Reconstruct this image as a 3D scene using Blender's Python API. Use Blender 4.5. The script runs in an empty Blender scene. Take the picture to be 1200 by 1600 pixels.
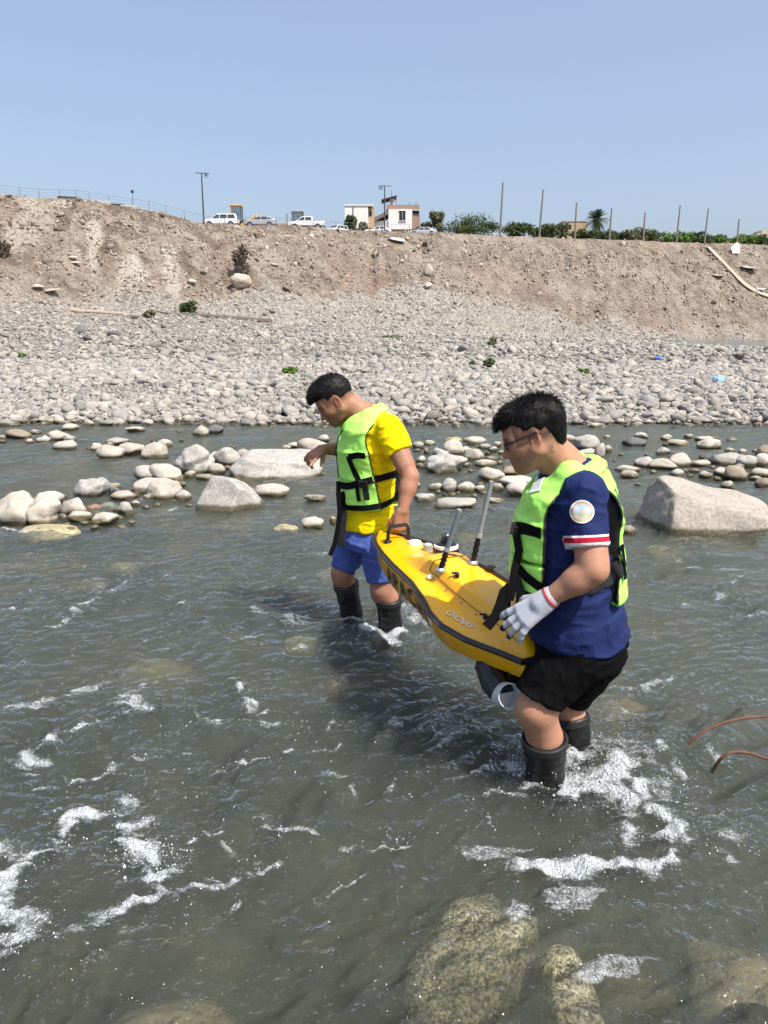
import bpy, bmesh, math, random
import numpy as np
from mathutils import Vector, Matrix, Euler
from mathutils.bvhtree import BVHTree
from math import radians as R, sin, cos, pi, sqrt

scene = bpy.context.scene
C = scene.collection
rng = np.random.default_rng(7)
random.seed(7)

# ---------------------------------------------------------------- camera, sky, sun, exposure
CAM_Z, PITCH, FPX = 1.62, R(13.3), 1200.0        # eye height over the water, downward tilt, focal length in photo pixels
cam_data = bpy.data.cameras.new('camera')
cam_data.lens = FPX / 1600.0 * 36.0
cam_data.sensor_width = 36.0
cam_data.clip_end = 4000
cam_data.clip_start = 0.05
cam = bpy.data.objects.new('camera', cam_data)
C.objects.link(cam)
cam.location = (0, 0, CAM_Z)
cam.rotation_euler = (R(90) - PITCH, 0, 0)
scene.camera = cam

SUN_EL, SUN_AZ = R(57), R(133)                    # azimuth clockwise from +Y (the viewing direction)
sun_dir = Vector((cos(SUN_EL) * sin(SUN_AZ), cos(SUN_EL) * cos(SUN_AZ), sin(SUN_EL)))
world = bpy.data.worlds.new('World')
scene.world = world
world.use_nodes = True
wn = world.node_tree
sky = wn.nodes.new('ShaderNodeTexSky')
sky.sky_type = 'NISHITA'
sky.sun_disc = False
sky.sun_elevation = SUN_EL
sky.sun_rotation = SUN_AZ
sky.air_density = 1.0
sky.dust_density = 4.0
sky.ozone_density = 1.5
bg = wn.nodes['Background']
bg.inputs['Strength'].default_value = 0.13
veil = wn.nodes.new('ShaderNodeMix'); veil.data_type = 'RGBA'; veil.inputs[0].default_value = 0.20      # dusty coastal air: the whole sky a little paler
veil.inputs[7].default_value = (4.3, 5.0, 6.7, 1)
wn.links.new(sky.outputs['Color'], veil.inputs[6]); wn.links.new(veil.outputs[2], bg.inputs['Color'])
sl = bpy.data.lights.new('sun', 'SUN')
sl.energy = 4.3
sl.angle = R(0.55)
sl.color = (1.0, 0.95, 0.87)
so = bpy.data.objects.new('sun', sl)
C.objects.link(so)
so.location = (20, -20, 40)
so.rotation_euler = sun_dir.to_track_quat('Z', 'Y').to_euler()
scene.view_settings.view_transform = 'Standard'
scene.view_settings.look = 'None'
scene.view_settings.exposure = 0.52
scene.view_settings.gamma = 1.0
scene.render.engine = 'CYCLES'
cy = scene.cycles
cy.use_denoising = True
try:
    cy.denoiser = 'OPENIMAGEDENOISE'
    cy.denoising_input_passes = 'RGB_ALBEDO_NORMAL'
except Exception:
    pass
cy.max_bounces = 7
cy.diffuse_bounces = 3
cy.glossy_bounces = 3
cy.transmission_bounces = 4
cy.transparent_max_bounces = 10
cy.volume_bounces = 1
cy.caustics_reflective = False
cy.caustics_refractive = False
cy.sample_clamp_indirect = 4.0

# ---------------------------------------------------------------- helpers
def at(u, v, Y):
    """Point seen at photo pixel (u, v) at distance Y along the ground."""
    a = (u - 600.0) / FPX; b = (800.0 - v) / FPX
    dy = cos(PITCH) + b * sin(PITCH); dz = -sin(PITCH) + b * cos(PITCH)
    t = Y / dy
    return Vector((a * t, Y, CAM_Z + dz * t))
def on(u, v, z=0.0):
    """Point on the level z seen at photo pixel (u, v)."""
    a = (u - 600.0) / FPX; b = (800.0 - v) / FPX
    dy = cos(PITCH) + b * sin(PITCH); dz = -sin(PITCH) + b * cos(PITCH)
    t = (z - CAM_Z) / dz
    return Vector((a * t, dy * t, z))

_perm = np.random.default_rng(99).permutation(256)
_perm = np.concatenate([_perm, _perm, _perm])
_g3 = np.random.default_rng(98).normal(size=(256, 3)); _g3 /= np.linalg.norm(_g3, axis=1)[:, None]
def noise3(x, y, z=0.0):
    x, y, z = np.broadcast_arrays(np.asarray(x, float), np.asarray(y, float), np.asarray(z, float))
    xi = np.floor(x).astype(int); yi = np.floor(y).astype(int); zi = np.floor(z).astype(int)
    xf = x - xi; yf = y - yi; zf = z - zi
    u = xf * xf * xf * (xf * (xf * 6 - 15) + 10); v = yf * yf * yf * (yf * (yf * 6 - 15) + 10); w = zf * zf * zf * (zf * (zf * 6 - 15) + 10)
    out = 0
    for dx in (0, 1):
        for dy in (0, 1):
            for dz in (0, 1):
                h = _perm[_perm[_perm[(xi + dx) & 255] + ((yi + dy) & 255)] + ((zi + dz) & 255)]
                g = _g3[h]
                d = g[..., 0] * (xf - dx) + g[..., 1] * (yf - dy) + g[..., 2] * (zf - dz)
                out = out + d * (u if dx else 1 - u) * (v if dy else 1 - v) * (w if dz else 1 - w)
    return out * 1.6
def fbm(x, y, z=0.0, o=4, lac=2.03, gain=0.5):
    s = 0; a = 1.0; f = 1.0
    for i in range(o):
        s = s + a * noise3(x * f + 17.3 * i, y * f - 9.1 * i, z * f + 3.7 * i); a *= gain; f *= lac
    return s
def sstep(a, b, x):
    t = np.clip((x - a) / (b - a), 0, 1); return t * t * (3 - 2 * t)

def mesh_from(name, verts, faces, smooth=True):
    """verts (N,3); faces (M,k) array or list of lists."""
    me = bpy.data.meshes.new(name)
    if isinstance(faces, np.ndarray):
        n, k = faces.shape
        me.vertices.add(len(verts)); me.vertices.foreach_set('co', np.asarray(verts, np.float32).ravel())
        me.loops.add(n * k); me.loops.foreach_set('vertex_index', faces.astype(np.int32).ravel())
        me.polygons.add(n)
        me.polygons.foreach_set('loop_start', np.arange(0, n * k, k, dtype=np.int32))
        me.polygons.foreach_set('loop_total', np.full(n, k, np.int32))
        me.update(calc_edges=True)
    else:
        me.from_pydata([tuple(v) for v in verts], [], [list(f) for f in faces]); me.update()
    if smooth and len(me.polygons):
        me.polygons.foreach_set('use_smooth', np.ones(len(me.polygons), bool))
    return me
def set_attr(me, name, vals, kind='FLOAT'):
    vals = np.asarray(vals, np.float32)
    if kind == 'FLOAT':
        a = me.attributes.new(name, 'FLOAT', 'POINT'); a.data.foreach_set('value', vals.ravel())
    elif kind == 'COLOR':
        a = me.attributes.new(name, 'FLOAT_COLOR', 'POINT')
        if vals.shape[1] == 3: vals = np.concatenate([vals, np.ones((len(vals), 1), np.float32)], 1)
        a.data.foreach_set('color', vals.ravel())
    elif kind == 'VEC':
        a = me.attributes.new(name, 'FLOAT_VECTOR', 'POINT'); a.data.foreach_set('vector', vals.ravel())
    elif kind == 'INT':
        a = me.attributes.new(name, 'INT', 'POINT'); a.data.foreach_set('value', vals.astype(np.int32).ravel())
def link(name, me, mat=None, parent=None):
    o = bpy.data.objects.new(name, me); C.objects.link(o)
    if mat is not None and me is not None and len(me.materials) == 0: me.materials.append(mat)
    if parent is not None: o.parent = parent
    return o
def tag(o, label=None, cat=None, group=None, kind=None):
    if label: o['label'] = label
    if cat: o['category'] = cat
    if group: o['group'] = group
    if kind: o['kind'] = kind
    return o
def empty(name, loc=(0, 0, 0), rz=0.0):
    o = bpy.data.objects.new(name, None); C.objects.link(o); o.location = loc; o.rotation_euler = (0, 0, rz); o.empty_display_size = 0.2
    return o
def copy_tree(o, parent=None):
    c = o.copy(); C.objects.link(c); c.parent = parent
    for ch in o.children: copy_tree(ch, c)
    return c

class MB:
    """Collects simple shapes into one mesh."""
    def __init__(s): s.v = []; s.f = []
    def add(s, vs, fs):
        n = len(s.v); s.v += [tuple(p) for p in vs]; s.f += [[i + n for i in f] for f in fs]; return s
    def box(s, c, d, rot=None, taper=1.0):
        hx, hy, hz = d[0] / 2, d[1] / 2, d[2] / 2
        vs = []
        for z in (-1, 1):
            k = taper if z > 0 else 1.0
            for x, y in ((-1, -1), (1, -1), (1, 1), (-1, 1)):
                p = Vector((x * hx * k, y * hy * k, z * hz))
                if rot is not None: p = rot @ p
                vs.append(p + Vector(c))
        return s.add(vs, [[0, 3, 2, 1], [4, 5, 6, 7], [0, 1, 5, 4], [1, 2, 6, 5], [2, 3, 7, 6], [3, 0, 4, 7]])
    def tube(s, pts, rad, n=8, cap=True):
        pts = [Vector(p) for p in pts]
        if not hasattr(rad, '__len__'): rad = [rad] * len(pts)
        up = None; rings = []; base = len(s.v)
        for i, p in enumerate(pts):
            t = (pts[min(i + 1, len(pts) - 1)] - pts[max(i - 1, 0)]).normalized()
            if up is None:
                up = t.orthogonal().normalized()
            up = (up - t * up.dot(t)).normalized(); w = t.cross(up)
            for k in range(n):
                a = 2 * pi * k / n
                s.v.append(tuple(p + (up * cos(a) + w * sin(a)) * rad[i]))
        for i in range(len(pts) - 1):
            for k in range(n):
                a = base + i * n + k; b = base + i * n + (k + 1) % n
                s.f.append([a, b, b + n, a + n])
        if cap:
            s.f.append([base + k for k in range(n)][::-1]); s.f.append([base + (len(pts) - 1) * n + k for k in range(n)])
        return s
    def lathe(s, prof, n=20, M=None):
        """prof: list of (r, z) from bottom to top."""
        base = len(s.v)
        for r, z in prof:
            for k in range(n):
                p = Vector((r * cos(2 * pi * k / n), r * sin(2 * pi * k / n), z))
                s.v.append(tuple(M @ p if M is not None else p))
        for i in range(len(prof) - 1):
            for k in range(n):
                a = base + i * n + k; b = base + i * n + (k + 1) % n
                s.f.append([a, b, b + n, a + n])
        s.f.append([base + k for k in range(n)][::-1]); s.f.append([base + (len(prof) - 1) * n + k for k in range(n)])
        return s
    def prism(s, outline, lo, hi, M=None):
        """outline in (x,z), extruded along y from lo to hi."""
        n = len(outline)
        vs = [Vector((x, lo, z)) for x, z in outline] + [Vector((x, hi, z)) for x, z in outline]
        if M is not None: vs = [M @ p for p in vs]
        fs = [list(range(n)), list(range(2 * n - 1, n - 1, -1))]
        fs += [[i, i + n, (i + 1) % n + n, (i + 1) % n] for i in range(n)]
        return s.add(vs, fs)
    def mesh(s, name, smooth=False):
        me = mesh_from(name, s.v, s.f, smooth=False)
        bm = bmesh.new(); bm.from_mesh(me); bmesh.ops.recalc_face_normals(bm, faces=bm.faces); bm.to_mesh(me); bm.free()
        if smooth:
            me.polygons.foreach_set('use_smooth', np.ones(len(me.polygons), bool))
            try: me.set_sharp_from_angle(angle=R(40))
            except Exception: pass
        return me
    def build(s, name, mat, parent=None, smooth=False, bevel=0.0):
        o = link(name, s.mesh(name, smooth), mat, parent)
        if bevel:
            m = o.modifiers.new('bevel', 'BEVEL'); m.width = bevel; m.segments = 2; m.limit_method = 'ANGLE'; m.angle_limit = R(40)
        return o

# ---------------------------------------------------------------- material helpers
class NT:
    def __init__(s, name):
        s.m = bpy.data.materials.new(name); s.m.use_nodes = True; s.t = s.m.node_tree; s.n = s.t.nodes; s.l = s.t.links
        s.b = s.n['Principled BSDF']; s.out = s.n['Material Output']
    def new(s, t, **kw):
        nd = s.n.new(t)
        for k, v in kw.items():
            if k in nd.inputs.keys() if isinstance(k, str) else False: nd.inputs[k].default_value = v
            else: setattr(nd, k, v)
        return nd
    def L(s, a, b): s.l.new(a, b)
    def coord(s, kind='Object'):
        return s.n.new('ShaderNodeTexCoord').outputs[kind]
    def pos(s): return s.n.new('ShaderNodeNewGeometry').outputs['Position']
    def noise(s, vec, scale, detail=4, rough=0.55, dist=0.0):
        nd = s.n.new('ShaderNodeTexNoise'); nd.inputs['Scale'].default_value = scale; nd.inputs['Detail'].default_value = detail
        nd.inputs['Roughness'].default_value = rough; nd.inputs['Distortion'].default_value = dist
        if vec is not None: s.L(vec, nd.inputs['Vector'])
        return nd.outputs['Fac']
    def voro(s, vec, scale, feature='F1', out='Distance', rand=1.0):
        nd = s.n.new('ShaderNodeTexVoronoi'); nd.feature = feature; nd.inputs['Scale'].default_value = scale; nd.inputs['Randomness'].default_value = rand
        if vec is not None: s.L(vec, nd.inputs['Vector'])
        return nd.outputs[out]
    def ramp(s, fac, stops, interp='LINEAR'):
        nd = s.n.new('ShaderNodeValToRGB'); cr = nd.color_ramp; cr.interpolation = interp
        while len(cr.elements) < len(stops): cr.elements.new(0.5)
        for e, (p, c) in zip(cr.elements, stops):
            e.position = p; e.color = (c[0], c[1], c[2], 1) if hasattr(c, '__len__') else (c, c, c, 1)
        s.L(fac, nd.inputs['Fac']); return nd.outputs['Color']
    def math(s, op, a, b=None, clamp=False):
        nd = s.n.new('ShaderNodeMath'); nd.operation = op; nd.use_clamp = clamp
        for i, x in enumerate((a, b)):
            if x is None: continue
            if isinstance(x, (int, float)): nd.inputs[i].default_value = x
            else: s.L(x, nd.inputs[i])
        return nd.outputs[0]
    def mix(s, fac, a, b, blend='MIX'):
        nd = s.n.new('ShaderNodeMix'); nd.data_type = 'RGBA'; nd.blend_type = blend
        for i, x in ((0, fac), (6, a), (7, b)):
            if isinstance(x, (int, float)):
                nd.inputs[i].default_value = x if i == 0 else (x, x, x, 1)
            elif isinstance(x, (tuple, list)): nd.inputs[i].default_value = (x[0], x[1], x[2], 1)
            else: s.L(x, nd.inputs[i])
        return nd.outputs[2]
    def attr(s, name, out='Fac'):
        nd = s.n.new('ShaderNodeAttribute'); nd.attribute_name = name; return nd.outputs[out]
    def rnd(s): return s.n.new('ShaderNodeObjectInfo').outputs['Random']
    def bump(s, h, strength=0.3, dist=0.01, normal=None):
        nd = s.n.new('ShaderNodeBump'); nd.inputs['Strength'].default_value = strength; nd.inputs['Distance'].default_value = dist
        s.L(h, nd.inputs['Height'])
        if normal is not None: s.L(normal, nd.inputs['Normal'])
        return nd.outputs['Normal']
    def set(s, **kw):
        nm = dict(color='Base Color', rough='Roughness', metal='Metallic', normal='Normal', spec='Specular IOR Level', sss='Subsurface Weight', alpha='Alpha', coat='Coat Weight', sheen='Sheen Weight', trans='Transmission Weight', ior='IOR')
        for k, v in kw.items():
            i = s.b.inputs[nm[k]]
            if isinstance(v, (int, float)): i.default_value = v
            elif isinstance(v, tuple): i.default_value = (v[0], v[1], v[2], 1)
            else: s.L(v, i)
        return s
def simple(name, col, rough=0.5, var=0.12, scale=8.0, metal=0.0, bump=0.0, bscale=60.0, spec=0.5, coat=0.0, dirt=None):
    t = NT(name); p = t.coord()
    n = t.noise(p, scale, 5)
    c = t.mix(n, tuple(x * (1 - var) for x in col), tuple(min(1, x * (1 + var)) for x in col))
    if dirt:
        d = t.ramp(t.noise(p, scale * 0.7, 6, 0.65), [(0.5, 0.0), (0.72, 1.0)])
        c = t.mix(t.math('MULTIPLY', d, dirt[1]), c, dirt[0])
    t.set(color=c, rough=t.math('ADD', t.math('MULTIPLY', t.noise(p, scale * 2.3, 4), 0.16), rough - 0.08, True), metal=metal, spec=spec, coat=coat)
    if bump: t.set(normal=t.bump(t.noise(p, bscale, 4), bump, 0.01))
    return t.m
# ---------------------------------------------------------------- smooth solid modelling on a grid
class Field:
    def __init__(s, lo, hi, h):
        s.lo = np.array(lo, np.float32); s.h = h
        s.n = np.ceil((np.array(hi) - s.lo) / h).astype(int) + 1
        s.D = np.full(s.n, 1.0, np.float32)
        s.ax = [s.lo[i] + h * np.arange(s.n[i], dtype=np.float32) for i in range(3)]
    def _sl(s, lo, hi, pad):
        a = np.clip(np.floor((np.array(lo) - pad - s.lo) / s.h).astype(int), 0, s.n); b = np.clip(np.ceil((np.array(hi) + pad - s.lo) / s.h).astype(int) + 1, 0, s.n)
        return tuple(slice(i, j) for i, j in zip(a, b))
    def _pts(s, sl):
        return s.ax[0][sl[0]][:, None, None], s.ax[1][sl[1]][None, :, None], s.ax[2][sl[2]][None, None, :]
    def add(s, prim, k=0.015):
        fn, lo, hi = prim; sl = s._sl(lo, hi, max(k, 0.01) + 2 * s.h)
        if any(q.stop <= q.start for q in sl): return s
        d = fn(*s._pts(sl)); a = s.D[sl]
        if k > 0:
            h = np.clip(0.5 + 0.5 * (d - a) / k, 0, 1); s.D[sl] = d + (a - d) * h - k * h * (1 - h)
        else: s.D[sl] = np.minimum(a, d)
        return s
    def cut(s, prim, k=0.008):
        fn, lo, hi = prim; sl = s._sl(lo, hi, max(k, 0.01) + 2 * s.h)
        if any(q.stop <= q.start for q in sl): return s
        d = -fn(*s._pts(sl)); a = s.D[sl]
        if k > 0:
            h = np.clip(0.5 - 0.5 * (d - a) / k, 0, 1); s.D[sl] = d + (a - d) * h + k * h * (1 - h)
        else: s.D[sl] = np.maximum(a, d)
        return s
    def keep(s, fn, k=0.0):
        """Keep only where fn(x,y,z) < 0."""
        sl = (slice(None),) * 3; d = fn(*s._pts(sl)).astype(np.float32) + np.zeros_like(s.D)
        if k > 0:
            h = np.clip(0.5 - 0.5 * (d - s.D) / k, 0, 1); s.D = d + (s.D - d) * h + k * h * (1 - h)
        else: s.D = np.maximum(s.D, d)
        return s
    def mesh(s, smooth=1):
        D = s.D; S = D < 0
        nx, ny, nz = D.shape
        cnt = np.zeros((nx - 1, ny - 1, nz - 1), np.uint8)
        offs = [(i, j, k) for i in (0, 1) for j in (0, 1) for k in (0, 1)]
        for i, j, k in offs: cnt += S[i:nx - 1 + i, j:ny - 1 + j, k:nz - 1 + k]
        act = np.argwhere((cnt > 0) & (cnt < 8))
        val = np.stack([D[act[:, 0] + i, act[:, 1] + j, act[:, 2] + k] for i, j, k in offs], 1)
        oc = np.array(offs, np.float32); acc = np.zeros((len(act), 3), np.float32); c = np.zeros(len(act), np.float32)
        for a in range(8):
            for b in range(a + 1, 8):
                if np.abs(oc[a] - oc[b]).sum() != 1: continue
                m = (val[:, a] < 0) != (val[:, b] < 0)
                t = val[m, a] / (val[m, a] - val[m, b])
                acc[m] += oc[a] + (oc[b] - oc[a]) * t[:, None]; c[m] += 1
        P = s.lo + s.h * (act + acc / c[:, None])
        vid = np.full(cnt.shape, -1, np.int32); vid[act[:, 0], act[:, 1], act[:, 2]] = np.arange(len(act))
        F = []
        for ax in range(3):
            o1, o2 = [(1, 2), (2, 0), (0, 1)][ax]
            sl0 = [slice(None)] * 3; sl1 = [slice(None)] * 3; sl0[ax] = slice(0, -1); sl1[ax] = slice(1, None)
            ch = S[tuple(sl0)] != S[tuple(sl1)]
            e = np.argwhere(ch); e = e[(e[:, o1] > 0) & (e[:, o2] > 0) & (e[:, o1] < D.shape[o1] - 1) & (e[:, o2] < D.shape[o2] - 1)]
            if not len(e): continue
            ins = S[e[:, 0], e[:, 1], e[:, 2]]
            def cell(d1, d2):
                q = e.copy(); q[:, o1] -= d1; q[:, o2] -= d2; return vid[q[:, 0], q[:, 1], q[:, 2]]
            q = np.stack([cell(1, 1), cell(0, 1), cell(0, 0), cell(1, 0)], 1)
            q[~ins] = q[~ins][:, ::-1]; F.append(q)
        F = np.concatenate(F); F = F[(F >= 0).all(1)]
        for _ in range(smooth):
            acc = np.zeros_like(P); c = np.zeros(len(P), np.float32)
            for a, b in ((0, 1), (1, 2), (2, 3), (3, 0)):
                np.add.at(acc, F[:, a], P[F[:, b]]); np.add.at(c, F[:, a], 1)
                np.add.at(acc, F[:, b], P[F[:, a]]); np.add.at(c, F[:, b], 1)
            P = P * 0.5 + 0.5 * acc / np.maximum(c, 1)[:, None]
        return P, F
def vnormals(P, F):
    n = np.cross(P[F[:, 2]] - P[F[:, 0]], P[F[:, 3]] - P[F[:, 1]]); N = np.zeros_like(P)
    for a in range(4): np.add.at(N, F[:, a], n)
    return N / np.maximum(np.linalg.norm(N, axis=1), 1e-12)[:, None]

def rcone(a, b, ra, rb):
    a = np.array(a, np.float32); b = np.array(b, np.float32); d = b - a; L2 = float(d @ d) + 1e-12; rm = max(ra, rb)
    def fn(x, y, z):
        t = np.clip(((x - a[0]) * d[0] + (y - a[1]) * d[1] + (z - a[2]) * d[2]) / L2, 0, 1)
        return np.sqrt((x - a[0] - t * d[0]) ** 2 + (y - a[1] - t * d[1]) ** 2 + (z - a[2] - t * d[2]) ** 2) - (ra + (rb - ra) * t)
    return fn, np.minimum(a, b) - rm, np.maximum(a, b) + rm
def ell(c, r, B=None):
    """Ellipsoid with radii along the columns of B."""
    c = np.array(c, np.float32); B = np.eye(3, dtype=np.float32) if B is None else np.array(B, np.float32); rm = max(r)
    def fn(x, y, z):
        q = [((x - c[0]) * B[0, i] + (y - c[1]) * B[1, i] + (z - c[2]) * B[2, i]) for i in range(3)]
        k0 = np.sqrt(sum((q[i] / r[i]) ** 2 for i in range(3))); k1 = np.sqrt(sum((q[i] / r[i] ** 2) ** 2 for i in range(3)))
        return k0 * (k0 - 1) / np.maximum(k1, 1e-6)
    return fn, c - rm, c + rm
def etube(rings, U, V, grow=0.0):
    """Stack of ellipses: rings of (centre, half width along U, half depth along V)."""
    U = np.array(U, np.float32); V = np.array(V, np.float32)
    R_ = [(np.array(c, np.float32), ru + grow, rv + grow) for c, ru, rv in rings]
    def fn(x, y, z):
        out = None
        for (c0, u0, v0), (c1, u1, v1) in zip(R_[:-1], R_[1:]):
            d = c1 - c0; L2 = float(d @ d)
            t_ = ((x - c0[0]) * d[0] + (y - c0[1]) * d[1] + (z - c0[2]) * d[2]) / L2
            t = np.clip(t_, 0, 1); ov = np.abs(t_ - t) * math.sqrt(L2)
            q = [x - c0[0] - t * d[0], y - c0[1] - t * d[1], z - c0[2] - t * d[2]]
            a = q[0] * U[0] + q[1] * U[1] + q[2] * U[2]; b = q[0] * V[0] + q[1] * V[1] + q[2] * V[2]
            ru = u0 + (u1 - u0) * t; rv = v0 + (v1 - v0) * t
            k0 = np.sqrt((a / ru) ** 2 + (b / rv) ** 2); k1 = np.sqrt((a / ru ** 2) ** 2 + (b / rv ** 2) ** 2)
            dd = k0 * (k0 - 1) / np.maximum(k1, 1e-6); dd = np.where(ov > 0, np.sqrt(np.maximum(dd, 0) ** 2 + ov ** 2), dd)
            dd = np.where((ov > 0) & (k0 < 1), ov, dd)
            if out is None: out = dd
            else:
                h = np.clip(0.5 + 0.5 * (dd - out) / 0.02, 0, 1); out = dd + (out - dd) * h - 0.02 * h * (1 - h)
        return out
    cs = np.array([r[0] for r in R_]); m = max(max(r[1], r[2]) for r in R_)
    return fn, cs.min(0) - m, cs.max(0) + m
def cam_ray(bvh, u, v):
    p = Vector((0, 0, CAM_Z)); d = (at(u, v, 3.0) - p).normalized()
    h = bvh.ray_cast(p, d)
    return (h[0], h[1]) if h[0] is not None else (None, None)
def ribbon(pts, nrm, width, thick=0.003, mb=None):
    """A webbing strap along pts lying on a surface with normals nrm."""
    mb = mb or MB(); n = len(pts); base = len(mb.v)
    for i in range(n):
        t_ = (Vector(pts[min(i + 1, n - 1)]) - Vector(pts[max(i - 1, 0)])).normalized(); N = Vector(nrm[i]).normalized(); s_ = t_.cross(N).normalized(); N = s_.cross(t_).normalized()
        w = (width[i] if hasattr(width, '__len__') else width) / 2
        for a, b in ((-1, 0), (1, 0), (1, 1), (-1, 1)):
            mb.v.append(tuple(Vector(pts[i]) + s_ * (w * a) + N * (thick * b)))
    for i in range(n - 1):
        for k in range(4):
            a = base + i * 4 + k; b = base + i * 4 + (k + 1) % 4; mb.f.append([a, b, b + 4, a + 4])
    mb.f.append([base, base + 1, base + 2, base + 3]); e = base + (n - 1) * 4; mb.f.append([e + 3, e + 2, e + 1, e])
    return mb
def dense(pts, step):
    out = []
    for p, q in zip(pts[:-1], pts[1:]):
        m = max(1, int(math.dist(p, q) / step))
        for i in range(m): out.append(tuple(p[k] + (q[k] - p[k]) * i / m for k in range(len(p))))
    out.append(tuple(pts[-1])); return out
def surf_strap(bvh, path, width, name, mat, parent, lift=0.003, thick=0.003, step=3.0):
    P, N = [], []
    for u, v in dense(path, step):
        h, n = cam_ray(bvh, u, v)
        if h is not None: P.append(h + n * lift); N.append(n)
    if len(P) < 2: return None
    for _ in range(2):
        P = [P[0]] + [(P[i - 1] + P[i] * 2 + P[i + 1]) / 4 for i in range(1, len(P) - 1)] + [P[-1]]
        N = [N[0]] + [(N[i - 1] + N[i] * 2 + N[i + 1]).normalized() for i in range(1, len(N) - 1)] + [N[-1]]
    return ribbon(P, N, width, thick).build(name, mat, parent, smooth=True)
# ---------------------------------------------------------------- the land: river bed, gravel bar, cut bank, plateau
def top_line(x):   # distance of the upper edge of the cut bank
    return 118 + 0.45 * x + 1.6 * noise3(x / 9.0, 3.3) + 0.8 * noise3(x / 3.1, 7.7)
_tx = np.array([-120, -47, -38, -30, -24, -14, 0, 16, 44, 75, 140.]); _tz = np.array([18.2, 17.4, 17.5, 16.7, 15.4, 15.6, 15.8, 15.9, 16.5, 17.2, 17.4])
def top_z(x): return np.interp(x, _tx, _tz)
_fx = np.array([-120, -60, -34, -20, -8, 5, 20, 35, 60, 140.]); _fz = np.array([4.6, 4.3, 4.0, 3.6, 2.4, 1.4, 0.9, 0.6, 0.5, 0.5])
def foot_z(x): return np.interp(x, _fx, _fz)
def shore(x): return 13.75 + 0.35 * noise3(x / 2.3, 1.7) + 0.18 * noise3(x / 0.8, 5.1) - 0.02 * x
def land_z(x, y):
    x, y = np.broadcast_arrays(np.asarray(x, float), np.asarray(y, float))
    yt = top_line(x); run = 16.5 + 2 * noise3(x / 11., 12.); yf = yt - run
    sh = shore(x)
    # river bed
    bed = np.interp(y, [-30, 1.0, 5.0, 7.0, 9.5, 11.5, 13.0], [-0.36, -0.34, -0.30, -0.17, -0.15, -0.22, -0.10])
    bed = bed + 0.05 * fbm(x / 0.9, y / 0.9, 2.0, 3) + 0.02 * noise3(x / 0.22, y / 0.22)
    # gravel bar from the shore to the foot of the bank
    d = np.maximum(y - sh, 0); tot = np.maximum(yf - sh, 1)
    s = d / tot
    zf = foot_z(x)
    bar = np.interp(d, [0, 1.0, 5, 13, 34], [0.0, 0.10, 0.33, 0.42, 0.95]) * (1 - s) + zf * sstep(0.25, 1.0, s)
    bar = bar * (1 - 0.55 * sstep(0.12, 0.34, x / np.maximum(y, 1.0)) * sstep(8, 24, d))
    bar = bar + 0.10 * fbm(x / 6., y / 6., 5., 3) * sstep(1, 6, d) + 0.25 * noise3(x / 14., y / 14., 8.) * sstep(8, 30, d)
    bar = bar - 0.9 * sstep(0, 4, x - np.interp(y, [40, 52, 60, 80, 110], [90, 30, 27.5, 29, 33])) * (1 - sstep(-3, -0.5, y - yf))          # side channel far right
    z = np.where(y < sh, np.minimum(bed, -0.02 - 0.25 * np.maximum(sh - y, 0)) * 1.0, bar)
    z = np.where((y < sh) & (sh - y > 1.2), bed, z)
    # talus and cut bank
    t = np.clip((y - yf) / run, 0, 1)
    zt = top_z(x)
    tal = 0.36 * np.exp(-((x - 4) / 26.0) ** 2)                                    # gravel talus against the middle of the bank
    prof = np.where(t < tal, t * 0.95, tal * 0.95 + (t - tal) / (1 - tal) * (1 - tal * 0.95))
    prof = prof + 0.05 * np.sin(t * pi) 
    rough = np.sin(np.clip(t, 0, 1) * pi) ** 0.6
    bumpy = 0.9 * fbm(x / 5.0, y / 5.0, 1., 4) + 0.55 * np.abs(fbm(x / 1.9, y / 2.6, 4., 4)) 
    gul = -0.8 * sstep(0.35, 0.7, np.abs(noise3(x / 3.3, y / 22.0, 9.)))
    wall = zf + (zt - zf) * prof + rough * (bumpy + gul) * np.where(t < tal, 0.3, 1.0)
    z = np.where(y > yf, np.where(t > 0, wall, z), z)
    plat = zt + 0.12 * noise3(x / 4., y / 4.) - 0.5 * np.exp(-((y - yt) / 0.7) ** 2)
    z = np.where(y >= yt, plat, z)
    return z

# ---- bank / ground material: colour follows soil kind, driven by where the ground is
t = NT('soil_and_gravel'); P = t.pos()
big = t.noise(P, 0.16, 6, 0.6); mid = t.noise(P, 0.7, 6, 0.62); fine = t.noise(P, 4.5, 6, 0.65)
soil = t.ramp(mid, [(0.30, (0.120, 0.095, 0.074)), (0.44, (0.252, 0.206, 0.164)), (0.60, (0.338, 0.284, 0.232)), (0.78, (0.42, 0.37, 0.312))])
soil = t.mix(t.ramp(big, [(0.46, 0.0), (0.62, 0.85)]), soil, (0.39, 0.335, 0.28))
red = t.math('MULTIPLY', t.ramp(t.noise(P, 0.09, 3), [(0.52, 0.0), (0.66, 1.0)]), 0.4)
soil = t.mix(red, soil, (0.30, 0.19, 0.14))
soil = t.mix(t.math('MULTIPLY', t.attr('dark'), 0.85), soil, (0.17, 0.128, 0.098))
soil = t.mix(t.attr('pale'), soil, t.mix(fine, (0.44, 0.40, 0.34), (0.60, 0.56, 0.48)))
grav = t.ramp(t.voro(P, 3.4, 'F1', 'Color'), [(0.1, (0.21, 0.195, 0.17)), (0.5, (0.36, 0.335, 0.295)), (0.9, (0.48, 0.445, 0.395))])
grav = t.mix(t.ramp(t.noise(P, 0.22, 4), [(0.45, 0.0), (0.62, 0.5)]), grav, (0.37, 0.33, 0.275))
col = t.mix(t.attr('gravel'), soil, grav)
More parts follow.
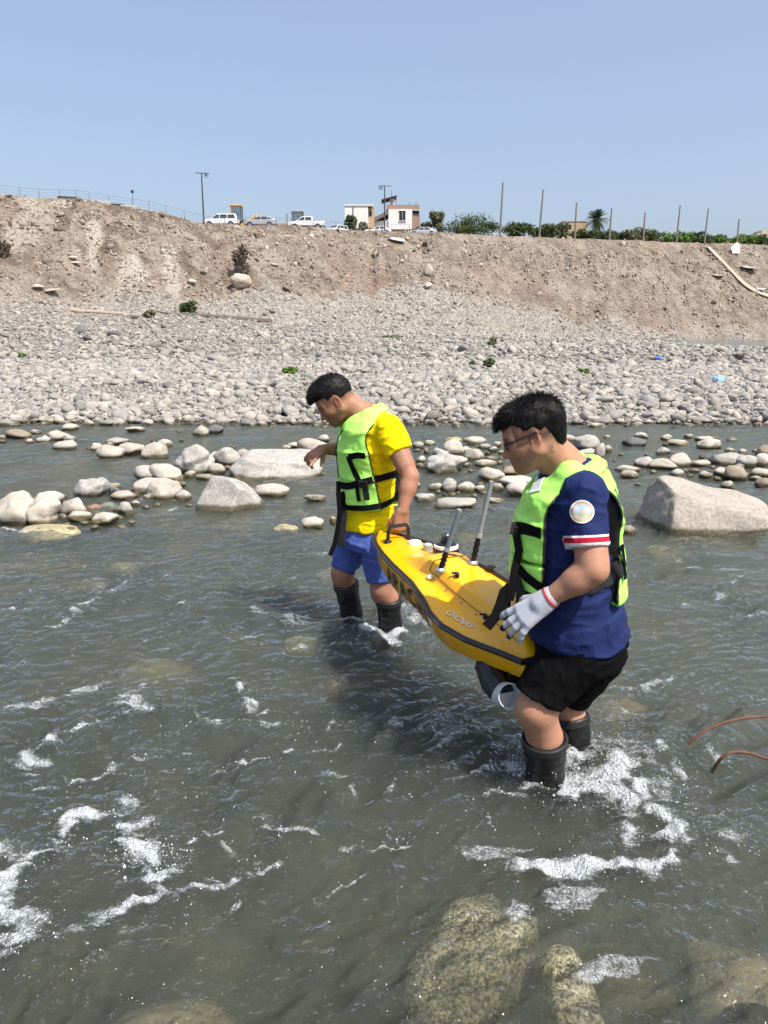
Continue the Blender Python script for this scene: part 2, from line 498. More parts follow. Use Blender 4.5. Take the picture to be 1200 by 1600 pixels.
col = t.mix(t.attr('bed'), col, t.ramp(t.noise(P, 2.2, 5), [(0.35, (0.12, 0.105, 0.07)), (0.65, (0.22, 0.195, 0.14))]))
col = t.mix(t.ramp(fine, [(0.35, 0.35), (0.6, 0.0)]), col, 0.02, 'MULTIPLY')
h = t.math('ADD', t.math('MULTIPLY', fine, 0.7), t.math('MULTIPLY', t.voro(P, 2.1), 0.5))
t.set(color=col, rough=0.95, spec=0.2, normal=t.bump(h, 1.0, 0.5))
M_LAND = t.m

def grid_mesh(name, X, Y, Z):
    ny, nx = X.shape
    v = np.stack([X, Y, Z], -1).reshape(-1, 3)
    i = np.arange(ny * nx).reshape(ny, nx)
    f = np.stack([i[:-1, :-1], i[:-1, 1:], i[1:, 1:], i[1:, :-1]], -1).reshape(-1, 4)
    return v, f
def paint_land(me, v):
    x, y, z = v.T
    yt = top_line(x); sh = shore(x); run = 16.5; yf = yt - run
    tt = (y - yf) / run
    tal = 0.36 * np.exp(-((x - 4) / 26.0) ** 2)
    wob = 0.09 * fbm(x / 4., y / 4., 6., 3)
    set_attr(me, 'gravel', 1 - sstep(-0.02, 0.05, tt - tal + wob))
    set_attr(me, 'bed', sstep(0.1, 0.6, sh - y))
    dk = sstep(0.0, 0.4, fbm(x / 3.2, y / 2.2, 3.3, 5)) * sstep(0.05, 0.3, tt) * (0.45 + 0.55 * sstep(-8, -22, x))
    set_attr(me, 'dark', dk * (tt < 1.0))
    # pale slips of dry silt on the left of the bank
    pale = np.zeros_like(x)
    for (u, vv, ru, rv) in ((148, 365, 13, 24), (146, 400, 11, 28), (205, 428, 24, 26), (200, 450, 28, 18), (262, 395, 14, 10), (95, 318, 22, 6), (60, 330, 26, 30), (30, 372, 28, 30), (270, 440, 14, 40), (405, 345, 30, 8)):
        t_ = y / (cos(PITCH)); 
        a = x / np.maximum(y, 1) ; c = at(u, vv, 100.0)
        du = (a - c.x / 100.0) * FPX / ru
        e = (z - CAM_Z) / np.maximum(y, 1); dv = (e - (c.z - CAM_Z) / 100.0) * FPX / rv
        r = np.sqrt(du * du + dv * dv) + 0.45 * fbm(x / 1.6, z / 1.6, 2., 3)
        pale = np.maximum(pale, (1 - sstep(0.7, 1.1, r)) * (0.8 if ru < 26 else 0.45))
    set_attr(me, 'pale', pale * (tt > 0.02) * (tt < 1.1))

# near sheet: river bed and front of the gravel bar
ys = np.concatenate([np.linspace(-8, 0, 12), np.geomspace(0.5, 40, 260)])
xs = np.linspace(-1, 1, 240)
X = xs[None, :] * (3.0 + 0.9 * np.maximum(ys, 0)[:, None]); Yg = np.repeat(ys[:, None], 240, 1)
v, f = grid_mesh('', X, Yg, land_z(X, Yg))
me = mesh_from('river_bed', v, f); paint_land(me, v)
tag(link('riverbed', me, M_LAND), kind='structure')
# far sheet: the bar, the cut bank and the plateau out to the horizon
ys = np.concatenate([np.linspace(0, 1, 60), np.linspace(1.004, 2.0, 240), 2.0 + np.linspace(0.01, 0.2, 14), 2.2 + np.geomspace(0.1, 12, 14)])
xs = np.concatenate([-np.geomspace(1200, 92, 10), np.linspace(-90, 110, 560), np.geomspace(112, 1200, 10)])
X = np.repeat(xs[None, :], len(ys), 0)
ytl = top_line(xs)[None, :]; a = ys[:, None]
# a: 0..1 runs 40 m -> bank foot, 1..2 runs up the bank, beyond 2 runs over the plateau
Yg = np.where(a <= 1, 40 + (ytl - 17.5 - 40) * a, np.where(a <= 2, ytl - 17.5 + 17.5 * (a - 1), ytl + (a - 2) * 90))
v, f = grid_mesh('', X, Yg, land_z(X, Yg))
me = mesh_from('embankment', v, f); paint_land(me, v)
tag(link('embankment', me, M_LAND), kind='structure')

# ---------------------------------------------------------------- stones
def ico(sub):
    bm = bmesh.new(); bmesh.ops.create_icosphere(bm, subdivisions=sub, radius=1.0)
    v = np.array([p.co[:] for p in bm.verts]); f = np.array([[q.index for q in p.verts] for p in bm.faces]); bm.free()
    return v, f
ICO = {k: ico(k) for k in (1, 2, 3, 4, 5)}
def stone_shape(seed, sub=3, rough=0.16, cuts=5, dims=(1, 0.8, 0.6), fine=0.02):
    """A unit stone: rounded cobble with worn flats."""
    r = np.random.default_rng(seed)
    v, f = ICO[sub]; v = v.copy()
    o = r.uniform(0, 50, 3)
    for _ in range(cuts):
        n = r.normal(size=3); n /= np.linalg.norm(n); d = r.uniform(0.55, 0.9)
        s = v @ n - d; m = s > 0
        v[m] -= np.outer(s[m] * 0.8, n)
    k = 1 + rough * noise3(*(v * 1.3 + o).T) + 0.5 * rough * noise3(*(v * 2.9 + o).T)
    v = v * k[:, None]
    if sub >= 3:
        v = v * (1 + fine * fbm(*(v * 7 + o).T, 3))[:, None]
    return v * np.array(dims), f

def stone_mat(name, stops, speck=0.25, warm=0.0, wet=True, algae=0.0, bumps=0.35, lichen=False):
    t = NT(name); p = t.coord('Object'); W = t.pos()
    tint = t.ramp(t.rnd(), stops)
    n1 = t.noise(W, 6, 5, 0.6); n2 = t.noise(W, 34, 5, 0.7); n3 = t.noise(W, 130, 2)
    c = t.mix(t.ramp(n1, [(0.3, 0.0), (0.7, 1.0)]), t.mix(0.75, (0, 0, 0), tint), tint)
    c = t.mix(t.ramp(n2, [(0.42, speck), (0.6, 0.0)]), c, 0.28, 'MULTIPLY')
    c = t.mix(t.ramp(n3, [(0.62, 0.0), (0.72, speck)]), c, (0.62, 0.59, 0.53))
    rough = 0.85
    if wet:
        sx = t.n.new('ShaderNodeSeparateXYZ'); t.L(W, sx.inputs[0])
        lvl = t.math('ADD', sx.outputs[2], t.math('MULTIPLY', t.math('SUBTRACT', t.noise(W, 9, 4), 0.5), -0.05))
        mr = t.n.new('ShaderNodeMapRange'); mr.inputs['From Min'].default_value = 0.034; mr.inputs['From Max'].default_value = 0.060
        mr.inputs['To Min'].default_value = 1.0; mr.inputs['To Max'].default_value = 0.0
        t.L(lvl, mr.inputs['Value']); wetf = mr.outputs[0]
        c = t.mix(wetf, c, t.mix(1.0, c, (0.26, 0.23, 0.165), 'MULTIPLY'))
        rough = t.math('SUBTRACT', 0.85, t.math('MULTIPLY', wetf, 0.55))
        if algae:
            mr2 = t.n.new('ShaderNodeMapRange'); mr2.inputs['From Min'].default_value = -0.02; mr2.inputs['From Max'].default_value = 0.06
            mr2.inputs['To Min'].default_value = algae; mr2.inputs['To Max'].default_value = 0.0; t.L(lvl, mr2.inputs['Value'])
            c = t.mix(t.math('MULTIPLY', mr2.outputs[0], t.ramp(t.noise(W, 16, 5), [(0.4, 0.0), (0.6, 1.0)])), c, (0.16, 0.15, 0.045))
    t.set(color=c, rough=rough, spec=0.35)
    hh = t.math('ADD', t.math('MULTIPLY', n2, 0.6), t.math('MULTIPLY', n1, 0.9))
    t.set(normal=t.bump(hh, bumps, 0.03))
    return t.m
GREYS = [(0.0, (0.22, 0.205, 0.185)), (0.25, (0.35, 0.325, 0.29)), (0.5, (0.42, 0.385, 0.34)), (0.7, (0.28, 0.275, 0.265)), (0.85, (0.50, 0.45, 0.385)), (1.0, (0.19, 0.185, 0.18))]
PALES = [(0.0, (0.44, 0.395, 0.33)), (0.4, (0.54, 0.49, 0.415)), (0.75, (0.49, 0.45, 0.39)), (1.0, (0.40, 0.375, 0.335))]
M_COB = stone_mat('cobble_stone', GREYS, algae=0.3)
M_PALE = stone_mat('pale_stone', PALES, algae=0.6)
M_GREYB = stone_mat('grey_boulder_stone', [(0.0, (0.46, 0.44, 0.40)), (1.0, (0.50, 0.475, 0.43))], speck=0.4, algae=0.5, bumps=0.5)
M_DARKS = stone_mat('dark_stone', [(0.0, (0.14, 0.14, 0.14)), (1.0, (0.22, 0.21, 0.20))])
M_RED = stone_mat('reddish_stone', [(0.0, (0.30, 0.16, 0.11)), (1.0, (0.34, 0.20, 0.13))], wet=False)
M_GREEN = stone_mat('greenish_stone', [(0.0, (0.17, 0.20, 0.155)), (1.0, (0.22, 0.24, 0.18))], wet=False)
M_YEL = stone_mat('algae_yellow_stone', [(0.0, (0.42, 0.36, 0.19)), (1.0, (0.46, 0.40, 0.24))], wet=False, speck=0.5)
M_BROWN = stone_mat('brown_stone', [(0.0, (0.30, 0.245, 0.185)), (1.0, (0.34, 0.28, 0.21))])

def gn_scatter(name, pts, rots, scls, idx, protos, kind='stuff', label=None, cat=None):
    """One object of uncounted pieces: instances of the prototypes on the given points."""
    col = bpy.data.collections.new(name + '_kinds')
    for k, (me) in enumerate(protos):
        o = bpy.data.objects.new('%s_kind_%02d' % (name, k), me); col.objects.link(o)
    me = mesh_from(name, np.asarray(pts), np.zeros((0, 4), int), False)
    set_attr(me, 'rot', rots, 'VEC'); set_attr(me, 'scl', scls, 'VEC'); set_attr(me, 'idx', idx, 'INT')
    ng = bpy.data.node_groups.new(name + '_scatter', 'GeometryNodeTree')
    ng.interface.new_socket('Geometry', in_out='INPUT', socket_type='NodeSocketGeometry')
    ng.interface.new_socket('Geometry', in_out='OUTPUT', socket_type='NodeSocketGeometry')
    N = ng.nodes; Lk = ng.links
    gi = N.new('NodeGroupInput'); go = N.new('NodeGroupOutput')
    ip = N.new('GeometryNodeInstanceOnPoints'); ci = N.new('GeometryNodeCollectionInfo')
    ci.inputs['Collection'].default_value = col; ci.inputs['Separate Children'].default_value = True; ci.inputs['Reset Children'].default_value = True
    def na(nm, ty):
        nd = N.new('GeometryNodeInputNamedAttribute'); nd.data_type = ty; nd.inputs['Name'].default_value = nm; return nd.outputs['Attribute']
    e2r = N.new('FunctionNodeEulerToRotation')
    Lk.new(gi.outputs[0], ip.inputs['Points']); Lk.new(ci.outputs[0], ip.inputs['Instance']); ip.inputs['Pick Instance'].default_value = True
    Lk.new(na('idx', 'INT'), ip.inputs['Instance Index'])
    Lk.new(na('rot', 'FLOAT_VECTOR'), e2r.inputs[0]); Lk.new(e2r.outputs[0], ip.inputs['Rotation'])
    Lk.new(na('scl', 'FLOAT_VECTOR'), ip.inputs['Scale'])
    Lk.new(ip.outputs[0], go.inputs[0])
    o = link(name, me); m = o.modifiers.new('scatter', 'NODES'); m.node_group = ng
    tag(o, label, cat, kind=kind)
    return o

# prototypes of cobbles: finer ones for the near strip, coarse ones for far
COB_N = [mesh_from('cobble_%02d' % k, *stone_shape(100 + k, 2 if k % 3 else 3, 0.26, 10, (1, rng.uniform(0.65, 0.95), rng.uniform(0.42, 0.7))), smooth=bool(k % 3)) for k in range(12)]
COB_F = [mesh_from('far_cobble_%02d' % k, *stone_shape(200 + k, 2, 0.30, 10, (1, rng.uniform(0.6, 0.95), rng.uniform(0.45, 0.75))), smooth=bool(k % 2)) for k in range(8)]
for m_ in COB_N + COB_F: m_.materials.append(M_COB)

def scatter_pts(n, ylo, yhi, spread=0.62):
    # even per square metre between ylo and yhi inside the view wedge
    y = np.sqrt(rng.uniform(ylo ** 2, yhi ** 2, n)); x = rng.uniform(-spread, spread, n) * y
    return x, y
# near strip of cobbles, sorted by how large they show
x, y = scatter_pts(80000, 12.9, 31, 0.62)
sh = shore(x)
size = np.exp(rng.normal(math.log(0.046), 0.55, len(x))) * (1 + 0.25 * noise3(x / 3., y / 3.)) 
size = np.clip(size, 0.02, 0.17)
keep = (y > sh - 0.25 - 0.15 * rng.random(len(x)))
clr = sstep(0.25, 0.55, noise3(x / 4.2, y / 2.2, 41.))                  # patches of finer gravel
size = size * (1 - 0.62 * clr * (y > sh + 3))
x, y, size = x[keep], y[keep], size[keep]
z = np.maximum(land_z(x, y), -0.06) + size * rng.uniform(0.05, 0.5, len(x)) 
order = np.argsort(-(size / y))
rot = np.stack([rng.normal(0, 0.28, len(x)), rng.normal(0, 0.28, len(x)), rng.uniform(0, 6.28, len(x))], 1)
scl = size[:, None] * rng.uniform(0.85, 1.2, (len(x), 3))
idx = rng.integers(0, 12, len(x))
near_edge = (y[order] < shore(x[order]) + 1.6)
for j, i in enumerate(order[:300]):
    o = link('cobble', COB_N[idx[i]]); o.location = (x[i], y[i], z[i] + 0.015); o.rotation_euler = rot[i]; o.scale = scl[i]
    if y[i] < sh[keep][i] + 1.2:
        tag(o, 'large cobble at the water edge of the gravel bar across the river', 'stone', 'large cobbles along the far water edge')
    else:
        tag(o, 'large cobble lying on the gravel bar behind the far water edge', 'stone', 'large cobbles on the gravel bar')
r_ = order[300:]
gn_scatter('gravel_cobbles', np.stack([x, y, z], 1)[r_], rot[r_], scl[r_], idx[r_], COB_N, label='pale grey cobbles covering the front of the gravel bar', cat='gravel')
# small infill pebbles
x, y = scatter_pts(26000, 13.2, 24, 0.64); k = y > shore(x) - 0.15; x, y = x[k], y[k]
size = rng.uniform(0.015, 0.045, len(x)); z = land_z(x, y) + size * 0.5
gn_scatter('gravel_pebbles', np.stack([x, y, z], 1), rng.uniform(0, 6.28, (len(x), 3)), size[:, None] * np.ones((1, 3)), rng.integers(0, 8, len(x)), COB_F, label='small pebbles between the cobbles near the far water edge', cat='gravel')
# far part of the bar up to the foot of the bank
x, y = scatter_pts(125000, 30, 128, 0.58)
yf = top_line(x) - 16.5; tal = 16.5 * 0.36 * np.exp(-((x - 4) / 26.0) ** 2)
k = (y < yf + tal + 0.8 * noise3(x / 3., y / 3.) ) & (y > 29); x, y = x[k], y[k]
size = np.clip(np.exp(rng.normal(math.log(0.068), 0.58, len(x))), 0.03, 0.40) * (1 + 0.4 * noise3(x / 6., y / 6.))
k = land_z(x, y) > 0.02; x, y, size = x[k], y[k], size[k]
z = land_z(x, y) + size * 0.25
gn_scatter('far_gravel', np.stack([x, y, z], 1), np.stack([rng.normal(0, .35, len(x)), rng.normal(0, .35, len(x)), rng.uniform(0, 6.28, len(x))], 1), size[:, None] * rng.uniform(0.8, 1.25, (len(x), 3)), rng.integers(0, 8, len(x)), COB_F, label='grey stones of the far gravel bar up to the cut bank', cat='gravel')
# rubble and clods sticking out of the cut bank
M_CLOD = stone_mat('bank_rubble', [(0.0, (0.17, 0.132, 0.10)), (0.3, (0.30, 0.24, 0.19)), (0.6, (0.40, 0.33, 0.268)), (0.8, (0.52, 0.465, 0.395)), (1.0, (0.14, 0.108, 0.084))], wet=False)
CLOD = [mesh_from('clod_%02d' % k, *stone_shape(300 + k, 1 if k % 2 else 2, 0.45, 9, (1, rng.uniform(0.45, 0.95), rng.uniform(0.3, 0.65))), smooth=False) for k in range(8)]
for m_ in CLOD: m_.materials.append(M_CLOD)
n = 52000
x = rng.uniform(-70, 90, n); tt = rng.uniform(0, 1.0, n) ** 0.9
y = top_line(x) - 16.5 * (1 - tt)
dens = fbm(x / 4.0, y / 3.0, 21., 3) + 0.25 * sstep(-5, -30, x)
k = (dens + rng.uniform(-0.5, 0.5, n) > 0.05) & (tt > 0.36 * np.exp(-((x - 4) / 26.0) ** 2) - 0.03); x, y = x[k], y[k]
size = np.clip(np.exp(rng.normal(math.log(0.092), 0.62, len(x))), 0.04, 0.6)
z = land_z(x, y) + size * 0.15
gn_scatter('bank_rubble', np.stack([x, y, z], 1), rng.uniform(0, 6.28, (len(x), 3)), size[:, None] * rng.uniform(0.7, 1.3, (len(x), 3)), rng.integers(0, 8, len(x)), CLOD, label='clods and broken rubble sticking out of the brown cut bank', cat='rubble')
# ---------------------------------------------------------------- the river
# foam laid where the current breaks: strokes given by photo pixels on the water level, (points, half width in m, strength)
FOAM = [
 ([(0,1102),(60,1108),(110,1086),(200,1060)], .035, .8), ([(45,1205),(110,1152),(150,1128),(200,1120),(250,1102)], .05, .95), ([(185,1100),(225,1106),(262,1112)], .05, .8),
 ([(378,1078),(386,1092),(392,1110)], .04, .9), ([(210,1190),(250,1190),(300,1184)], .018, .7), ([(0,1392),(60,1332),(130,1278),(190,1266)], .055, .95),
 ([(203,1300),(228,1335),(246,1372)], .055, 1.2), ([(95,1472),(180,1442),(250,1392)], .028, .8), ([(300,1442),(340,1432),(382,1422)], .02, .7),
 ([(-10,1350),(8,1385),(0,1440),(10,1480)], .075, 1.0), ([(82,982),(130,952),(180,932),(200,905)], .03, .75), ([(290,950),(345,955)], .025, .8), ([(150,925),(170,905)], .03, .6),
 ([(520,955),(545,975),(575,990),(605,1000),(628,990)], .045, 1.1), ([(590,985),(640,985)], .05, .8), ([(632,960),(660,975),(690,985)], .11, .75), ([(535,940),(525,962)], .03, .8),
 ([(868,1232),(900,1240),(935,1232),(975,1204),(1000,1208),(1015,1240)], .075, 1.3), ([(1015,1240),(1040,1290),(1055,1330),(1040,1352)], .05, 1.1), ([(960,1215),(985,1260),(985,1310)], .045, 1.0),
 ([(1050,1350),(1000,1355),(940,1362),(880,1372),(820,1352)], .045, 1.15), ([(800,1190),(828,1215),(868,1232)], .06, 1.0), ([(770,1145),(800,1165),(818,1182)], .035, .75), ([(880,1180),(905,1200)], .05, .9),
 ([(1105,1278),(1140,1300),(1130,1320)], .05, .75), ([(1060,1320),(1110,1325),(1160,1348)], .04, .75), ([(920,1125),(960,1112),(1005,1116)], .05, .7), ([(1030,1170),(1045,1205),(1070,1222)], .035, .7), ([(1150,1095),(1180,1100)], .04, .7),
 ([(360,1282),(380,1270),(440,1300),(500,1302)], .025, .65), ([(355,1330),(395,1345),(405,1325)], .03, .65), ([(600,1300),(640,1310)], .025, .5), ([(505,1230),(545,1220),(560,1250)], .02, .6),
 ([(795,1440),(830,1425),(862,1400)], .03, .8), ([(760,1250),(770,1285)], .03, .6), ([(1110,1185),(1130,1195)], .03, 1.0), ([(10,830),(40,838)], .06, .8), ([(290,800),(265,798)], .05, .7),
 ([(420,1190),(430,1192)], .015, .6), ([(1090,1230),(1150,1250)], .03, .55), ([(40,1040),(20,1058)], .03, .6), ([(700,1180),(640,1200)], .02, .5), ([(900,1075),(990,1090)], .035, .6), ([(960,1000),(1010,985)], .03, .45),
 ([(975,840),(1000,850),(1030,860)], .04, .35), ([(300,1180),(240,1215),(200,1235)], .02, .5), ([(620,1150),(560,1165)], .015, .45), ([(460,1130),(500,1140)], .02, .4),
]
def wave(x, y):
    damp = 1.0 / (1 + np.maximum(y - 4, 0) * 0.10)
    wx = x + 0.22 * noise3(x / 0.9, y / 0.9, 3.); wy = y + 0.22 * noise3(x / 0.9, y / 0.9, 13.)
    a, b = wx * 0.94 + wy * 0.34, -wx * 0.34 + wy * 0.94          # along / across the current
    h = 0.050 * noise3(a / 0.95, b / 0.50, 1.) + 0.046 * (0.45 - np.abs(noise3(a / 0.55, b / 0.28, 2.))) 
    h = h + damp * (0.030 * (0.4 - np.abs(noise3(a / 0.25, b / 0.13, 5.))) + 0.013 * noise3(a / 0.115, b / 0.07, 6.) + 0.0065 * noise3(a / 0.055, b / 0.038, 7.))
    calm = 1 - 0.35 * sstep(5.5, 8.0, y)
    rough = 0.5 + 0.8 * sstep(-0.35, 0.45, noise3(x / 1.1, y / 0.8, 22.))
    return h * calm * rough
_fr = np.random.default_rng(31)
STREAKS = []                                              # short thin streaks of froth drawn along the current
for _ in range(75):
    y0 = _fr.uniform(1.9, 5.2); x0 = _fr.uniform(-0.62, 0.60) * y0; L0 = _fr.uniform(0.08, 0.38); an = _fr.normal(0.42, 0.28)
    STREAKS.append(([Vector((x0 + L0 * q * cos(an), y0 + L0 * q * sin(an) + _fr.normal(0, 0.02), 0)) for q in (0, .35, .7, 1)], _fr.uniform(.010, .022), _fr.uniform(.55, .85)))
def foam_field(x, y):
    F = np.zeros_like(x)
    for pts, w, s in [([on(u, v) for u, v in pts], w, s) for pts, w, s in FOAM] + STREAKS:
        P = pts
        best = np.full_like(x, 9.0)
        lo = (min(p.x for p in P) - 0.5, min(p.y for p in P) - 0.5); hi = (max(p.x for p in P) + 0.5, max(p.y for p in P) + 0.5)
        m = (x > lo[0]) & (x < hi[0]) & (y > lo[1]) & (y < hi[1])
        if not m.any(): continue
        xx, yy = x[m], y[m]
        xx = xx + 0.05 * noise3(xx / 0.11, yy / 0.11, 31.) ; yy = yy + 0.05 * noise3(xx / 0.11, yy / 0.11, 37.)
        b = np.full(len(xx), 9.0)
        for p, q in zip(P[:-1], P[1:]):
            dx, dy = q.x - p.x, q.y - p.y; L2 = dx * dx + dy * dy + 1e-9
            tt = np.clip(((xx - p.x) * dx + (yy - p.y) * dy) / L2, 0, 1)
            b = np.minimum(b, np.hypot(xx - p.x - tt * dx, yy - p.y - tt * dy))
        brk = np.clip(0.84 + 0.95 * noise3(xx / 0.13, yy / 0.075, 81.) + 0.5 * noise3(xx / 0.05, yy / 0.03, 83.), 0.12, 1.25)
        F[m] = np.maximum(F[m], s * brk * (0.75 * np.exp(-(b / (w * 1.0)) ** 2) + 0.35 * np.exp(-(b / (w * 2.4)) ** 2)))
    return F
NXW, NYW = 520, 760
ysw = np.geomspace(0.75, 15.2, NYW); xsw = np.linspace(-1, 1, NXW)
X = xsw[None, :] * (0.45 + 0.66 * ysw[:, None]); Yg = np.repeat(ysw[:, None], NXW, 1)
Zw = wave(X, Yg)
Fo = foam_field(X, Yg)
crest = sstep(0.028, 0.045, Zw) * sstep(0.05, 0.4, noise3(X / 0.5, Yg / 0.5, 44.))
loose = sstep(0.22, 0.55, fbm(X / 0.35, Yg / 0.16, 51., 3)) * sstep(0.0, 0.5, noise3(X / 1.1, Yg / 0.9, 53.)) * (1 - sstep(4.5, 6.5, Yg))
af, bf = X * 0.90 + Yg * 0.43, -X * 0.43 + Yg * 0.90                      # thin threads of froth drawn out along the current
wob_ = 0.10 * noise3(X / 0.4, Yg / 0.4, 93.)
thread = sstep(0.90, 0.985, 1 - np.abs(noise3(af / 0.75, (bf + wob_) / 0.20, 91.))) * sstep(-0.05, 0.45, noise3(X / 0.45, Yg / 0.30, 95.) + 0.5 * noise3(X / 1.6, Yg / 1.2, 96.)) * (1 - sstep(4.8, 6.5, Yg)) * sstep(1.2, 2.0, Yg)
thread = thread * np.clip(0.55 + 1.3 * noise3(X / 0.12, Yg / 0.09, 97.), 0, 1) * sstep(1.7, 2.4, Yg)
Fo = np.maximum(Fo, 0.85 * thread)
Fo = np.maximum(Fo, np.maximum(0.68 * crest * (Yg < 6), 0.78 * loose))
Zw = Zw + 0.016 * np.clip(Fo, 0, 1.2) * (0.6 + fbm(X / 0.05, Yg / 0.05, 61., 3))
v, f = grid_mesh('', X, Yg, Zw)
# close the body of water under the bed so that it is a volume
nb = len(v); i = np.arange(nb).reshape(NYW, NXW)
ring = np.concatenate([i[0, :], i[1:, -1], i[-1, -2::-1], i[-2:0:-1, 0]])
low = v[ring].copy(); low[:, 2] = -1.2
vv = np.concatenate([v, low]); m = len(ring); li = nb + np.arange(m)
side = np.stack([ring, np.roll(ring, -1), np.roll(li, -1), li], 1)[:, ::-1]
me = bpy.data.meshes.new('river')
cent = np.array([[0, 6, -1.2]]); vv = np.concatenate([vv, cent]); ci = len(vv) - 1
bot = np.stack([li, np.roll(li, -1), np.full(m, ci), np.full(m, ci)], 1)
faces = [list(q) for q in side] + [[a_, b_, ci] for a_, b_ in zip(li, np.roll(li, -1))]
loops = np.concatenate([f.ravel(), np.array(side).ravel(), np.array([[a_, b_, ci] for a_, b_ in zip(np.roll(li, -1), li)]).ravel()]).astype(np.int32)
tot = np.concatenate([np.full(len(f), 4), np.full(m, 4), np.full(m, 3)]).astype(np.int32)
me.vertices.add(len(vv)); me.vertices.foreach_set('co', vv.astype(np.float32).ravel())
me.loops.add(len(loops)); me.loops.foreach_set('vertex_index', loops)
me.polygons.add(len(tot)); me.polygons.foreach_set('loop_start', np.concatenate([[0], np.cumsum(tot)[:-1]]).astype(np.int32)); me.polygons.foreach_set('loop_total', tot)
me.update(calc_edges=True); me.polygons.foreach_set('use_smooth', np.ones(len(tot), bool))
set_attr(me, 'foam', np.concatenate([Fo.ravel(), np.zeros(len(vv) - nb)]))

t = NT('river_water'); P = t.pos()
t.n.remove(t.b)
mpw = t.n.new('ShaderNodeMapping'); mpw.inputs['Scale'].default_value = (0.6, 1.3, 1); mpw.inputs['Rotation'].default_value = (0, 0, 0.25); t.L(P, mpw.inputs['Vector'])
w1 = t.math('ADD', t.noise(P, 16, 4, 0.6, 0.6), t.math('MULTIPLY', t.noise(mpw.outputs[0], 7, 3, 0.5, 0.5), 1.3)); w2 = t.noise(P, 48, 3, 0.55)
wmod = t.ramp(t.noise(P, 1.1, 3, 0.5), [(0.38, 0.4), (0.62, 1.0)])
bm_ = t.bump(t.math('MULTIPLY', wmod, t.math('ADD', t.math('MULTIPLY', w1, 1.0), t.math('MULTIPLY', w2, 0.42))), 1.15, 0.05)
fres = t.n.new('ShaderNodeFresnel'); fres.inputs['IOR'].default_value = 1.33; t.L(bm_, fres.inputs['Normal'])
gl = t.n.new('ShaderNodeBsdfGlossy'); gl.inputs['Roughness'].default_value = 0.045; gl.inputs['Color'].default_value = (1, 1, 1, 1); t.L(bm_, gl.inputs['Normal'])
tr = t.n.new('ShaderNodeBsdfTransparent'); tr.inputs['Color'].default_value = (0.97, 0.985, 0.97, 1)
ms = t.n.new('ShaderNodeMixShader'); t.L(fres.outputs[0], ms.inputs[0]); t.L(tr.outputs[0], ms.inputs[1]); t.L(gl.outputs[0], ms.inputs[2])
fm = t.attr('foam')
cell = t.voro(P, 85, 'F1'); cell2 = t.voro(P, 210, 'F1')
lace = t.math('ADD', t.math('MULTIPLY', t.noise(mpw.outputs[0], 26, 7, 0.72, 1.2), 1.45), t.math('ADD', t.math('MULTIPLY', cell, 0.26), t.math('MULTIPLY', cell2, 0.18)))
fmask = t.math('SUBTRACT', t.math('MULTIPLY', fm, 1.0), t.math('SUBTRACT', lace, 0.38))
fmask = t.ramp(fmask, [(0.0, 0.0), (0.22, 0.32), (0.55, 0.85)])
fb = t.n.new('ShaderNodeBsdfPrincipled'); fb.inputs['Base Color'].default_value = (0.62, 0.66, 0.68, 1); fb.inputs['Roughness'].default_value = 0.22
t.L(t.bump(t.math('ADD', cell, t.math('MULTIPLY', cell2, 0.6)), 1.0, 0.012), fb.inputs['Normal'])
mf = t.n.new('ShaderNodeMixShader'); t.L(fmask, mf.inputs[0]); t.L(ms.outputs[0], mf.inputs[1]); t.L(fb.outputs[0], mf.inputs[2])
t.L(mf.outputs[0], t.out.inputs['Surface'])
vs = t.n.new('ShaderNodeVolumeScatter'); vs.inputs['Color'].default_value = (0.78, 0.86, 0.79, 1); vs.inputs['Density'].default_value = 2.2; vs.inputs['Anisotropy'].default_value = 0.2
va = t.n.new('ShaderNodeVolumeAbsorption'); va.inputs['Color'].default_value = (0.41, 0.43, 0.33, 1); va.inputs['Density'].default_value = 5.6
ad = t.n.new('ShaderNodeAddShader'); t.L(vs.outputs[0], ad.inputs[0]); t.L(va.outputs[0], ad.inputs[1]); t.L(ad.outputs[0], t.out.inputs['Volume'])
M_WATER = t.m
tag(link('river_water', me, M_WATER), kind='structure')
# froth bubbles and white beads added as sun glints, dense where the current breaks
pr = np.clip(Fo, 0, 1.1).ravel() ** 1.6 * 0.9 + 0.02 * (Yg.ravel() < 5.5) + 0.05 * sstep(0.25, 0.6, noise3(X / 0.6, Yg / 0.35, 71.)).ravel() * (Yg.ravel() < 6)
pr = pr * np.gradient(ysw)[:, None].repeat(NXW, 1).ravel() * (0.45 + 0.66 * Yg.ravel()); pr = pr / pr.sum()
nb_ = 14000; kk = rng.choice(len(pr), nb_, p=pr)
bp_ = np.stack([X.ravel()[kk], Yg.ravel()[kk], Zw.ravel()[kk]], 1) + rng.normal(0, 1, (nb_, 3)) * np.array([0.006, 0.006, 0.001])
br = np.clip(np.exp(rng.normal(math.log(0.00095), 0.45, nb_)), 0.0005, 0.0026)
t = NT('froth'); t.set(color=(0.80, 0.83, 0.84), rough=0.08, spec=0.7); M_FROTH_GLINT = t.m  # one glossy white for the froth and for the added sun glints
bubme = mesh_from('froth_glint_bead', ICO[2][0] * np.array([1, 1, 0.7]), ICO[2][1]); bubme.materials.append(M_FROTH_GLINT)
gn_scatter('froth_and_glint_beads', bp_, np.zeros((nb_, 3)), br[:, None] * np.ones((1, 3)), np.zeros(nb_), [bubme], label='white froth bubbles and added sun glint beads on the river', cat='foam')
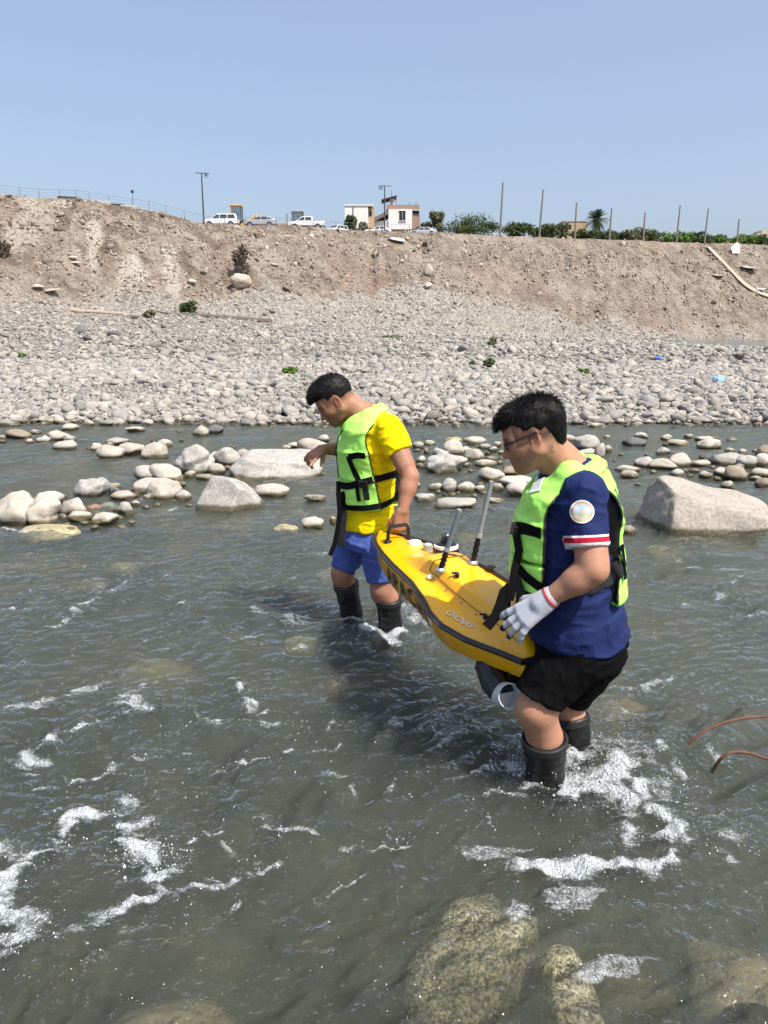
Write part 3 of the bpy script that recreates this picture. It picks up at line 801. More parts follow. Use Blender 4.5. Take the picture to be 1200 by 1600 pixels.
# side channel glimpsed beyond the gravel bar on the right
t = NT('channel_water'); P = t.pos(); t.set(color=(0.10, 0.13, 0.14), rough=0.12, normal=t.bump(t.noise(P, 2.5, 4), 0.6, 0.12)); t.b.inputs['IOR'].default_value = 1.33
xs_ = np.linspace(25, 125, 40); Xc = np.repeat(xs_[None], 12, 0); yl = top_line(xs_) - 16.0
Yc = 44 + (yl[None] - 44) * np.linspace(0, 1, 12)[:, None]
v, f = grid_mesh('', Xc, Yc, np.full_like(Xc, 0.17)); tag(link('side_channel_water', mesh_from('side_channel_water', v, f), t.m), kind='structure')
# ---------------------------------------------------------------- stones standing in the river
def river_stone(u, vb, w, h, mat, seed, label, group=None, tilt=0.0, yaw=None, rough=0.18, cuts=6, sub=3, depth=0.8, sink=0.0, name='river_stone', cat='stone', sit=0.42):
    p = on(u, vb); t_ = (p - Vector((0, 0, CAM_Z))).length; pxm = FPX / t_ * 1.02
    rx = w / 2 / pxm * 1.16; rz = max(h / pxm * 0.68, 0.02); ry = max(rx * depth, 0.02)
    vv, ff = stone_shape(seed, sub, rough, cuts, (rx, ry, rz))
    if tilt:
        c_, s_ = cos(tilt), sin(tilt); vv = vv @ np.array([[c_, 0, -s_], [0, 1, 0], [s_, 0, c_]]).T
    o = link(name, mesh_from(name, vv, ff), mat)
    o.location = (p.x * (1 + ry * 0.9 / p.y), p.y + ry * 0.85, rz * sit - sink)
    o.rotation_euler = (0, 0, (random.uniform(-0.35, 0.35) if yaw is None else yaw))
    tag(o, label, cat, group); return o
M_TANB = stone_mat('warm_grey_boulder_stone', [(0.0, (0.45, 0.40, 0.34)), (1.0, (0.46, 0.41, 0.35))], speck=0.4, algae=0.5, bumps=0.5)
K = {'p': M_PALE, 'g': M_GREYB, 'd': M_DARKS, 'r': M_RED, 'n': M_GREEN, 'y': M_YEL, 'b': M_BROWN}
ONES = [  # photo pixel of the foot, width, height, kind, label, extra
 (31,822,58,46,'p','long tilted boulder at the left edge with a mossy brown foot',dict(tilt=0.55,sub=4)),
 (69,822,60,36,'p','broad lumpy boulder, biggest of the left edge cluster, mossy at its left foot',dict(sub=4,rough=.22)),
 (79,792,38,22,'p','rounded stone behind the broad lumpy boulder in the left cluster',{}),
 (117,808,42,29,'p','rounded stone right of the broad lumpy boulder in the left cluster',{}),
 (140,778,52,33,'g','angular tilted slab of stone rising behind the left cluster',dict(tilt=0.45,cuts=10,rough=.2,sub=4)),
 (147,794,20,9,'r','small reddish stone just awash in the left cluster',dict(sink=.03)),
 (171,792,30,9,'n','smooth greenish stone just awash in the left cluster',dict(sink=.03)),
 (160,808,32,10,'n','dull green flat stone under the water beside the left cluster',dict(sink=.05)),
 (124,814,38,14,'p','flat broken stone in front of the left cluster',dict(cuts=9)),
 (165,820,38,17,'p','low oval stone with a reddish foot in front of the left cluster',{}),
 (199,806,24,20,'p','upright pale stone right of the left cluster',{}),
 (222,806,26,12,'n','dark green stone under water beside the upright pale stone',dict(sink=.06)),
 (75,838,80,16,'y','long yellowish stone just under the water below the left cluster',dict(sink=.05)),
 (196,783,36,14,'p','low white topped stone between the tilted slab and the flat pair',{}),
 (179,774,16,12,'d','small dark wet stone beside the tilted slab',{}),
 (175,765,30,8,'p','flat stone behind the tilted slab on its right',{}),
 (238,751,48,22,'p','upper flat slab of the leaning pale pair left of the wedge boulder',dict(tilt=-.25)),
 (228,769,54,17,'p','lower flat slab of the leaning pale pair left of the wedge boulder',dict(tilt=.25)),
 (264,753,50,24,'p','pale slab leaning right beside the flat pair',dict(tilt=-.4,cuts=8)),
 (258,782,48,32,'p','round pale boulder just left of the wedge boulder',dict(sub=4)),
 (287,782,22,15,'g','small grey speckled stone touching the left of the wedge boulder',{}),
 (304,741,58,38,'g','bent double humped boulder behind the wedge boulder',dict(tilt=.45,rough=.3,sub=4)),
 (340,725,26,18,'p','pale stone between the double humped boulder and the egg shaped one',{}),
 (355,729,35,28,'g','egg shaped grey stone right of the double humped boulder',dict(tilt=.5)),
 (380,717,24,15,'p','flat pale stone behind the left end of the long flat boulder',{}),
 (337,742,28,17,'p','low round stone in front of the egg shaped stone',{}),
 (355,735,14,7,'b','little brown stone under the egg shaped stone',{}),
 (298,747,16,13,'p','small white stone at the foot of the double humped boulder',{}),
 (320,750,27,9,'p','flat stone behind the top of the wedge boulder',{}),
 (423,778,50,20,'p','low oval stone between the wedge boulder and the long flat boulder',{}),
 (490,709,42,26,'p','pale boulder behind the pointing hand of the man in the yellow shirt',{}),
 (492,784,30,11,'g','flat grey stone alone in the stream left of the yellow shirt man',{}),
 (488,829,32,21,'p','round pale stone alone in the stream near the blue shorts',{}),
 (450,832,42,14,'y','yellow orange stone half awash beside the round pale stone',dict(sink=.02)),
 (314,682,22,16,'p','upright pale stone alone near the far shore on the left',{}),
 (337,678,28,13,'d','dark speckled stone beside the upright pale stone near the far shore',{}),
 (211,675,27,9,'p','flat white stone alone near the far shore on the left',{}),
 (232,665,16,10,'p','small pale stone nearest the far shore on the left',{}),
 (174,717,37,24,'p','big round stone leading the left row in midstream',{}),
 (205,711,40,17,'p','long low stone second in the left midstream row',{}),
 (243,717,38,24,'p','big round stone at the right of the left midstream row',{}),
 (258,699,22,12,'p','small round stone behind the right end of the left midstream row',{}),
 (186,695,34,9,'p','flat stone behind the left midstream row',{}),
 (151,705,18,12,'p','small stone left of the left midstream row',{}),
 (103,704,34,17,'p','round stone in front of the far left stone group',{}),
 (92,689,36,16,'p','broad stone in the middle of the far left stone group',{}),
 (108,673,26,10,'p','flat stone at the back of the far left stone group',{}),
 (69,693,18,11,'p','pale stone at the left of the far left stone group',{}),
 (30,687,32,15,'b','brown footed stone near the left edge, far out',{}),
 (55,678,19,7,'p','thin flat stone between the far left stones',{}),
 (459,702,19,11,'p','small pale stone right of its twin behind the long flat boulder',{}),
 (447,704,17,8,'p','small pale stone left of its twin behind the long flat boulder',{}),
 (695,740,56,30,'g','broken grey slab with a dark hollow face behind the boat',dict(cuts=11,rough=.3,sub=4)),
 (707,713,30,27,'p','rounded block topping the stone heap behind the boat',dict(tilt=.2)),
 (687,718,24,21,'g','leaning grey block at the left of the heap behind the boat',dict(cuts=8)),
 (742,720,32,22,'p','round stone with a mossy foot at the right of the heap behind the boat',{}),
 (740,694,32,11,'p','flat pale stone at the back of the heap behind the boat',{}),
 (708,693,26,10,'y','yellowish topped flat stone at the back of the heap behind the boat',{}),
 (757,729,36,9,'p','long thin stone in front of the heap behind the boat',{}),
 (768,752,38,20,'p','hooked long stone with a dark foot left of the spectacled man',dict(tilt=-.4,rough=.26)),
 (797,745,24,16,'b','mossy brown stone by the mouth of the spectacled man',{}),
 (806,764,50,20,'p','upper broad stone beside the chin of the spectacled man',{}),
 (812,777,46,20,'p','lower broad stone beside the chest of the spectacled man',{}),
 (703,769,22,21,'g','pointed grey stone in the row behind the tall antennas',dict(cuts=8)),
 (727,770,28,17,'p','humped pale stone in the row behind the tall antennas',{}),
 (682,767,24,11,'p','flat yellowish white stone at the left of the row behind the tall antennas',{}),
 (749,769,16,11,'g','small grey stone at the right of the row behind the tall antennas',{}),
 (778,768,18,13,'p','stone seen right behind the tip of the far antenna',{}),
 (663,785,34,14,'g','flat slab with a black hollow right of the bare arm',dict(cuts=9)),
 (713,797,64,18,'p','long flat pale stone behind the tip of the near antenna',dict(rough=.22)),
 (771,788,26,10,'p','low pale stone with a weedy foot behind the far antenna',{}),
 (980,835,24,14,'b','brownish stone half awash left of the great boulder',dict(sink=.01)),
 (912,704,42,24,'g','pointed grey stone topping the group right of the dark hair',dict(cuts=8)),
 (937,718,18,26,'p','upright round topped stone in the group right of the dark hair',{}),
 (917,714,28,13,'p','low front stone in the group right of the dark hair',{}),
 (949,707,12,11,'p','small round stone right of the upright one beside the dark hair',{}),
 (887,690,22,10,'p','flat stone just behind the dark hair of the spectacled man',{}),
 (993,698,36,13,'d','dark jagged stone in midstream right of the spectacled man',dict(cuts=10)),
 (1002,685,20,10,'g','grey stone just behind the dark jagged stone',{}),
 (979,738,34,9,'p','flat stone above the other left of the great boulder',{}),
 (983,747,24,12,'p','round stone below the flat one left of the great boulder',{}),
 (1006,731,28,16,'g','rough grey stone at the left end of the row behind the great boulder',{}),
 (1036,735,40,16,'p','long pale stone second from the left in the row behind the great boulder',{}),
 (1063,729,32,19,'p','rounded stone third from the left in the row behind the great boulder',{}),
 (1092,730,28,12,'p','flat stone in the middle of the row behind the great boulder',{}),
 (1130,728,46,18,'p','longest smooth stone of the row behind the great boulder',{}),
 (1164,730,26,19,'g','blue grey round stone right of the longest one in the back row',{}),
 (1189,729,24,19,'p','pale round stone at the right end of the back row',{}),
 (1147,751,36,21,'b','brown round boulder behind the right shoulder of the great boulder',{}),
 (1128,744,22,12,'p','pale stone leaning on the brown round boulder',{}),
 (1102,747,22,9,'p','flat stone just above the great boulder',{}),
 (1188,746,34,13,'p','flat wide stone near the right edge behind the great boulder',{}),
 (1193,763,24,15,'b','brown stone at the right edge beside the great boulder',{}),
 (1137,763,20,10,'p','small pale stone just right of the great boulder top',{}),
 (1108,702,36,14,'p','broad stone in the far right midstream group',{}),
 (1099,691,22,9,'p','low stone at the top of the far right midstream group',{}),
 (1058,697,30,9,'p','flat stone with a brown foot in the far right midstream',{}),
 (1034,711,20,11,'p','round stone alone between the far right group and the back row',{}),
 (1042,688,18,9,'p','small stone behind the flat brown footed one at far right',{}),
 (1195,714,22,16,'b','brown stone at the right edge in the far right midstream',{}),
]
for k, (u, vb, w, h, kd, lab, ex) in enumerate(ONES):
    river_stone(u, vb, w, h, K[kd], 1000 + k, lab, **ex)
SMALL = {  # clusters of small look-alikes
 'small pale stone in the far left stone group in midstream': [(47,694,12,8),(5,687,12,6),(5,693,10,6),(129,690,13,4),(110,690,20,8),(46,690,16,5),(172,698,12,6),(240,691,10,4),(280,676,8,4),(138,703,6,4),(186,720,10,3),(12,682,10,4)],
 'small stone packed into the heap behind the yellow boat': [(653,701,19,12),(671,696,18,8),(663,686,6,4),(653,707,14,6),(666,709,10,9),(657,724,17,12),(658,732,16,9),(727,708,18,11),(720,723,18,10),(728,730,15,9),(757,702,22,8),(768,720,20,7),(770,707,14,10),(783,711,10,8),(780,725,12,6),(715,700,10,6),(675,714,8,5),(672,722,8,5),(733,715,9,7),(752,713,10,6),(762,711,9,6),(777,698,12,8),(700,702,9,6),(716,735,9,5),(735,738,9,5),(748,708,10,6),(784,719,14,6),(790,733,12,6),(745,700,8,5),(694,727,10,7)],
 'small pebble awash around the row behind the tall antennas': [(749,759,12,6),(685,771,9,5),(707,776,12,6),(741,778,12,7),(757,772,14,5),(653,762,11,9),(768,798,12,4),(700,795,8,6),(764,784,8,4),(715,772,7,4),(694,775,7,4)],
 'small stone among the far right midstream stones': [(1075,685,14,7),(1116,686,14,5),(1143,689,16,5),(1140,708,14,8),(1160,710,14,8),(1181,708,12,6),(1058,711,24,4),(1154,733,14,8),(1085,739,16,6),(1113,733,10,6),(1180,752,18,7),(1057,746,20,12),(1070,739,12,6),(1040,697,10,5),(948,686,14,6),(926,723,12,5),(930,668,20,7),(996,759,12,4),(1020,740,10,5),(1078,746,9,5),(1120,750,10,6),(1166,744,10,6),(1060,738,9,5),(1050,716,8,4),(970,712,8,4),(960,722,9,4),(1128,716,12,6),(1096,716,10,5),(1176,718,10,5),(1150,718,9,5),(1010,712,8,4)],
 'small stone wedged into the chain between the left cluster and the wedge boulder': [(92,800,14,9),(104,790,12,8),(152,806,14,7),(184,800,14,8),(186,812,12,6),(212,792,16,9),(212,778,14,8),(232,782,16,9),(240,770,14,8),(228,796,12,7),(246,792,12,6),(276,768,14,9),(286,760,12,8),(284,748,12,7),(270,742,14,8),(324,738,12,8),(368,738,14,8),(398,722,12,6),(376,748,12,6),(132,820,14,6),(148,826,12,5),(110,830,14,6),(206,818,12,5),(60,832,14,6),(296,792,12,5),(20,806,16,10),(48,796,16,10),(98,812,14,8)],
 'small stone in midstream beside the long flat boulder': [(506,743,10,4),(505,691,18,12),(374,731,12,8),(388,722,10,6),(326,733,10,6),(270,765,8,6),(283,690,8,4),(365,700,8,3),(520,818,10,12),(190,826,14,5),(104,822,10,5),(97,781,14,8)],
}
seed = 3000
for lab, L_ in SMALL.items():
    for (u, vb, w, h) in L_:
        seed += 1
        river_stone(u, vb, w, h, random.choice([M_PALE, M_PALE, M_PALE, M_GREYB, M_BROWN]), seed, lab, group=lab, sub=2, name='small_river_stone', cuts=7)

# --- the three great boulders, shaped by hand
def boulder(name, loc, dims, planes, seed, mat, label, rot=(0, 0, 0), rough=0.08, sub=5, fine=0.012):
    v, f = ICO[sub]; v = v.copy(); r = np.random.default_rng(seed); o_ = r.uniform(0, 50, 3)
    v = np.sign(v) * np.abs(v) ** 0.68
    for n, d in planes:
        n = np.array(n, float); n /= np.linalg.norm(n)
        s = v @ n - d; m = s > 0; v[m] -= np.outer(s[m] * 0.87, n)
    v = v * (1 + rough * noise3(*(v * 1.4 + o_).T) + rough * 0.5 * noise3(*(v * 3.3 + o_).T) + fine * fbm(*(v * 8 + o_).T, 3))[:, None]
    o = link(name, mesh_from(name, v * np.array(dims), f), mat); o.location = loc; o.rotation_euler = rot
    return tag(o, label, 'boulder')
p = on(1105, 835)
boulder('boulder', (p.x + 0.10, p.y + 0.32, 0.035), (0.55, 0.38, 0.40), [((0.05, -0.80, 0.50), .78), ((0.34, -0.16, 0.95), .56), ((1, -.3, .3), .92), ((-1, -.2, .2), .80), ((0, 1, .5), .8), ((.6, -1, .1), .98)], 5, M_TANB, 'great pale boulder with a slanting flat top right of the spectacled man', rot=(0, 0, -0.10))
p = on(352, 800)
boulder('boulder', (p.x - 0.01, p.y + 0.26, 0.06), (0.31, 0.27, 0.33), [((-0.15, -0.80, 0.55), .58), ((0.62, 0.10, 0.75), .58), ((-1, 0, .55), .74), ((.10, .25, 1), .58), ((.2, 1, .6), .6), ((.8, -.6, .1), .80)], 6, M_GREYB, 'wedge shaped grey white boulder with a flat face in midstream on the left', rot=(0, 0, -0.18))
p = on(425, 750)
boulder('boulder', (p.x, p.y + 0.33, 0.06), (0.52, 0.40, 0.25), [((0.08, -0.22, 1), .62), ((-.6, -1, .45), .85), ((.9, -.1, .5), .95), ((-1, 0, .6), .90), ((.2, -1, .35), .88)], 8, M_GREYB, 'long flat topped pale boulder under the pointing hand', rot=(0, 0, 0.05))

# --- speckled boulders awash in front and dim ones under the surface
t = NT('speckled_wet_granite'); W = t.pos()
n1 = t.noise(W, 90, 3, 0.7); n2 = t.voro(W, 120, 'F1', 'Color'); n3 = t.noise(W, 5, 4)
c = t.ramp(n1, [(0.36, (0.05, 0.045, 0.03)), (0.46, (0.26, 0.23, 0.15)), (0.60, (0.50, 0.45, 0.32)), (0.72, (0.62, 0.58, 0.46))])
c = t.mix(t.ramp(n3, [(0.42, 0.0), (0.62, 0.75)]), c, t.ramp(n1, [(0.4, (0.07, 0.06, 0.03)), (0.6, (0.37, 0.32, 0.16))]))
t.set(color=c, rough=0.35, spec=0.5, normal=t.bump(t.math('ADD', n1, t.noise(W, 30, 4)), 0.6, 0.02)); M_SPECK = t.m
p = on(745, 1455); boulder('boulder', (p.x - .01, p.y - .02, -0.160), (0.160, 0.24, 0.145), [((.2, -.2, 1), .78), ((1, 0, .4), .75)], 11, M_SPECK, 'speckled yellow green boulder just breaking the surface in the foreground', rot=(0.12, 0.05, -0.55), rough=.12)
p = on(905, 1560); boulder('boulder', (p.x, p.y + 0.01, -0.178), (0.080, 0.24, 0.17), [((.1, -.2, 1), .8)], 12, M_SPECK, 'narrow speckled boulder just breaking the surface at the bottom edge', rot=(0.05, 0, 0.06), rough=.10)
M_BEDST = stone_mat('submerged_tan_stone', [(0.0, (0.34, 0.28, 0.17)), (1.0, (0.42, 0.35, 0.22))], wet=False, speck=0.3)
SUB = [(255,1575,.22,-.07,'round tan boulder under the water at the bottom left'), (1160,1460,.18,-.07,'tan boulder under the water at the right edge of the foreground'), (190,880,.11,.0,'algae yellow stone just under the surface left of midstream'), (140,900,.10,-.03,'small algae yellow stone beside the one just under the surface'),
 (240,1020,.26,-.08,'broad brownish stone under the water on the left'), (1030,852,.20,-.02,'yellowish stone under the water below the great boulder'), (470,985,.12,-.05,'dim yellowish stone under the water left of the black boots'), (960,1080,.24,-.05,'pale stone under the water behind the black shorts'),
 (1010,1430,.30,-.17,'wide dim stone under the water in the right foreground'), (520,880,.16,-.05,'dim stone under the water in front of the blue shorts'), (85,1400,.18,-.15,'dim tan stone under the water by the left edge foam'), (640,1400,.22,-.19,'dim stone under the water left of the speckled boulder'), (1205,1575,.12,-.05,'dark stone awash in the bottom right corner'),
 (730,830,.15,-.02,'pale yellow stone under the water behind the camera dome'), (540,1040,.18,-.07,'brownish stone under the water below the near black boots'), (700,1130,.25,-.09,'broad stone under the water below the boat stern'), (320,1360,.3,-.20,'large dim stone under the water in the left foreground')]
for k, (u, v_, r0, top, lab) in enumerate(SUB):
    p = on(u, v_); vv, ff = stone_shape(500 + k, 4, 0.15, 4, (r0, r0 * random.uniform(.7, .95), r0 * 0.6))
    o = link('submerged_stone', mesh_from('submerged_stone', vv, ff), M_DARKS if 'dark stone' in lab else (M_YEL if 'yellow' in lab else M_BEDST)); o.location = (p.x, p.y, top - r0 * 0.55); o.rotation_euler = (0, 0, random.uniform(-1, 1)); tag(o, lab, 'stone')
# loose stones of the bed, too many to count
n = 3500
y = rng.uniform(0.9, 13.5, n); x = rng.uniform(-0.75, 0.75, n) * (y + 0.6)
size = np.clip(np.exp(rng.normal(math.log(0.07), 0.5, n)), 0.02, 0.2); z = land_z(x, y) + size * 0.1
k = z + size * 0.7 < -0.04; x, y, z, size = x[k], y[k], z[k], size[k]
BEDK = [m_.copy() for m_ in COB_F]
for m_ in BEDK: m_.materials.clear(); m_.materials.append(M_BEDST)
gn_scatter('bed_stones', np.stack([x, y, z], 1), np.stack([rng.normal(0, .2, len(x)), rng.normal(0, .2, len(x)), rng.uniform(0, 6.28, len(x))], 1), size[:, None] * np.ones((1, 3)), rng.integers(0, 8, len(x)), BEDK, label='brown stones covering the river bed', cat='stones')
# ---------------------------------------------------------------- plateau above the bank
def top_at(u, dy=0.0):
    """Point on the plateau seen in photo column u, dy metres behind the edge."""
    a = (u - 600.0) / FPX; y = 118.0
    for _ in range(30): y = float(top_line(np.array(a * y * 0.948))) + dy
    x = a * y * 0.948                                             # column ratio holds near the horizon (cos of tilt)
    return Vector((x, y, float(land_z(np.array(x), np.array(y)))))
def px_at(u, v, p):   # height in metres at distance p.y for a photo row
    return at(u, v, p.y)
M_WHITE = simple('white_car_paint', (0.72, 0.73, 0.74), 0.3, 0.04, coat=0.4, dirt=((0.45, 0.40, 0.33), 0.25))
M_SILVER = simple('silver_car_paint', (0.44, 0.46, 0.50), 0.3, 0.05, metal=0.3, coat=0.4, dirt=((0.40, 0.36, 0.30), 0.3))
M_GLASS = simple('dark_car_glass', (0.03, 0.038, 0.045), 0.08, 0.05, spec=0.6)
M_TYRE = simple('tyre_rubber', (0.02, 0.02, 0.02), 0.9)
M_RIM = simple('wheel_rim', (0.42, 0.43, 0.44), 0.35, metal=0.7)
M_LAMPG = simple('headlamp_glass', (0.6, 0.62, 0.62), 0.15); M_TAIL = simple('tail_lamp', (0.35, 0.02, 0.02), 0.25); M_CLEAR = NT('clear_cab_glass'); M_CLEAR.n.remove(M_CLEAR.b); _a = M_CLEAR.n.new('ShaderNodeBsdfTransparent'); _a.inputs[0].default_value = (.72, .76, .78, 1); _g = M_CLEAR.n.new('ShaderNodeBsdfGlossy'); _g.inputs['Roughness'].default_value = .05; _m = M_CLEAR.n.new('ShaderNodeMixShader'); _m.inputs[0].default_value = .12; M_CLEAR.L(_a.outputs[0], _m.inputs[1]); M_CLEAR.L(_g.outputs[0], _m.inputs[2]); M_CLEAR.L(_m.outputs[0], M_CLEAR.out.inputs[0]); M_CLEAR = M_CLEAR.m
M_DKPL = simple('dark_plastic', (0.03, 0.03, 0.032), 0.6)
CARS = {  # side outlines facing -x: lower body, cabin glasshouse, and panes (x, z) in metres
 'suv': dict(L=4.8, W=1.85, body=[(-2.4, .45), (-2.38, .85), (-2.25, 1.0), (-1.35, 1.12), (2.30, 1.15), (2.38, .9), (2.38, .45)], cab=[(-1.35, 1.10), (-0.55, 1.72), (-0.35, 1.80), (2.05, 1.80), (2.22, 1.68), (2.32, 1.13)], panes=[[(-1.12, 1.18), (-.52, 1.66), (-.10, 1.70), (-.10, 1.18)], [(.0, 1.18), (.0, 1.70), (.95, 1.70), (.95, 1.18)], [(1.05, 1.18), (1.05, 1.70), (1.95, 1.68), (2.1, 1.18)]], wheels=(-1.5, 1.45)),
 'cross': dict(L=4.4, W=1.82, body=[(-2.2, .42), (-2.2, .78), (-2.0, .95), (-1.1, 1.06), (2.1, 1.15), (2.2, .9), (2.2, .42)], cab=[(-1.15, 1.04), (-.35, 1.52), (.1, 1.60), (1.25, 1.56), (1.95, 1.30), (2.1, 1.12)], panes=[[(-.88, 1.12), (-.28, 1.46), (.10, 1.52), (.10, 1.13)], [(.2, 1.13), (.2, 1.52), (1.0, 1.50), (1.15, 1.15)], [(1.25, 1.16), (1.15, 1.46), (1.75, 1.28)]], wheels=(-1.38, 1.35)),
 'pickup': dict(L=5.3, W=1.85, body=[(-2.6, .5), (-2.6, .95), (-2.4, 1.08), (-1.45, 1.18), (2.65, 1.18), (2.65, .55)], cab=[(-1.5, 1.16), (-.75, 1.72), (-.5, 1.80), (.75, 1.80), (.95, 1.70), (1.0, 1.16)], panes=[[(-1.22, 1.24), (-.68, 1.68), (-.25, 1.72), (-.25, 1.24)], [(-.15, 1.24), (-.15, 1.72), (.65, 1.70), (.78, 1.24)]], wheels=(-1.65, 1.6)),
 'sedan': dict(L=4.4, W=1.75, body=[(-2.2, .38), (-2.2, .72), (-1.95, .85), (-1.0, .95), (1.5, .98), (2.15, .92), (2.2, .7), (2.2, .38)], cab=[(-1.05, .93), (-.3, 1.36), (0, 1.43), (.85, 1.41), (1.25, 1.30), (1.75, .96)], panes=[[(-.75, 1.0), (-.22, 1.32), (.15, 1.36), (.15, 1.0)], [(.25, 1.0), (.25, 1.36), (.85, 1.34), (1.2, 1.02)]], wheels=(-1.35, 1.35)),
}
def vehicle(kind, u, dy, paint, label, face=-1, rz=0.0, name='parked_car', cat='car', group='vehicles parked on top of the bank', ln=None):
    d = CARS[kind]; p = top_at(u, dy); root = empty(name, p, (0 if face < 0 else pi) + rz); tag(root, label, cat, group)
    sc = 1.0 if ln is None else ln / d['L']; root.scale = (sc, sc, sc); W = d['W']
    b = MB().prism(d['body'], -W / 2, W / 2).build('body', paint, root, bevel=0.09)
    inset = 0.10
    o = d['cab']; c = MB(); n = len(o); zmin = min(z for _, z in o); zmax = max(z for _, z in o)
    vs = []
    for s in (-1, 1):
        for x, z in o: vs.append((x, s * (W / 2 - 0.02 - inset * 1.8 * (z - zmin) / (zmax - zmin)), z))
    c.add(vs, [list(range(n)), list(range(2 * n - 1, n - 1, -1))] + [[i, i + n, (i + 1) % n + n, (i + 1) % n] for i in range(n)]); cab = c.build('cabin', paint, root, bevel=0.05)
    for pn in d['panes']:
        for s in (-1, 1):
            m = MB(); y = lambda z, k: s * (W / 2 - 0.02 - inset * 1.8 * (z - zmin) / (zmax - zmin) + k)
            q = len(pn); m.add([(x, y(z, .012), z) for x, z in pn] + [(x, y(z, -.03), z) for x, z in pn], [list(range(q)), list(range(2 * q - 1, q - 1, -1))] + [[i, i + q, (i + 1) % q + q, (i + 1) % q] for i in range(q)]); m.build('side_window', M_GLASS, cab)
    x0, z0 = o[0]; x1, z1 = o[1]; ww = W * .80
    for (xa, za, xb, zb, nm) in ((x0, z0, x1, z1, 'windscreen'), (o[-1][0], o[-1][1], o[-2][0], o[-2][1], 'rear_window')):
        k = .12; pa = Vector((xa + (xb - xa) * k, 0, za + (zb - za) * k)); pb = Vector((xa + (xb - xa) * .92, 0, za + (zb - za) * .92)); nn = Vector((-(zb - za), 0, xb - xa)).normalized(); nn = nn if (nn.x * (xa) > 0) else -nn
        m = MB(); m.add([pa + nn * .02 + Vector((0, -ww / 2, 0)), pa + nn * .02 + Vector((0, ww / 2, 0)), pb + nn * .02 + Vector((0, ww * .45, 0)), pb + nn * .02 + Vector((0, -ww * .45, 0))], [[0, 1, 2, 3]]); m.build(nm, M_GLASS, cab)
    for wx in d['wheels']:
        for s in (-1, 1):
            Mw = Matrix.Translation((wx, s * (W / 2 - .08), .36)) @ Matrix.Rotation(R(90), 4, 'X'); w = MB().lathe([(.24, -.11), (.34, -.10), (.36, -.05), (.36, .05), (.34, .10), (.24, .11)], 18, Mw).build('wheel', M_TYRE, root, smooth=True)
            MB().lathe([(.03, -.118), (.22, -.112), (.23, .0), (.22, .112), (.03, .118)], 12, Mw).build('rim', M_RIM, w)
            MB().lathe([(.41, -.02), (.43, .0), (.41, .02)], 16, Matrix.Translation((wx, s * (W / 2 + .0), .40)) @ Matrix.Rotation(R(90), 4, 'X')).build('wheel_arch', M_DKPL, root)
    fx = d['body'][1][0]
    for s in (-1, 1):
        MB().box((fx + .03, s * W * .38, .82), (.12, .34, .15)).build('headlight', M_LAMPG, root); MB().box((d['body'][-2][0] - .02, s * W * .42, .92), (.10, .18, .26)).build('tail_light', M_TAIL, root)
    MB().box((fx + .0, 0, .55), (.14, W * .96, .18)).build('bumper', M_DKPL, root); MB().box((-d['body'][0][0] * .98, 0, .55), (.14, W * .96, .16)).build('bumper', M_DKPL, root)
    return root
vehicle('suv', 347, 4, M_WHITE, 'white four wheel drive car beside the left lamp post on the bank')
vehicle('cross', 408, 4, M_SILVER, 'silver grey crossover car between the two digging machines')
vehicle('pickup', 480, 4, M_WHITE, 'white double cab pickup truck on top of the bank', name='pickup_truck', cat='truck')
vehicle('suv', 527, 7, M_WHITE, 'small white van seen from its back end right of the pickup', rz=R(55), ln=3.9)
vehicle('sedan', 591, 6, M_WHITE, 'white saloon car in front of the white house', ln=4.0)
vehicle('sedan', 660, 6, M_SILVER, 'silver saloon car right of the white house beside the first shrub')
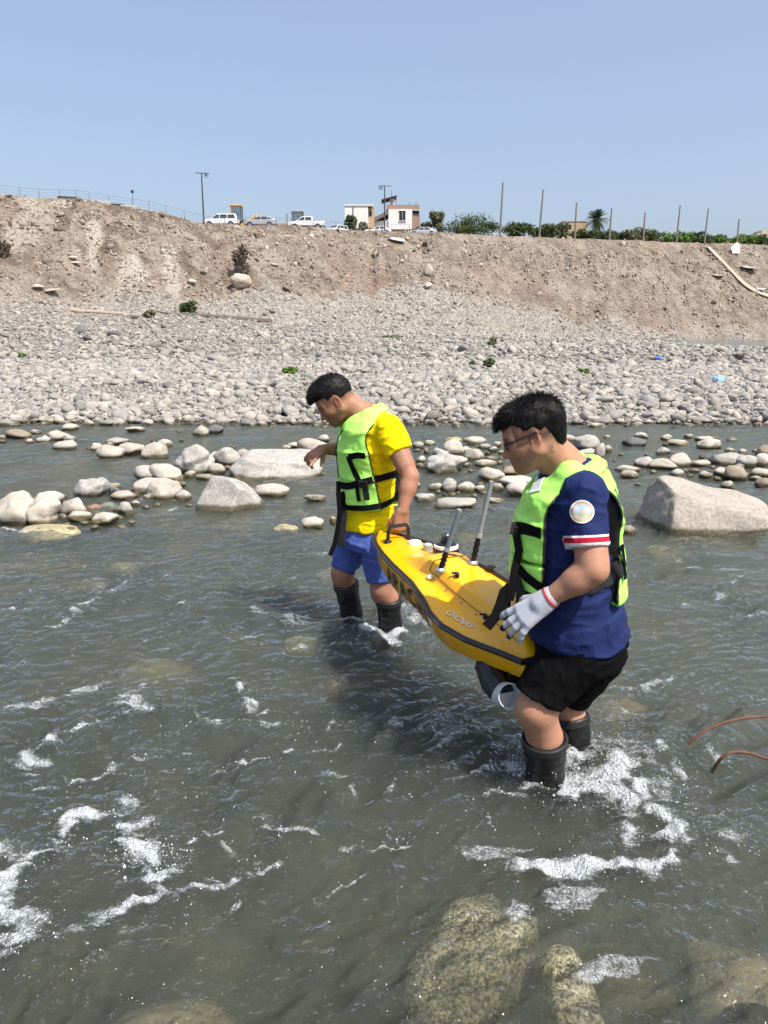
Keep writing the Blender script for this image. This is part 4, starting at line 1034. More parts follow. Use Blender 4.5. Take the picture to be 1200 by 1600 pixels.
# two backhoe loaders, mostly hidden behind the cars
M_YELM = simple('machine_yellow', (0.78, 0.44, 0.02), 0.5, 0.1, dirt=((0.30, 0.24, 0.17), 0.5)); M_DRABM = simple('machine_drab', (0.36, 0.27, 0.16), 0.6, 0.12)
def loader(u, dy, paint, label, arm=True, h=3.6):
    p = top_at(u, dy); root = empty('backhoe_loader', p, 0); tag(root, label, 'excavator', 'digging machines on the bank')
    MB().box((0, 0, 1.0), (3.0, 1.7, .9)).box((-1.9, 0, 1.2), (1.3, 1.3, .7)).build('chassis', paint, root, bevel=.06)
    cab = MB().box((0, 0, h - .08), (1.75, 1.7, .14)).build('cab_roof', paint, root, bevel=.03)
    for x in (-.75, .75):
        for y in (-.75, .75): MB().box((x, y, (h + 1.35) / 2), (.10, .10, h - 1.5)).build('cab_pillar', M_DKPL if not arm or x > 0 else paint, root)
    for y in (-.78, .78): MB().box((0, y, (h + 1.4) / 2 + .1), (1.35, .03, h - 1.9)).build('cab_window', M_CLEAR, root)
    MB().box((-.1, 0, 1.75), (.5, .55, .7)).box((.1, 0, 2.2), (.14, .5, .7)).build('driver_seat', M_DKPL, root)
    for x, r in ((-1.6, .5), (1.1, .75)):
        for s in (-1, 1):
            Mw = Matrix.Translation((x, s * .95, r)) @ Matrix.Rotation(R(90), 4, 'X'); w = MB().lathe([(r * .5, -.2), (r, -.18), (r, .18), (r * .5, .2)], 16, Mw).build('wheel', M_TYRE, root); MB().lathe([(.05, -.21), (r * .5, -.205), (r * .5, .205), (.05, .21)], 12, Mw).build('rim', paint, w)
    if arm:
        MB().tube([(1.6, 0, 1.3), (2.8, 0, 2.3), (3.4, 0, 1.0)], [.18, .16, .12], 6).build('boom', paint, root); MB().box((3.3, 0, .55), (.8, .9, .7), Matrix.Rotation(R(25), 3, 'Y')).build('bucket', paint, root)
        MB().tube([(2.1, .1, 1.5), (2.9, .1, 2.0)], .05, 6).build('ram', M_RIM, root)
    else:
        MB().tube([(-1.6, .0, 1.5), (-1.6, 0, 2.9)], .06, 6).build('exhaust', M_DKPL, root); MB().box((-2.9, 0, .9), (.8, 1.9, .8)).build('bucket', paint, root)
    return root
loader(371, 8, M_YELM, 'yellow backhoe loader with an open cab behind the white four wheel drive'); loader(466, 9, M_DRABM, 'drab loader with a dark cab behind the pickup', False, 3.2)
# lamp posts with a bracketed lamp
M_POST = simple('dark_grey_steel', (0.05, 0.055, 0.065), 0.5)
for u, top, s, lab in ((320, 270, 1, 'dark street lamp post with a lantern bracket left of the white four wheel drive'), (601, 290, -1, 'dark street lamp post with a lantern bracket in front of the white house')):
    p = top_at(u, 2.0); H = at(u, top, p.y).z - p.z; root = empty('street_lamp', p); tag(root, lab, 'street lamp', 'street lamps on the bank')
    MB().tube([(0, 0, -.3), (0, 0, H)], [.13, .08], 8).build('pole', M_POST, root); MB().tube([(-.85, 0, H - .02), (1.0, 0, H - .06)], .05, 6).build('cross_arm', M_POST, root)
    MB().tube([(s * .35, 0, H - .05), (s * .35, 0, H - .55), (s * .85, 0, H - .55), (s * .85, 0, H - .08)], .04, 6).build('lantern_bracket', M_POST, root); MB().lathe([(.10, H - .38), (.16, H - .3), (.12, H - .16)], 10, Matrix.Translation((s * .6, 0, 0))).build('lamp_head', M_POST, root)
# rail fence along the left crest: each post and each wire
M_FENCE = simple('weathered_fence_steel', (0.13, 0.14, 0.16), 0.6)
us = [6, 38, 68, 100, 125, 145, 175, 210, 236, 262, 290, 320, 352, 385, 420, 455, 490, 525, 560, 600, 640]; tp = [top_at(u, 1.2) for u in us]
root = empty('wire_fence', tp[0]); tag(root, 'thin wire fence with dark posts along the crest of the bank', 'fence')
for p in tp:
    q = p - tp[0]; MB().tube([q - Vector((0, 0, .2)), q + Vector((0, 0, 1.15))], .035, 6).build('post', M_FENCE, root)
for h_ in (1.12,): MB().tube([p - tp[0] + Vector((0, 0, h_ )) for p in tp], .022, 5).build('top_rail', M_FENCE, root)
for h_ in (.4, .75): MB().tube([p - tp[0] + Vector((0, 0, h_)) for p in tp], .014, 4).build('wire', M_FENCE, root)
# low dark planks and the small lamp at the crest
M_DPL = simple('dark_timber', (0.035, 0.03, 0.028), 0.8); M_CONC = simple('pale_concrete', (0.46, 0.43, 0.385), 0.85, 0.15, 3.0, bump=.3)
for u, w, m, lab in ((113, 2.6, M_DPL, 'low dark plank barrier at the left of the crest'), (183, 2.4, M_DPL, 'low dark plank barrier beside the concrete block on the crest'), (205, 2.0, M_CONC, 'pale concrete block at the right end of the dark planks on the crest'), (160, 2.6, M_CONC, 'low pale concrete kerb between the dark planks on the crest')):
    p = top_at(u, .3); r_ = empty('crest_barrier', p, R(24)); tag(r_, lab, 'barrier', 'low barriers on the crest')
    for k in range(3): MB().box((0, .0, .12 + k * .2), (w, .16 + .02 * (k % 2), .17)).build('plank' if m is M_DPL else 'block', m, r_, bevel=.02)
p = top_at(212, 1.4); r_ = empty('small_lamp', p); tag(r_, 'small dark lamp on a short stick above the crest blocks', 'lamp'); MB().tube([(0, 0, 0), (0, 0, 1.9)], .03, 6).build('stick', M_FENCE, r_); MB().lathe([(.05, 1.8), (.2, 1.9), (.2, 2.1), (.06, 2.2)], 10).build('lamp_head', M_DPL, r_)
# houses
M_WALLW = simple('white_render', (0.74, 0.72, 0.69), 0.85, 0.06, 1.2, bump=.2, dirt=((0.45, 0.42, 0.37), 0.35)); M_BRICK = simple('red_brick_wall', (0.30, 0.20, 0.155), 0.9, 0.2, 6.0, bump=.3); M_OCH = simple('ochre_wall', (0.42, 0.32, 0.20), 0.9, 0.12, 1.5, bump=.2); M_DARKIN = simple('dark_room', (0.02, 0.02, 0.022), 0.9); M_FRM = simple('window_frame_white', (0.6, 0.6, 0.6), .6)
def wbox(p, u0, u1, v0, v1, Y, depth, name, mat, root, org):
    a = at(u0, v1, Y); b = at(u1, v0, Y); return MB().box(((a.x + b.x) / 2 - org.x, Y + depth / 2 - org.y, (a.z + b.z) / 2 - org.z), (b.x - a.x, depth, abs(b.z - a.z))).build(name, mat, root)
Yh = 132.0; org = top_at(560, 14); r_ = empty('white_building', org); tag(r_, 'plain white windowless building left of the house with the brick parapet', 'building')
wbox(0, 539, 575, 321, 356, Yh, 7, 'wall', M_WALLW, r_, org); wbox(0, 538, 583, 319.5, 321.2, Yh - .15, 7.3, 'parapet', M_WALLW, r_, org); wbox(0, 575.2, 585, 325, 356, Yh + 1.2, 5, 'annex_wall', M_OCH, r_, org)
wbox(0, 551.5, 552.4, 322, 356, Yh - .12, .10, 'drain_pipe', M_FENCE, r_, org); wbox(0, 577, 581, 330, 337, Yh + 1.12, .08, 'window', M_DARKIN, r_, org)
Yh = 134.0; org = top_at(625, 14); r_ = empty('white_house', org); tag(r_, 'white house with brick parapet, dark window and roof sheet beside the lamp post', 'house')
w0 = wbox(0, 607, 644, 327, 358, Yh, 7, 'wall', M_WALLW, r_, org); wbox(0, 644.2, 656, 336, 358, Yh + .6, 6, 'brick_wall', M_BRICK, r_, org); wbox(0, 604, 655, 320, 327, Yh + .4, 6.2, 'brick_parapet', M_BRICK, r_, org)
wd = wbox(0, 624, 633.5, 329.5, 344.5, Yh - .06, .12, 'window', M_DARKIN, r_, org); wbox(0, 623, 634.5, 328.6, 329.4, Yh - .14, .2, 'window_frame', M_FRM, wd, org); wbox(0, 623, 634.5, 344.6, 345.6, Yh - .16, .22, 'window_sill', M_FRM, wd, org); wbox(0, 628.5, 629.1, 329.6, 344.4, Yh - .12, .05, 'window_bar', M_FRM, wd, org)
wd = wbox(0, 645, 655, 329, 335.5, Yh + .5, .12, 'window', M_DARKIN, r_, org); wbox(0, 644.5, 655.5, 327.6, 328.8, Yh + .3, .4, 'window_lintel', M_WALLW, wd, org)
wbox(0, 609, 617, 310, 320, Yh + 1.5, 3, 'stair_tower', M_WALLW, r_, org)
a = at(596, 313, Yh + .5) - org; b = at(620, 306.5, Yh + .5) - org; MB().add([a, b, b + Vector((0, 5, .2)), a + Vector((0, 5, .2)), a + Vector((0, 0, .15)), b + Vector((0, 0, .15)), b + Vector((0, 5, .35)), a + Vector((0, 5, .35))], [[0, 1, 2, 3], [4, 5, 6, 7], [0, 1, 5, 4], [1, 2, 6, 5], [2, 3, 7, 6], [3, 0, 4, 7]]).build('roof_sheet', M_DPL, r_)
a = at(577, 344, Yh - .5) - org; b = at(607, 328, Yh - .5) - org; MB().add([a, b, b + Vector((0, 6, 0)), a + Vector((0, 6, 0)), a - Vector((0, 0, .6)), b - Vector((0, 0, .6)), b + Vector((0, 6, -.6)), a + Vector((0, 6, -.6))], [[0, 1, 2, 3], [4, 5, 6, 7], [0, 1, 5, 4], [1, 2, 6, 5], [2, 3, 7, 6], [3, 0, 4, 7]]).build('outer_stair', simple('dark_stair', (.18, .14, .12), .9), r_)
wbox(0, 585, 606, 345, 358, Yh + .3, 4, 'lower_wall', M_WALLW, r_, org)
for u, h_ in ((612, 300), (619, 309), (650, 316), (640, 316)): p_ = at(u, 320, Yh + 1) - org; MB().tube([p_, p_ + Vector((0, 0, (320 - h_) * .11))], .05, 5).build('rebar', M_FENCE, r_)
Yh = 150.0; org = top_at(900, 20); r_ = empty('ochre_building', org); tag(r_, 'low ochre building left of the palm tree', 'building'); wbox(0, 880, 918, 346, 372, Yh, 6, 'wall', M_OCH, r_, org); wbox(0, 879.5, 918.5, 345, 346.2, Yh - .1, 6.2, 'parapet', M_OCH, r_, org); wbox(0, 886, 893, 351, 358, Yh - .04, .1, 'window', M_DARKIN, r_, org)
Yh = 175.0; org = top_at(1195, 25); r_ = empty('grey_building', org); tag(r_, 'grey building peeping over the shrubs at the right edge', 'building'); wbox(0, 1182, 1240, 364, 378, Yh, 6, 'wall', M_CONC, r_, org); wbox(0, 1190, 1215, 360, 364.2, Yh + 1, 4, 'upper_wall', M_OCH, r_, org)
# tall thin wooden poles along the right crest
M_WOODP = simple('weathered_pole_wood', (0.20, 0.17, 0.145), 0.9, 0.2, 3.0)
POLES = [(781, 365, 786, 285), (842, 368, 849, 296), (898, 368, 901, 317), (952, 370, 956, 325), (1005, 372, 1008, 332), (1057, 378, 1063, 321), (1101, 380, 1107, 326), (1152, 380, 1155, 342)]
ords = ['first', 'second', 'third', 'fourth', 'fifth', 'sixth', 'seventh', 'eighth']
for k, (u0, v0, u1, v1) in enumerate(POLES):
    p = top_at(u0, 0.8); q = at(u1, v1, p.y); o = MB().tube([(0, 0, -.5), ((q.x - p.x) * .5, 0, (q.z - p.z) * .5), (q.x - p.x, 0, q.z - p.z)], [.17, .15, .12], 8).build('wooden_pole', M_WOODP); o.location = p; tag(o, 'tall thin wooden pole on the right crest, %s from the left' % ords[k], 'pole', 'wooden poles on the right crest')
p = top_at(962, 30); o = MB().tube([(0, 0, 0), (0, 0, 5.2)], .05, 6).box((0, 0, 4.6), (.5, .1, 1.2)).build('antenna_mast', M_FENCE); o.location = p; tag(o, 'faint antenna mast right of the palm tree', 'mast')

# ---- leaves: many small faces through the volume
M_LEAF = {}
def leaf_mat(name, a, b):
    t = NT(name); n = t.noise(t.pos(), 1.4, 3); t.set(color=t.mix(t.ramp(n, [(.3, 0.), (.7, 1.)]), a, b), rough=.6, spec=.3); return t.m
M_LEAFG = leaf_mat('hedge_leaf', (.035, .055, .018), (.10, .14, .045)); M_LEAFO = leaf_mat('olive_leaf', (.09, .10, .055), (.17, .17, .10)); M_LEAFB = leaf_mat('bright_leaf', (.07, .14, .02), (.16, .26, .05)); M_PALM = leaf_mat('palm_leaf', (.035, .05, .02), (.09, .11, .045)); M_DRY = leaf_mat('dry_twig', (.10, .08, .06), (.20, .165, .13))
M_BARK = simple('bark', (.13, .10, .075), .9, .25, 6, bump=.5)
def leaves(center, rad, n, size, name, mat, parent, clumps=14, thin=0.35):
    cs = rng.normal(size=(clumps, 3)); cs /= np.linalg.norm(cs, axis=1)[:, None]; cs *= rng.uniform(.3, .85, (clumps, 1)); 
    k = rng.integers(0, clumps, n); o = rng.normal(size=(n, 3)); o /= np.linalg.norm(o, axis=1)[:, None]; o *= rng.random((n, 1)) ** .5 * thin
    P = (cs[k] + o) * np.array(rad) + np.array(center)
    a = rng.normal(size=(n, 3)); a /= np.linalg.norm(a, axis=1)[:, None]; b = np.cross(a, rng.normal(size=(n, 3))); b /= np.linalg.norm(b, axis=1)[:, None]
    s = size * rng.uniform(.6, 1.4, (n, 1)); V = np.stack([P - a * s, P + b * s * .45, P + a * s, P - b * s * .45], 1).reshape(-1, 3)
    return link(name, mesh_from(name, V, np.arange(n * 4).reshape(n, 4), False), mat, parent)
def shrub(u0, u1, vt, dy, mat, label, name='shrub', n=1400, size=.16, group='shrubs along the right crest'):
    p = top_at((u0 + u1) / 2, dy); w = (at(u1, vt, p.y).x - at(u0, vt, p.y).x) / 2 * 1.5; h_ = (at(u0, vt, p.y).z - p.z) * 1.10; r_ = empty(name, p); tag(r_, label, 'shrub', group)
    for k in range(4): MB().tube([(random.uniform(-.3, .3) * w, random.uniform(-.3, .3), -.1), (random.uniform(-.6, .6) * w, random.uniform(-.5, .5), h_ * .75)], [.07, .02], 5).build('stem', M_BARK, r_)
    leaves((0, 0, h_ * .50), (w * 1.0, min(w, 1.8), h_ * .58), n, size, 'crown', mat, r_, clumps=max(12, int(w * 7))); return r_
shrub(693, 775, 339, 5, M_LEAFG, 'largest dense green hedge left of the first wooden pole', n=3800)
SH = [(672, 696, 336, 6, M_LEAFO, 'thin olive shrub at the right of the silver saloon'), (652, 672, 348, 8, M_LEAFO, 'low olive shrub beside the brick side of the white house'), (783, 826, 349, 5, M_LEAFG, 'green shrub between the first and second poles'), (830, 868, 352, 5, M_LEAFG, 'green shrub just right of the second pole'), (862, 890, 352, 5, M_LEAFO, 'olive shrub in front of the ochre building'), (893, 925, 360, 5, M_LEAFG, 'low shrub at the foot of the palm tree'), (925, 960, 362, 6, M_LEAFG, 'low shrub right of the palm tree'), (962, 1000, 362, 6, M_LEAFO, 'olive shrub between the fourth and fifth poles'), (985, 1032, 357, 6, M_LEAFG, 'taller green shrub behind the fifth pole'), (1035, 1075, 363, 5, M_LEAFB, 'bright green shrub around the sixth pole'), (1072, 1108, 364, 5, M_LEAFG, 'dark green shrub left of the seventh pole'), (1118, 1150, 368, 5, M_LEAFB, 'bright green shrub left of the eighth pole'), (1150, 1182, 368, 6, M_LEAFB, 'bright green shrub just right of the eighth pole'), (1178, 1215, 368, 5, M_LEAFG, 'dark shrub at the right edge of the crest'), (541, 556, 338, 8, M_LEAFG, 'small tree in front of the plain white building'), (562, 574, 347, 8, M_LEAFO, 'little bush beside the annex of the white building'), (716, 740, 345, 12, M_LEAFO, 'pale shrub behind the largest hedge')]
for a in SH: shrub(*a, n=2600, size=.2)
p = top_at(931, 12); root = empty('palm_tree', p); tag(root, 'bushy palm tree standing on the right crest', 'tree'); H = at(931, 342, p.y).z - p.z
MB().tube([(0, 0, -.3), (0, 0, H * .4), (0, 0, H)], [.34, .30, .30], 10).build('trunk', M_BARK, root)
V, Fq = [], []
for k in range(110):   # fronds of many leaflets
    az = random.uniform(0, 2 * pi); e0 = random.uniform(-1.15, 1.3); Lf = random.uniform(1.8, 2.5); d0 = Vector((cos(az) * cos(e0), sin(az) * cos(e0), sin(e0)))
    for j in range(14):
        s_ = .15 + .85 * j / 14; c0 = Vector((0, 0, H)) + d0 * (Lf * s_) - Vector((0, 0, .55 * s_ * s_)); sd = d0.cross(Vector((0, 0, 1))).normalized()
        for sg in (-1, 1):
            tip = c0 + sd * sg * (.55 * (1 - s_ * .5)) + d0 * .25 - Vector((0, 0, .15)); b = len(V); w_ = d0 * .05; V += [c0 - w_, c0 + w_, tip]; Fq.append([b, b + 1, b + 2])
link('crown', mesh_from('crown', V, Fq, False), M_PALM, root)

# ---------------------------------------------------------------- things on the face of the bank and on the gravel bar
def face_pt(u, v):
    """Where the line of sight through a photo pixel meets the land."""
    ys_ = np.concatenate([np.linspace(14, 60, 500), np.linspace(60, 165, 2200)]); a = at(u, v, 1.0); x_ = a.x * ys_; z_ = CAM_Z + (a.z - CAM_Z) * ys_
    g = land_z(x_, ys_); k = np.argmax(g >= z_); return Vector((x_[k], ys_[k], g[k]))
def rock_at(u, v, w, mat, label, seed, dims=(1, .8, .7), name='rock', cat='rock', cuts=6):
    p = face_pt(u, v); r0 = w / 2 * p.y / FPX; vv, ff = stone_shape(seed, 4, .16, cuts, tuple(r0 * q for q in dims)); o = link(name, mesh_from(name, vv, ff), mat); o.location = p + Vector((0, -r0 * .3, r0 * dims[2] * .45)); tag(o, label, cat); return o
M_TANR = stone_mat('tan_boulder', [(0, (.50, .41, .33)), (1, (.52, .43, .35))], wet=False)
rock_at(377, 446, 34, M_TANR, 'smooth tan boulder at the foot of the bank below the dry bush', 71)
rock_at(301, 442, 16, M_CONC, 'pale flat rock on the bank left of the tan boulder', 72, (1, .7, .5), cuts=9); rock_at(127, 521, 24, M_DARKS, 'dark bluish boulder on the left of the gravel bar', 73); rock_at(180, 526, 22, M_DARKS, 'darkest boulder on the gravel bar, right of the bluish one', 74, (1, .8, .65)); rock_at(265, 608, 22, M_DARKS, 'dark slate grey stone on the bar near the far shore', 75)
rock_at(332, 620, 24, M_PALE, 'round pale boulder on the bar left of the pointing man', 76); rock_at(704, 636, 24, M_PALE, 'round pale boulder on the bar right of the yellow shirt', 77); rock_at(212, 590, 26, M_GREYB, 'big grey boulder near the middle left of the bar', 78); rock_at(895, 540, 16, M_DARKS, 'dark boulder on the bar above the spectacled man', 79)
SLABS = [(1148, 396, 13, 20, (.70, .70, .68), 'upright white slab standing on the right of the bank', 1.35), (1170, 420, 28, 5, (.55, .5, .44), 'long flat concrete slab lying on the right of the bank', .35), (1188, 455, 14, 8, (.6, .57, .52), 'small white slab at the right edge of the bank', .9), (622, 378, 22, 10, (.62, .6, .57), 'heap of white broken plaster below the houses', .7), (60, 452, 16, 10, (.50, .43, .35), 'tilted pale slab low on the left of the bank', .7), (82, 458, 22, 12, (.48, .40, .32), 'broad tilted slab low on the left of the bank', .6), (115, 405, 14, 6, (.5, .44, .36), 'flat broken slab below the pale slip', .3), (118, 413, 16, 6, (.5, .44, .36), 'lower flat broken slab below the pale slip', .3), (668, 430, 15, 19, (.40, .345, .29), 'tall pale slab leaning on the middle of the bank', 1.2), (1120, 433, 16, 7, (.45, .37, .30), 'flat brown slab beside the concrete chute', .5)]
for (u, v, w, h_, c, lab, ti) in SLABS:
    p = face_pt(u, v); s_ = p.y / FPX; vv, ff = stone_shape(int(u * 3 + v), 2, .45, 12, (w * s_ * .6, (max(w, h_) * s_ * .32 if ti < 1 else .16), (h_ * s_ * .6 if ti > 1 else .15))); o = link('broken_block', mesh_from('broken_block', vv, ff, False), simple('slab_tone', tuple(q * .85 for q in c), .9, .1, 2., bump=.4))
    if ti > 1.3: bpy.data.objects.remove(o); o = MB().add([(-.55, -.1, -.9), (.6, -.1, -1.), (.75, -.1, .55), (.2, -.1, 1.05), (-.75, -.1, .2), (-.55, .12, -.9), (.6, .12, -1.), (.75, .12, .55), (.2, .12, 1.05), (-.75, .12, .2)], [[0, 1, 2, 3, 4], [9, 8, 7, 6, 5]] + [[i, i + 5, (i + 1) % 5 + 5, (i + 1) % 5] for i in range(5)]).build('broken_block', simple('white_slab', c, .9, .08, 2., bump=.3))
    o.location = p + Vector((0, -.15, h_ * s_ * .35)); o.rotation_euler = ((-.3 if ti > 1 else .55 * ti), random.uniform(-.15, .15), random.uniform(-.3, .3)); tag(o, lab, 'slab')
# concrete chute running down the right of the bank
pts = [face_pt(u, v) for u, v in dense([(1106, 388), (1126, 408), (1146, 429), (1162, 446), (1180, 457), (1215, 470), (1260, 480)], 5)]
pts = [p + Vector((0, -.1, .12)) for p in pts]
for _ in range(3): pts = [pts[0]] + [(pts[i - 1] + pts[i] + pts[i + 1]) / 3 for i in range(1, len(pts) - 1)] + [pts[-1]]
o = ribbon(pts, [Vector((0, -.7, .7))] * len(pts), [.5 + .3 * min(1, i / 25) + random.uniform(-.07, .07) for i in range(len(pts))], .14).build('concrete_chute', simple('chute_concrete', (.41, .335, .265), .9, .12, 1.5, bump=.3), smooth=False); tag(o, 'pale concrete drain chute running down the right of the bank', 'drain')
# driftwood
def logg(path, r, mat, label):
    pts = [face_pt(u, v) + Vector((0, -.1, r * .5)) for u, v in dense(path, 12)]
    pts = [p + Vector((0, 0, random.uniform(-.03, .03))) for p in pts]
    yb = sum(p.y for p in pts) / len(pts); pts = [at(u, v, yb) + Vector((0, 0, random.uniform(-.03, .03))) for u, v in dense(path, 12)]
    for p in pts: p.z = max(p.z, float(land_z(np.array(p.x), np.array(p.y))) + r * .4)
    o = MB().tube([p - pts[0] for p in pts], [r * (1 - .55 * i / len(pts)) for i in range(len(pts))], 8).build('driftwood_log', mat, smooth=True); o.location = pts[0]; tag(o, label, 'log', 'driftwood logs at the foot of the bank')
logg([(112, 485), (150, 491), (190, 494), (222, 495)], .26, simple('bleached_wood', (.36, .28, .21), .9, .2, 4, bump=.4), 'long bleached tan driftwood log at the foot of the left bank')
logg([(425, 503), (380, 500), (330, 499), (285, 494)], .30, simple('dark_wood', (.13, .105, .09), .9, .3, 4, bump=.5), 'long dark driftwood log right of the green bush'); logg([(300, 498), (265, 491), (245, 486)], .14, simple('dark_branch', (.12, .10, .085), .9), 'thin dark branch sticking out left of the dark log')
def bush_at(u, v, w, h_, mat, label, n=700, size=.12, name='bush', cat='bush', group=None):
    p = face_pt(u, v); s_ = p.y / FPX; r_ = empty(name, p); tag(r_, label, cat, group); MB().tube([(0, 0, -.05), (.1, 0, h_ * s_ * .6)], [.05, .02], 5).build('stem', M_BARK, r_)
    leaves((0, 0, h_ * s_ * .45), (w * s_ * .5, w * s_ * .4, h_ * s_ * .55), n, size, 'crown', mat, r_, 12, .4)
bush_at(297, 490, 36, 18, M_LEAFG, 'green bush at the foot of the left bank', 1300, .16); bush_at(234, 497, 26, 12, M_LEAFO, 'dull green bush between the two logs', 700, .14); bush_at(378, 432, 28, 48, M_DRY, 'dry grey bush on the bank above the tan boulder', 900, .22); bush_at(6, 400, 22, 28, M_DRY, 'dry brown bush at the left edge of the bank', 600, .2)
for k, (u, v, w, h_, m, lab) in enumerate([(452, 588, 26, 14, M_LEAFB, 'bright green grass tuft on the bar left of the pointing man'), (764, 577, 22, 18, M_LEAFG, 'green weed right of the other weed on the bar'), (738, 573, 16, 9, M_LEAFG, 'low green weed left of its taller neighbour on the bar'), (912, 586, 26, 10, M_LEAFB, 'bright green weed on the bar above the spectacled man'), (767, 541, 16, 15, M_LEAFO, 'dull weed further back on the bar'), (610, 530, 40, 6, M_LEAFO, 'flat olive weed patch far back on the bar'), (1155, 565, 26, 14, M_DRY, 'dry weed on the bar at the right'), (30, 558, 34, 7, M_LEAFB, 'low green weed on the bar near the left edge'), (98, 564, 14, 6, M_LEAFB, 'tiny green weed on the left of the bar'), (560, 585, 60, 5, M_LEAFO, 'brownish green weed mat on the bar behind the pointing man'), (405, 529, 14, 6, M_LEAFO, 'tiny weed below the dark log')]): bush_at(u, v, w, h_, m, lab, 350, .055 if v > 560 else .09, 'weed', 'weed', 'weeds growing on the gravel bar')
# litter on the bar
for u, v, c, lab in ((1028, 563, (.10, .22, .62), 'blue plastic scrap on the right of the bar'), (1122, 600, (.22, .38, .62), 'pale blue plastic scrap on the right of the bar')):
    p = face_pt(u, v); vv, ff = stone_shape(int(u), 3, .5, 3, (.16, .10, .10)); o = link('plastic_scrap', mesh_from('plastic_scrap', vv, ff), simple('blue_plastic', c, .35)); o.location = p + Vector((0, 0, .10)); tag(o, lab, 'litter', 'plastic scraps on the bar')
# ---------------------------------------------------------------- materials for people
def cloth(name, col, rough=0.85, weave=900, fold=0.35, var=0.10, sheen=0.0, spec=0.2, fscale=14):
    t = NT(name); p = t.pos()
    n = t.noise(p, 9, 4); c = t.mix(n, tuple(x * (1 - var) for x in col), tuple(min(1, x * (1 + var)) for x in col))
    mp = t.n.new('ShaderNodeMapping'); mp.inputs['Scale'].default_value = (1, 1, 0.45); t.L(p, mp.inputs['Vector'])
    f = t.noise(mp.outputs[0], fscale, 3, 0.5, 0.8)
    b1 = t.bump(f, fold, 0.035); b2 = t.bump(t.noise(p, weave, 1), 0.06, 0.002, b1)
    t.set(color=c, rough=rough, normal=b2, sheen=sheen, spec=spec); return t
M_VEST = cloth('neon_vest_nylon', (0.44, 0.95, 0.15), 0.5, fold=0.30, sheen=0.0, spec=0.35, fscale=9)
M_VEST.set(color=M_VEST.mix(M_VEST.attr('pipe'), M_VEST.b.inputs['Base Color'].links[0].from_socket, (0.010, 0.010, 0.011))); M_VEST = M_VEST.m
M_BLACKW = cloth('black_webbing', (0.006, 0.006, 0.0065), 0.85, fold=0.1, spec=0.1).m
M_GREYW = cloth('grey_black_webbing', (0.022, 0.023, 0.025), 0.8, fold=0.15).m
M_BUCKLE = simple('black_plastic', (0.012, 0.012, 0.013), 0.35, spec=0.5)
M_YSHIRT = cloth('yellow_cotton', (0.86, 0.66, 0.0), 0.9, fold=0.55, fscale=11).m
M_BSHORT = cloth('blue_shorts_fabric', (0.070, 0.110, 0.36), 0.8, fold=0.5, fscale=10).m
M_KSHORT = cloth('black_shorts_fabric', (0.0035, 0.0035, 0.004), 0.85, fold=0.6, spec=0.08, fscale=12).m
tc = cloth('navy_jersey', (0.011, 0.020, 0.088), 0.8, fold=0.5, fscale=11)
sl_ = tc.attr('cuff'); ramp_ = tc.n.new('ShaderNodeValToRGB'); cr = ramp_.color_ramp; cr.interpolation = 'CONSTANT'
tc.L(sl_, ramp_.inputs['Fac'])
base_ = tc.b.inputs['Base Color'].links[0].from_socket
cr.elements[0].position = 0.0; cr.elements[0].color = (0, 0, 0, 1); cr.elements[1].position = 0.06; cr.elements[1].color = (1, 1, 1, 1)
msk_ = ramp_.outputs['Color']
band = tc.ramp(sl_, [(0.0, (0.75, 0.74, 0.75)), (0.26, (0.42, 0.012, 0.035)), (0.76, (0.75, 0.74, 0.75))], 'CONSTANT')
tc.set(color=tc.mix(msk_, base_, band)); M_NAVY = tc.m
t = NT('rubber_boot'); p = t.pos(); t.set(color=t.mix(t.ramp(t.noise(p, 25, 5), [(0.5, 0.0), (0.75, 0.6)]), (0.004, 0.004, 0.0045), (0.016, 0.0155, 0.015)), rough=t.math('ADD', 0.22, t.math('MULTIPLY', t.noise(p, 12), 0.3)), normal=t.bump(t.noise(p, 20, 3), 0.25, 0.02)); M_BOOT = t.m
M_BRIM = simple('boot_rim_rubber', (0.014, 0.014, 0.0145), 0.5)
t = NT('knit_glove'); p = t.pos(); kn = t.voro(p, 420, 'F1')
t.set(color=t.mix(t.attr('grip'), t.mix(t.noise(p, 30), (0.36, 0.38, 0.43), (0.50, 0.52, 0.57)), (0.014, 0.014, 0.016)), rough=0.9, normal=t.bump(kn, 0.5, 0.002)); M_GLOVE = t.m
def skin_mat(name):
    t = NT(name); p = t.pos()
    col = t.attr('col', 'Color'); n = t.noise(p, 60, 4); n9 = t.noise(p, 17, 3)
    c = t.mix(t.ramp(n, [(0.35, 0.25), (0.65, 0.0)]), col, (0.20, 0.07, 0.045)); c = t.mix(t.ramp(n9, [(0.42, 0.0), (0.62, 0.28)]), c, (0.46, 0.20, 0.13)); 
    t.set(color=c, rough=t.math('ADD', 0.42, t.math('MULTIPLY', n9, 0.3)), spec=0.3, sss=0.05, normal=t.bump(t.noise(p, 260, 3), 0.12, 0.002))
    t.b.inputs['Subsurface Radius'].default_value = (0.6, 0.25, 0.12); t.b.inputs['Subsurface Scale'].default_value = 0.012
    return t.m
M_SKIN = skin_mat('skin')
t = NT('black_hair'); p = t.coord('Object'); t.set(color=t.mix(t.rnd(), (0.004, 0.0035, 0.0033), (0.006, 0.005, 0.0045)), rough=0.5, spec=0.18, normal=t.bump(t.noise(p, 190, 3, 0.7), 0.35, 0.004)); M_HAIR = t.m

def adopt(root):
    for o in root.children: o.matrix_parent_inverse = Matrix.Translation(-Vector(root.location))

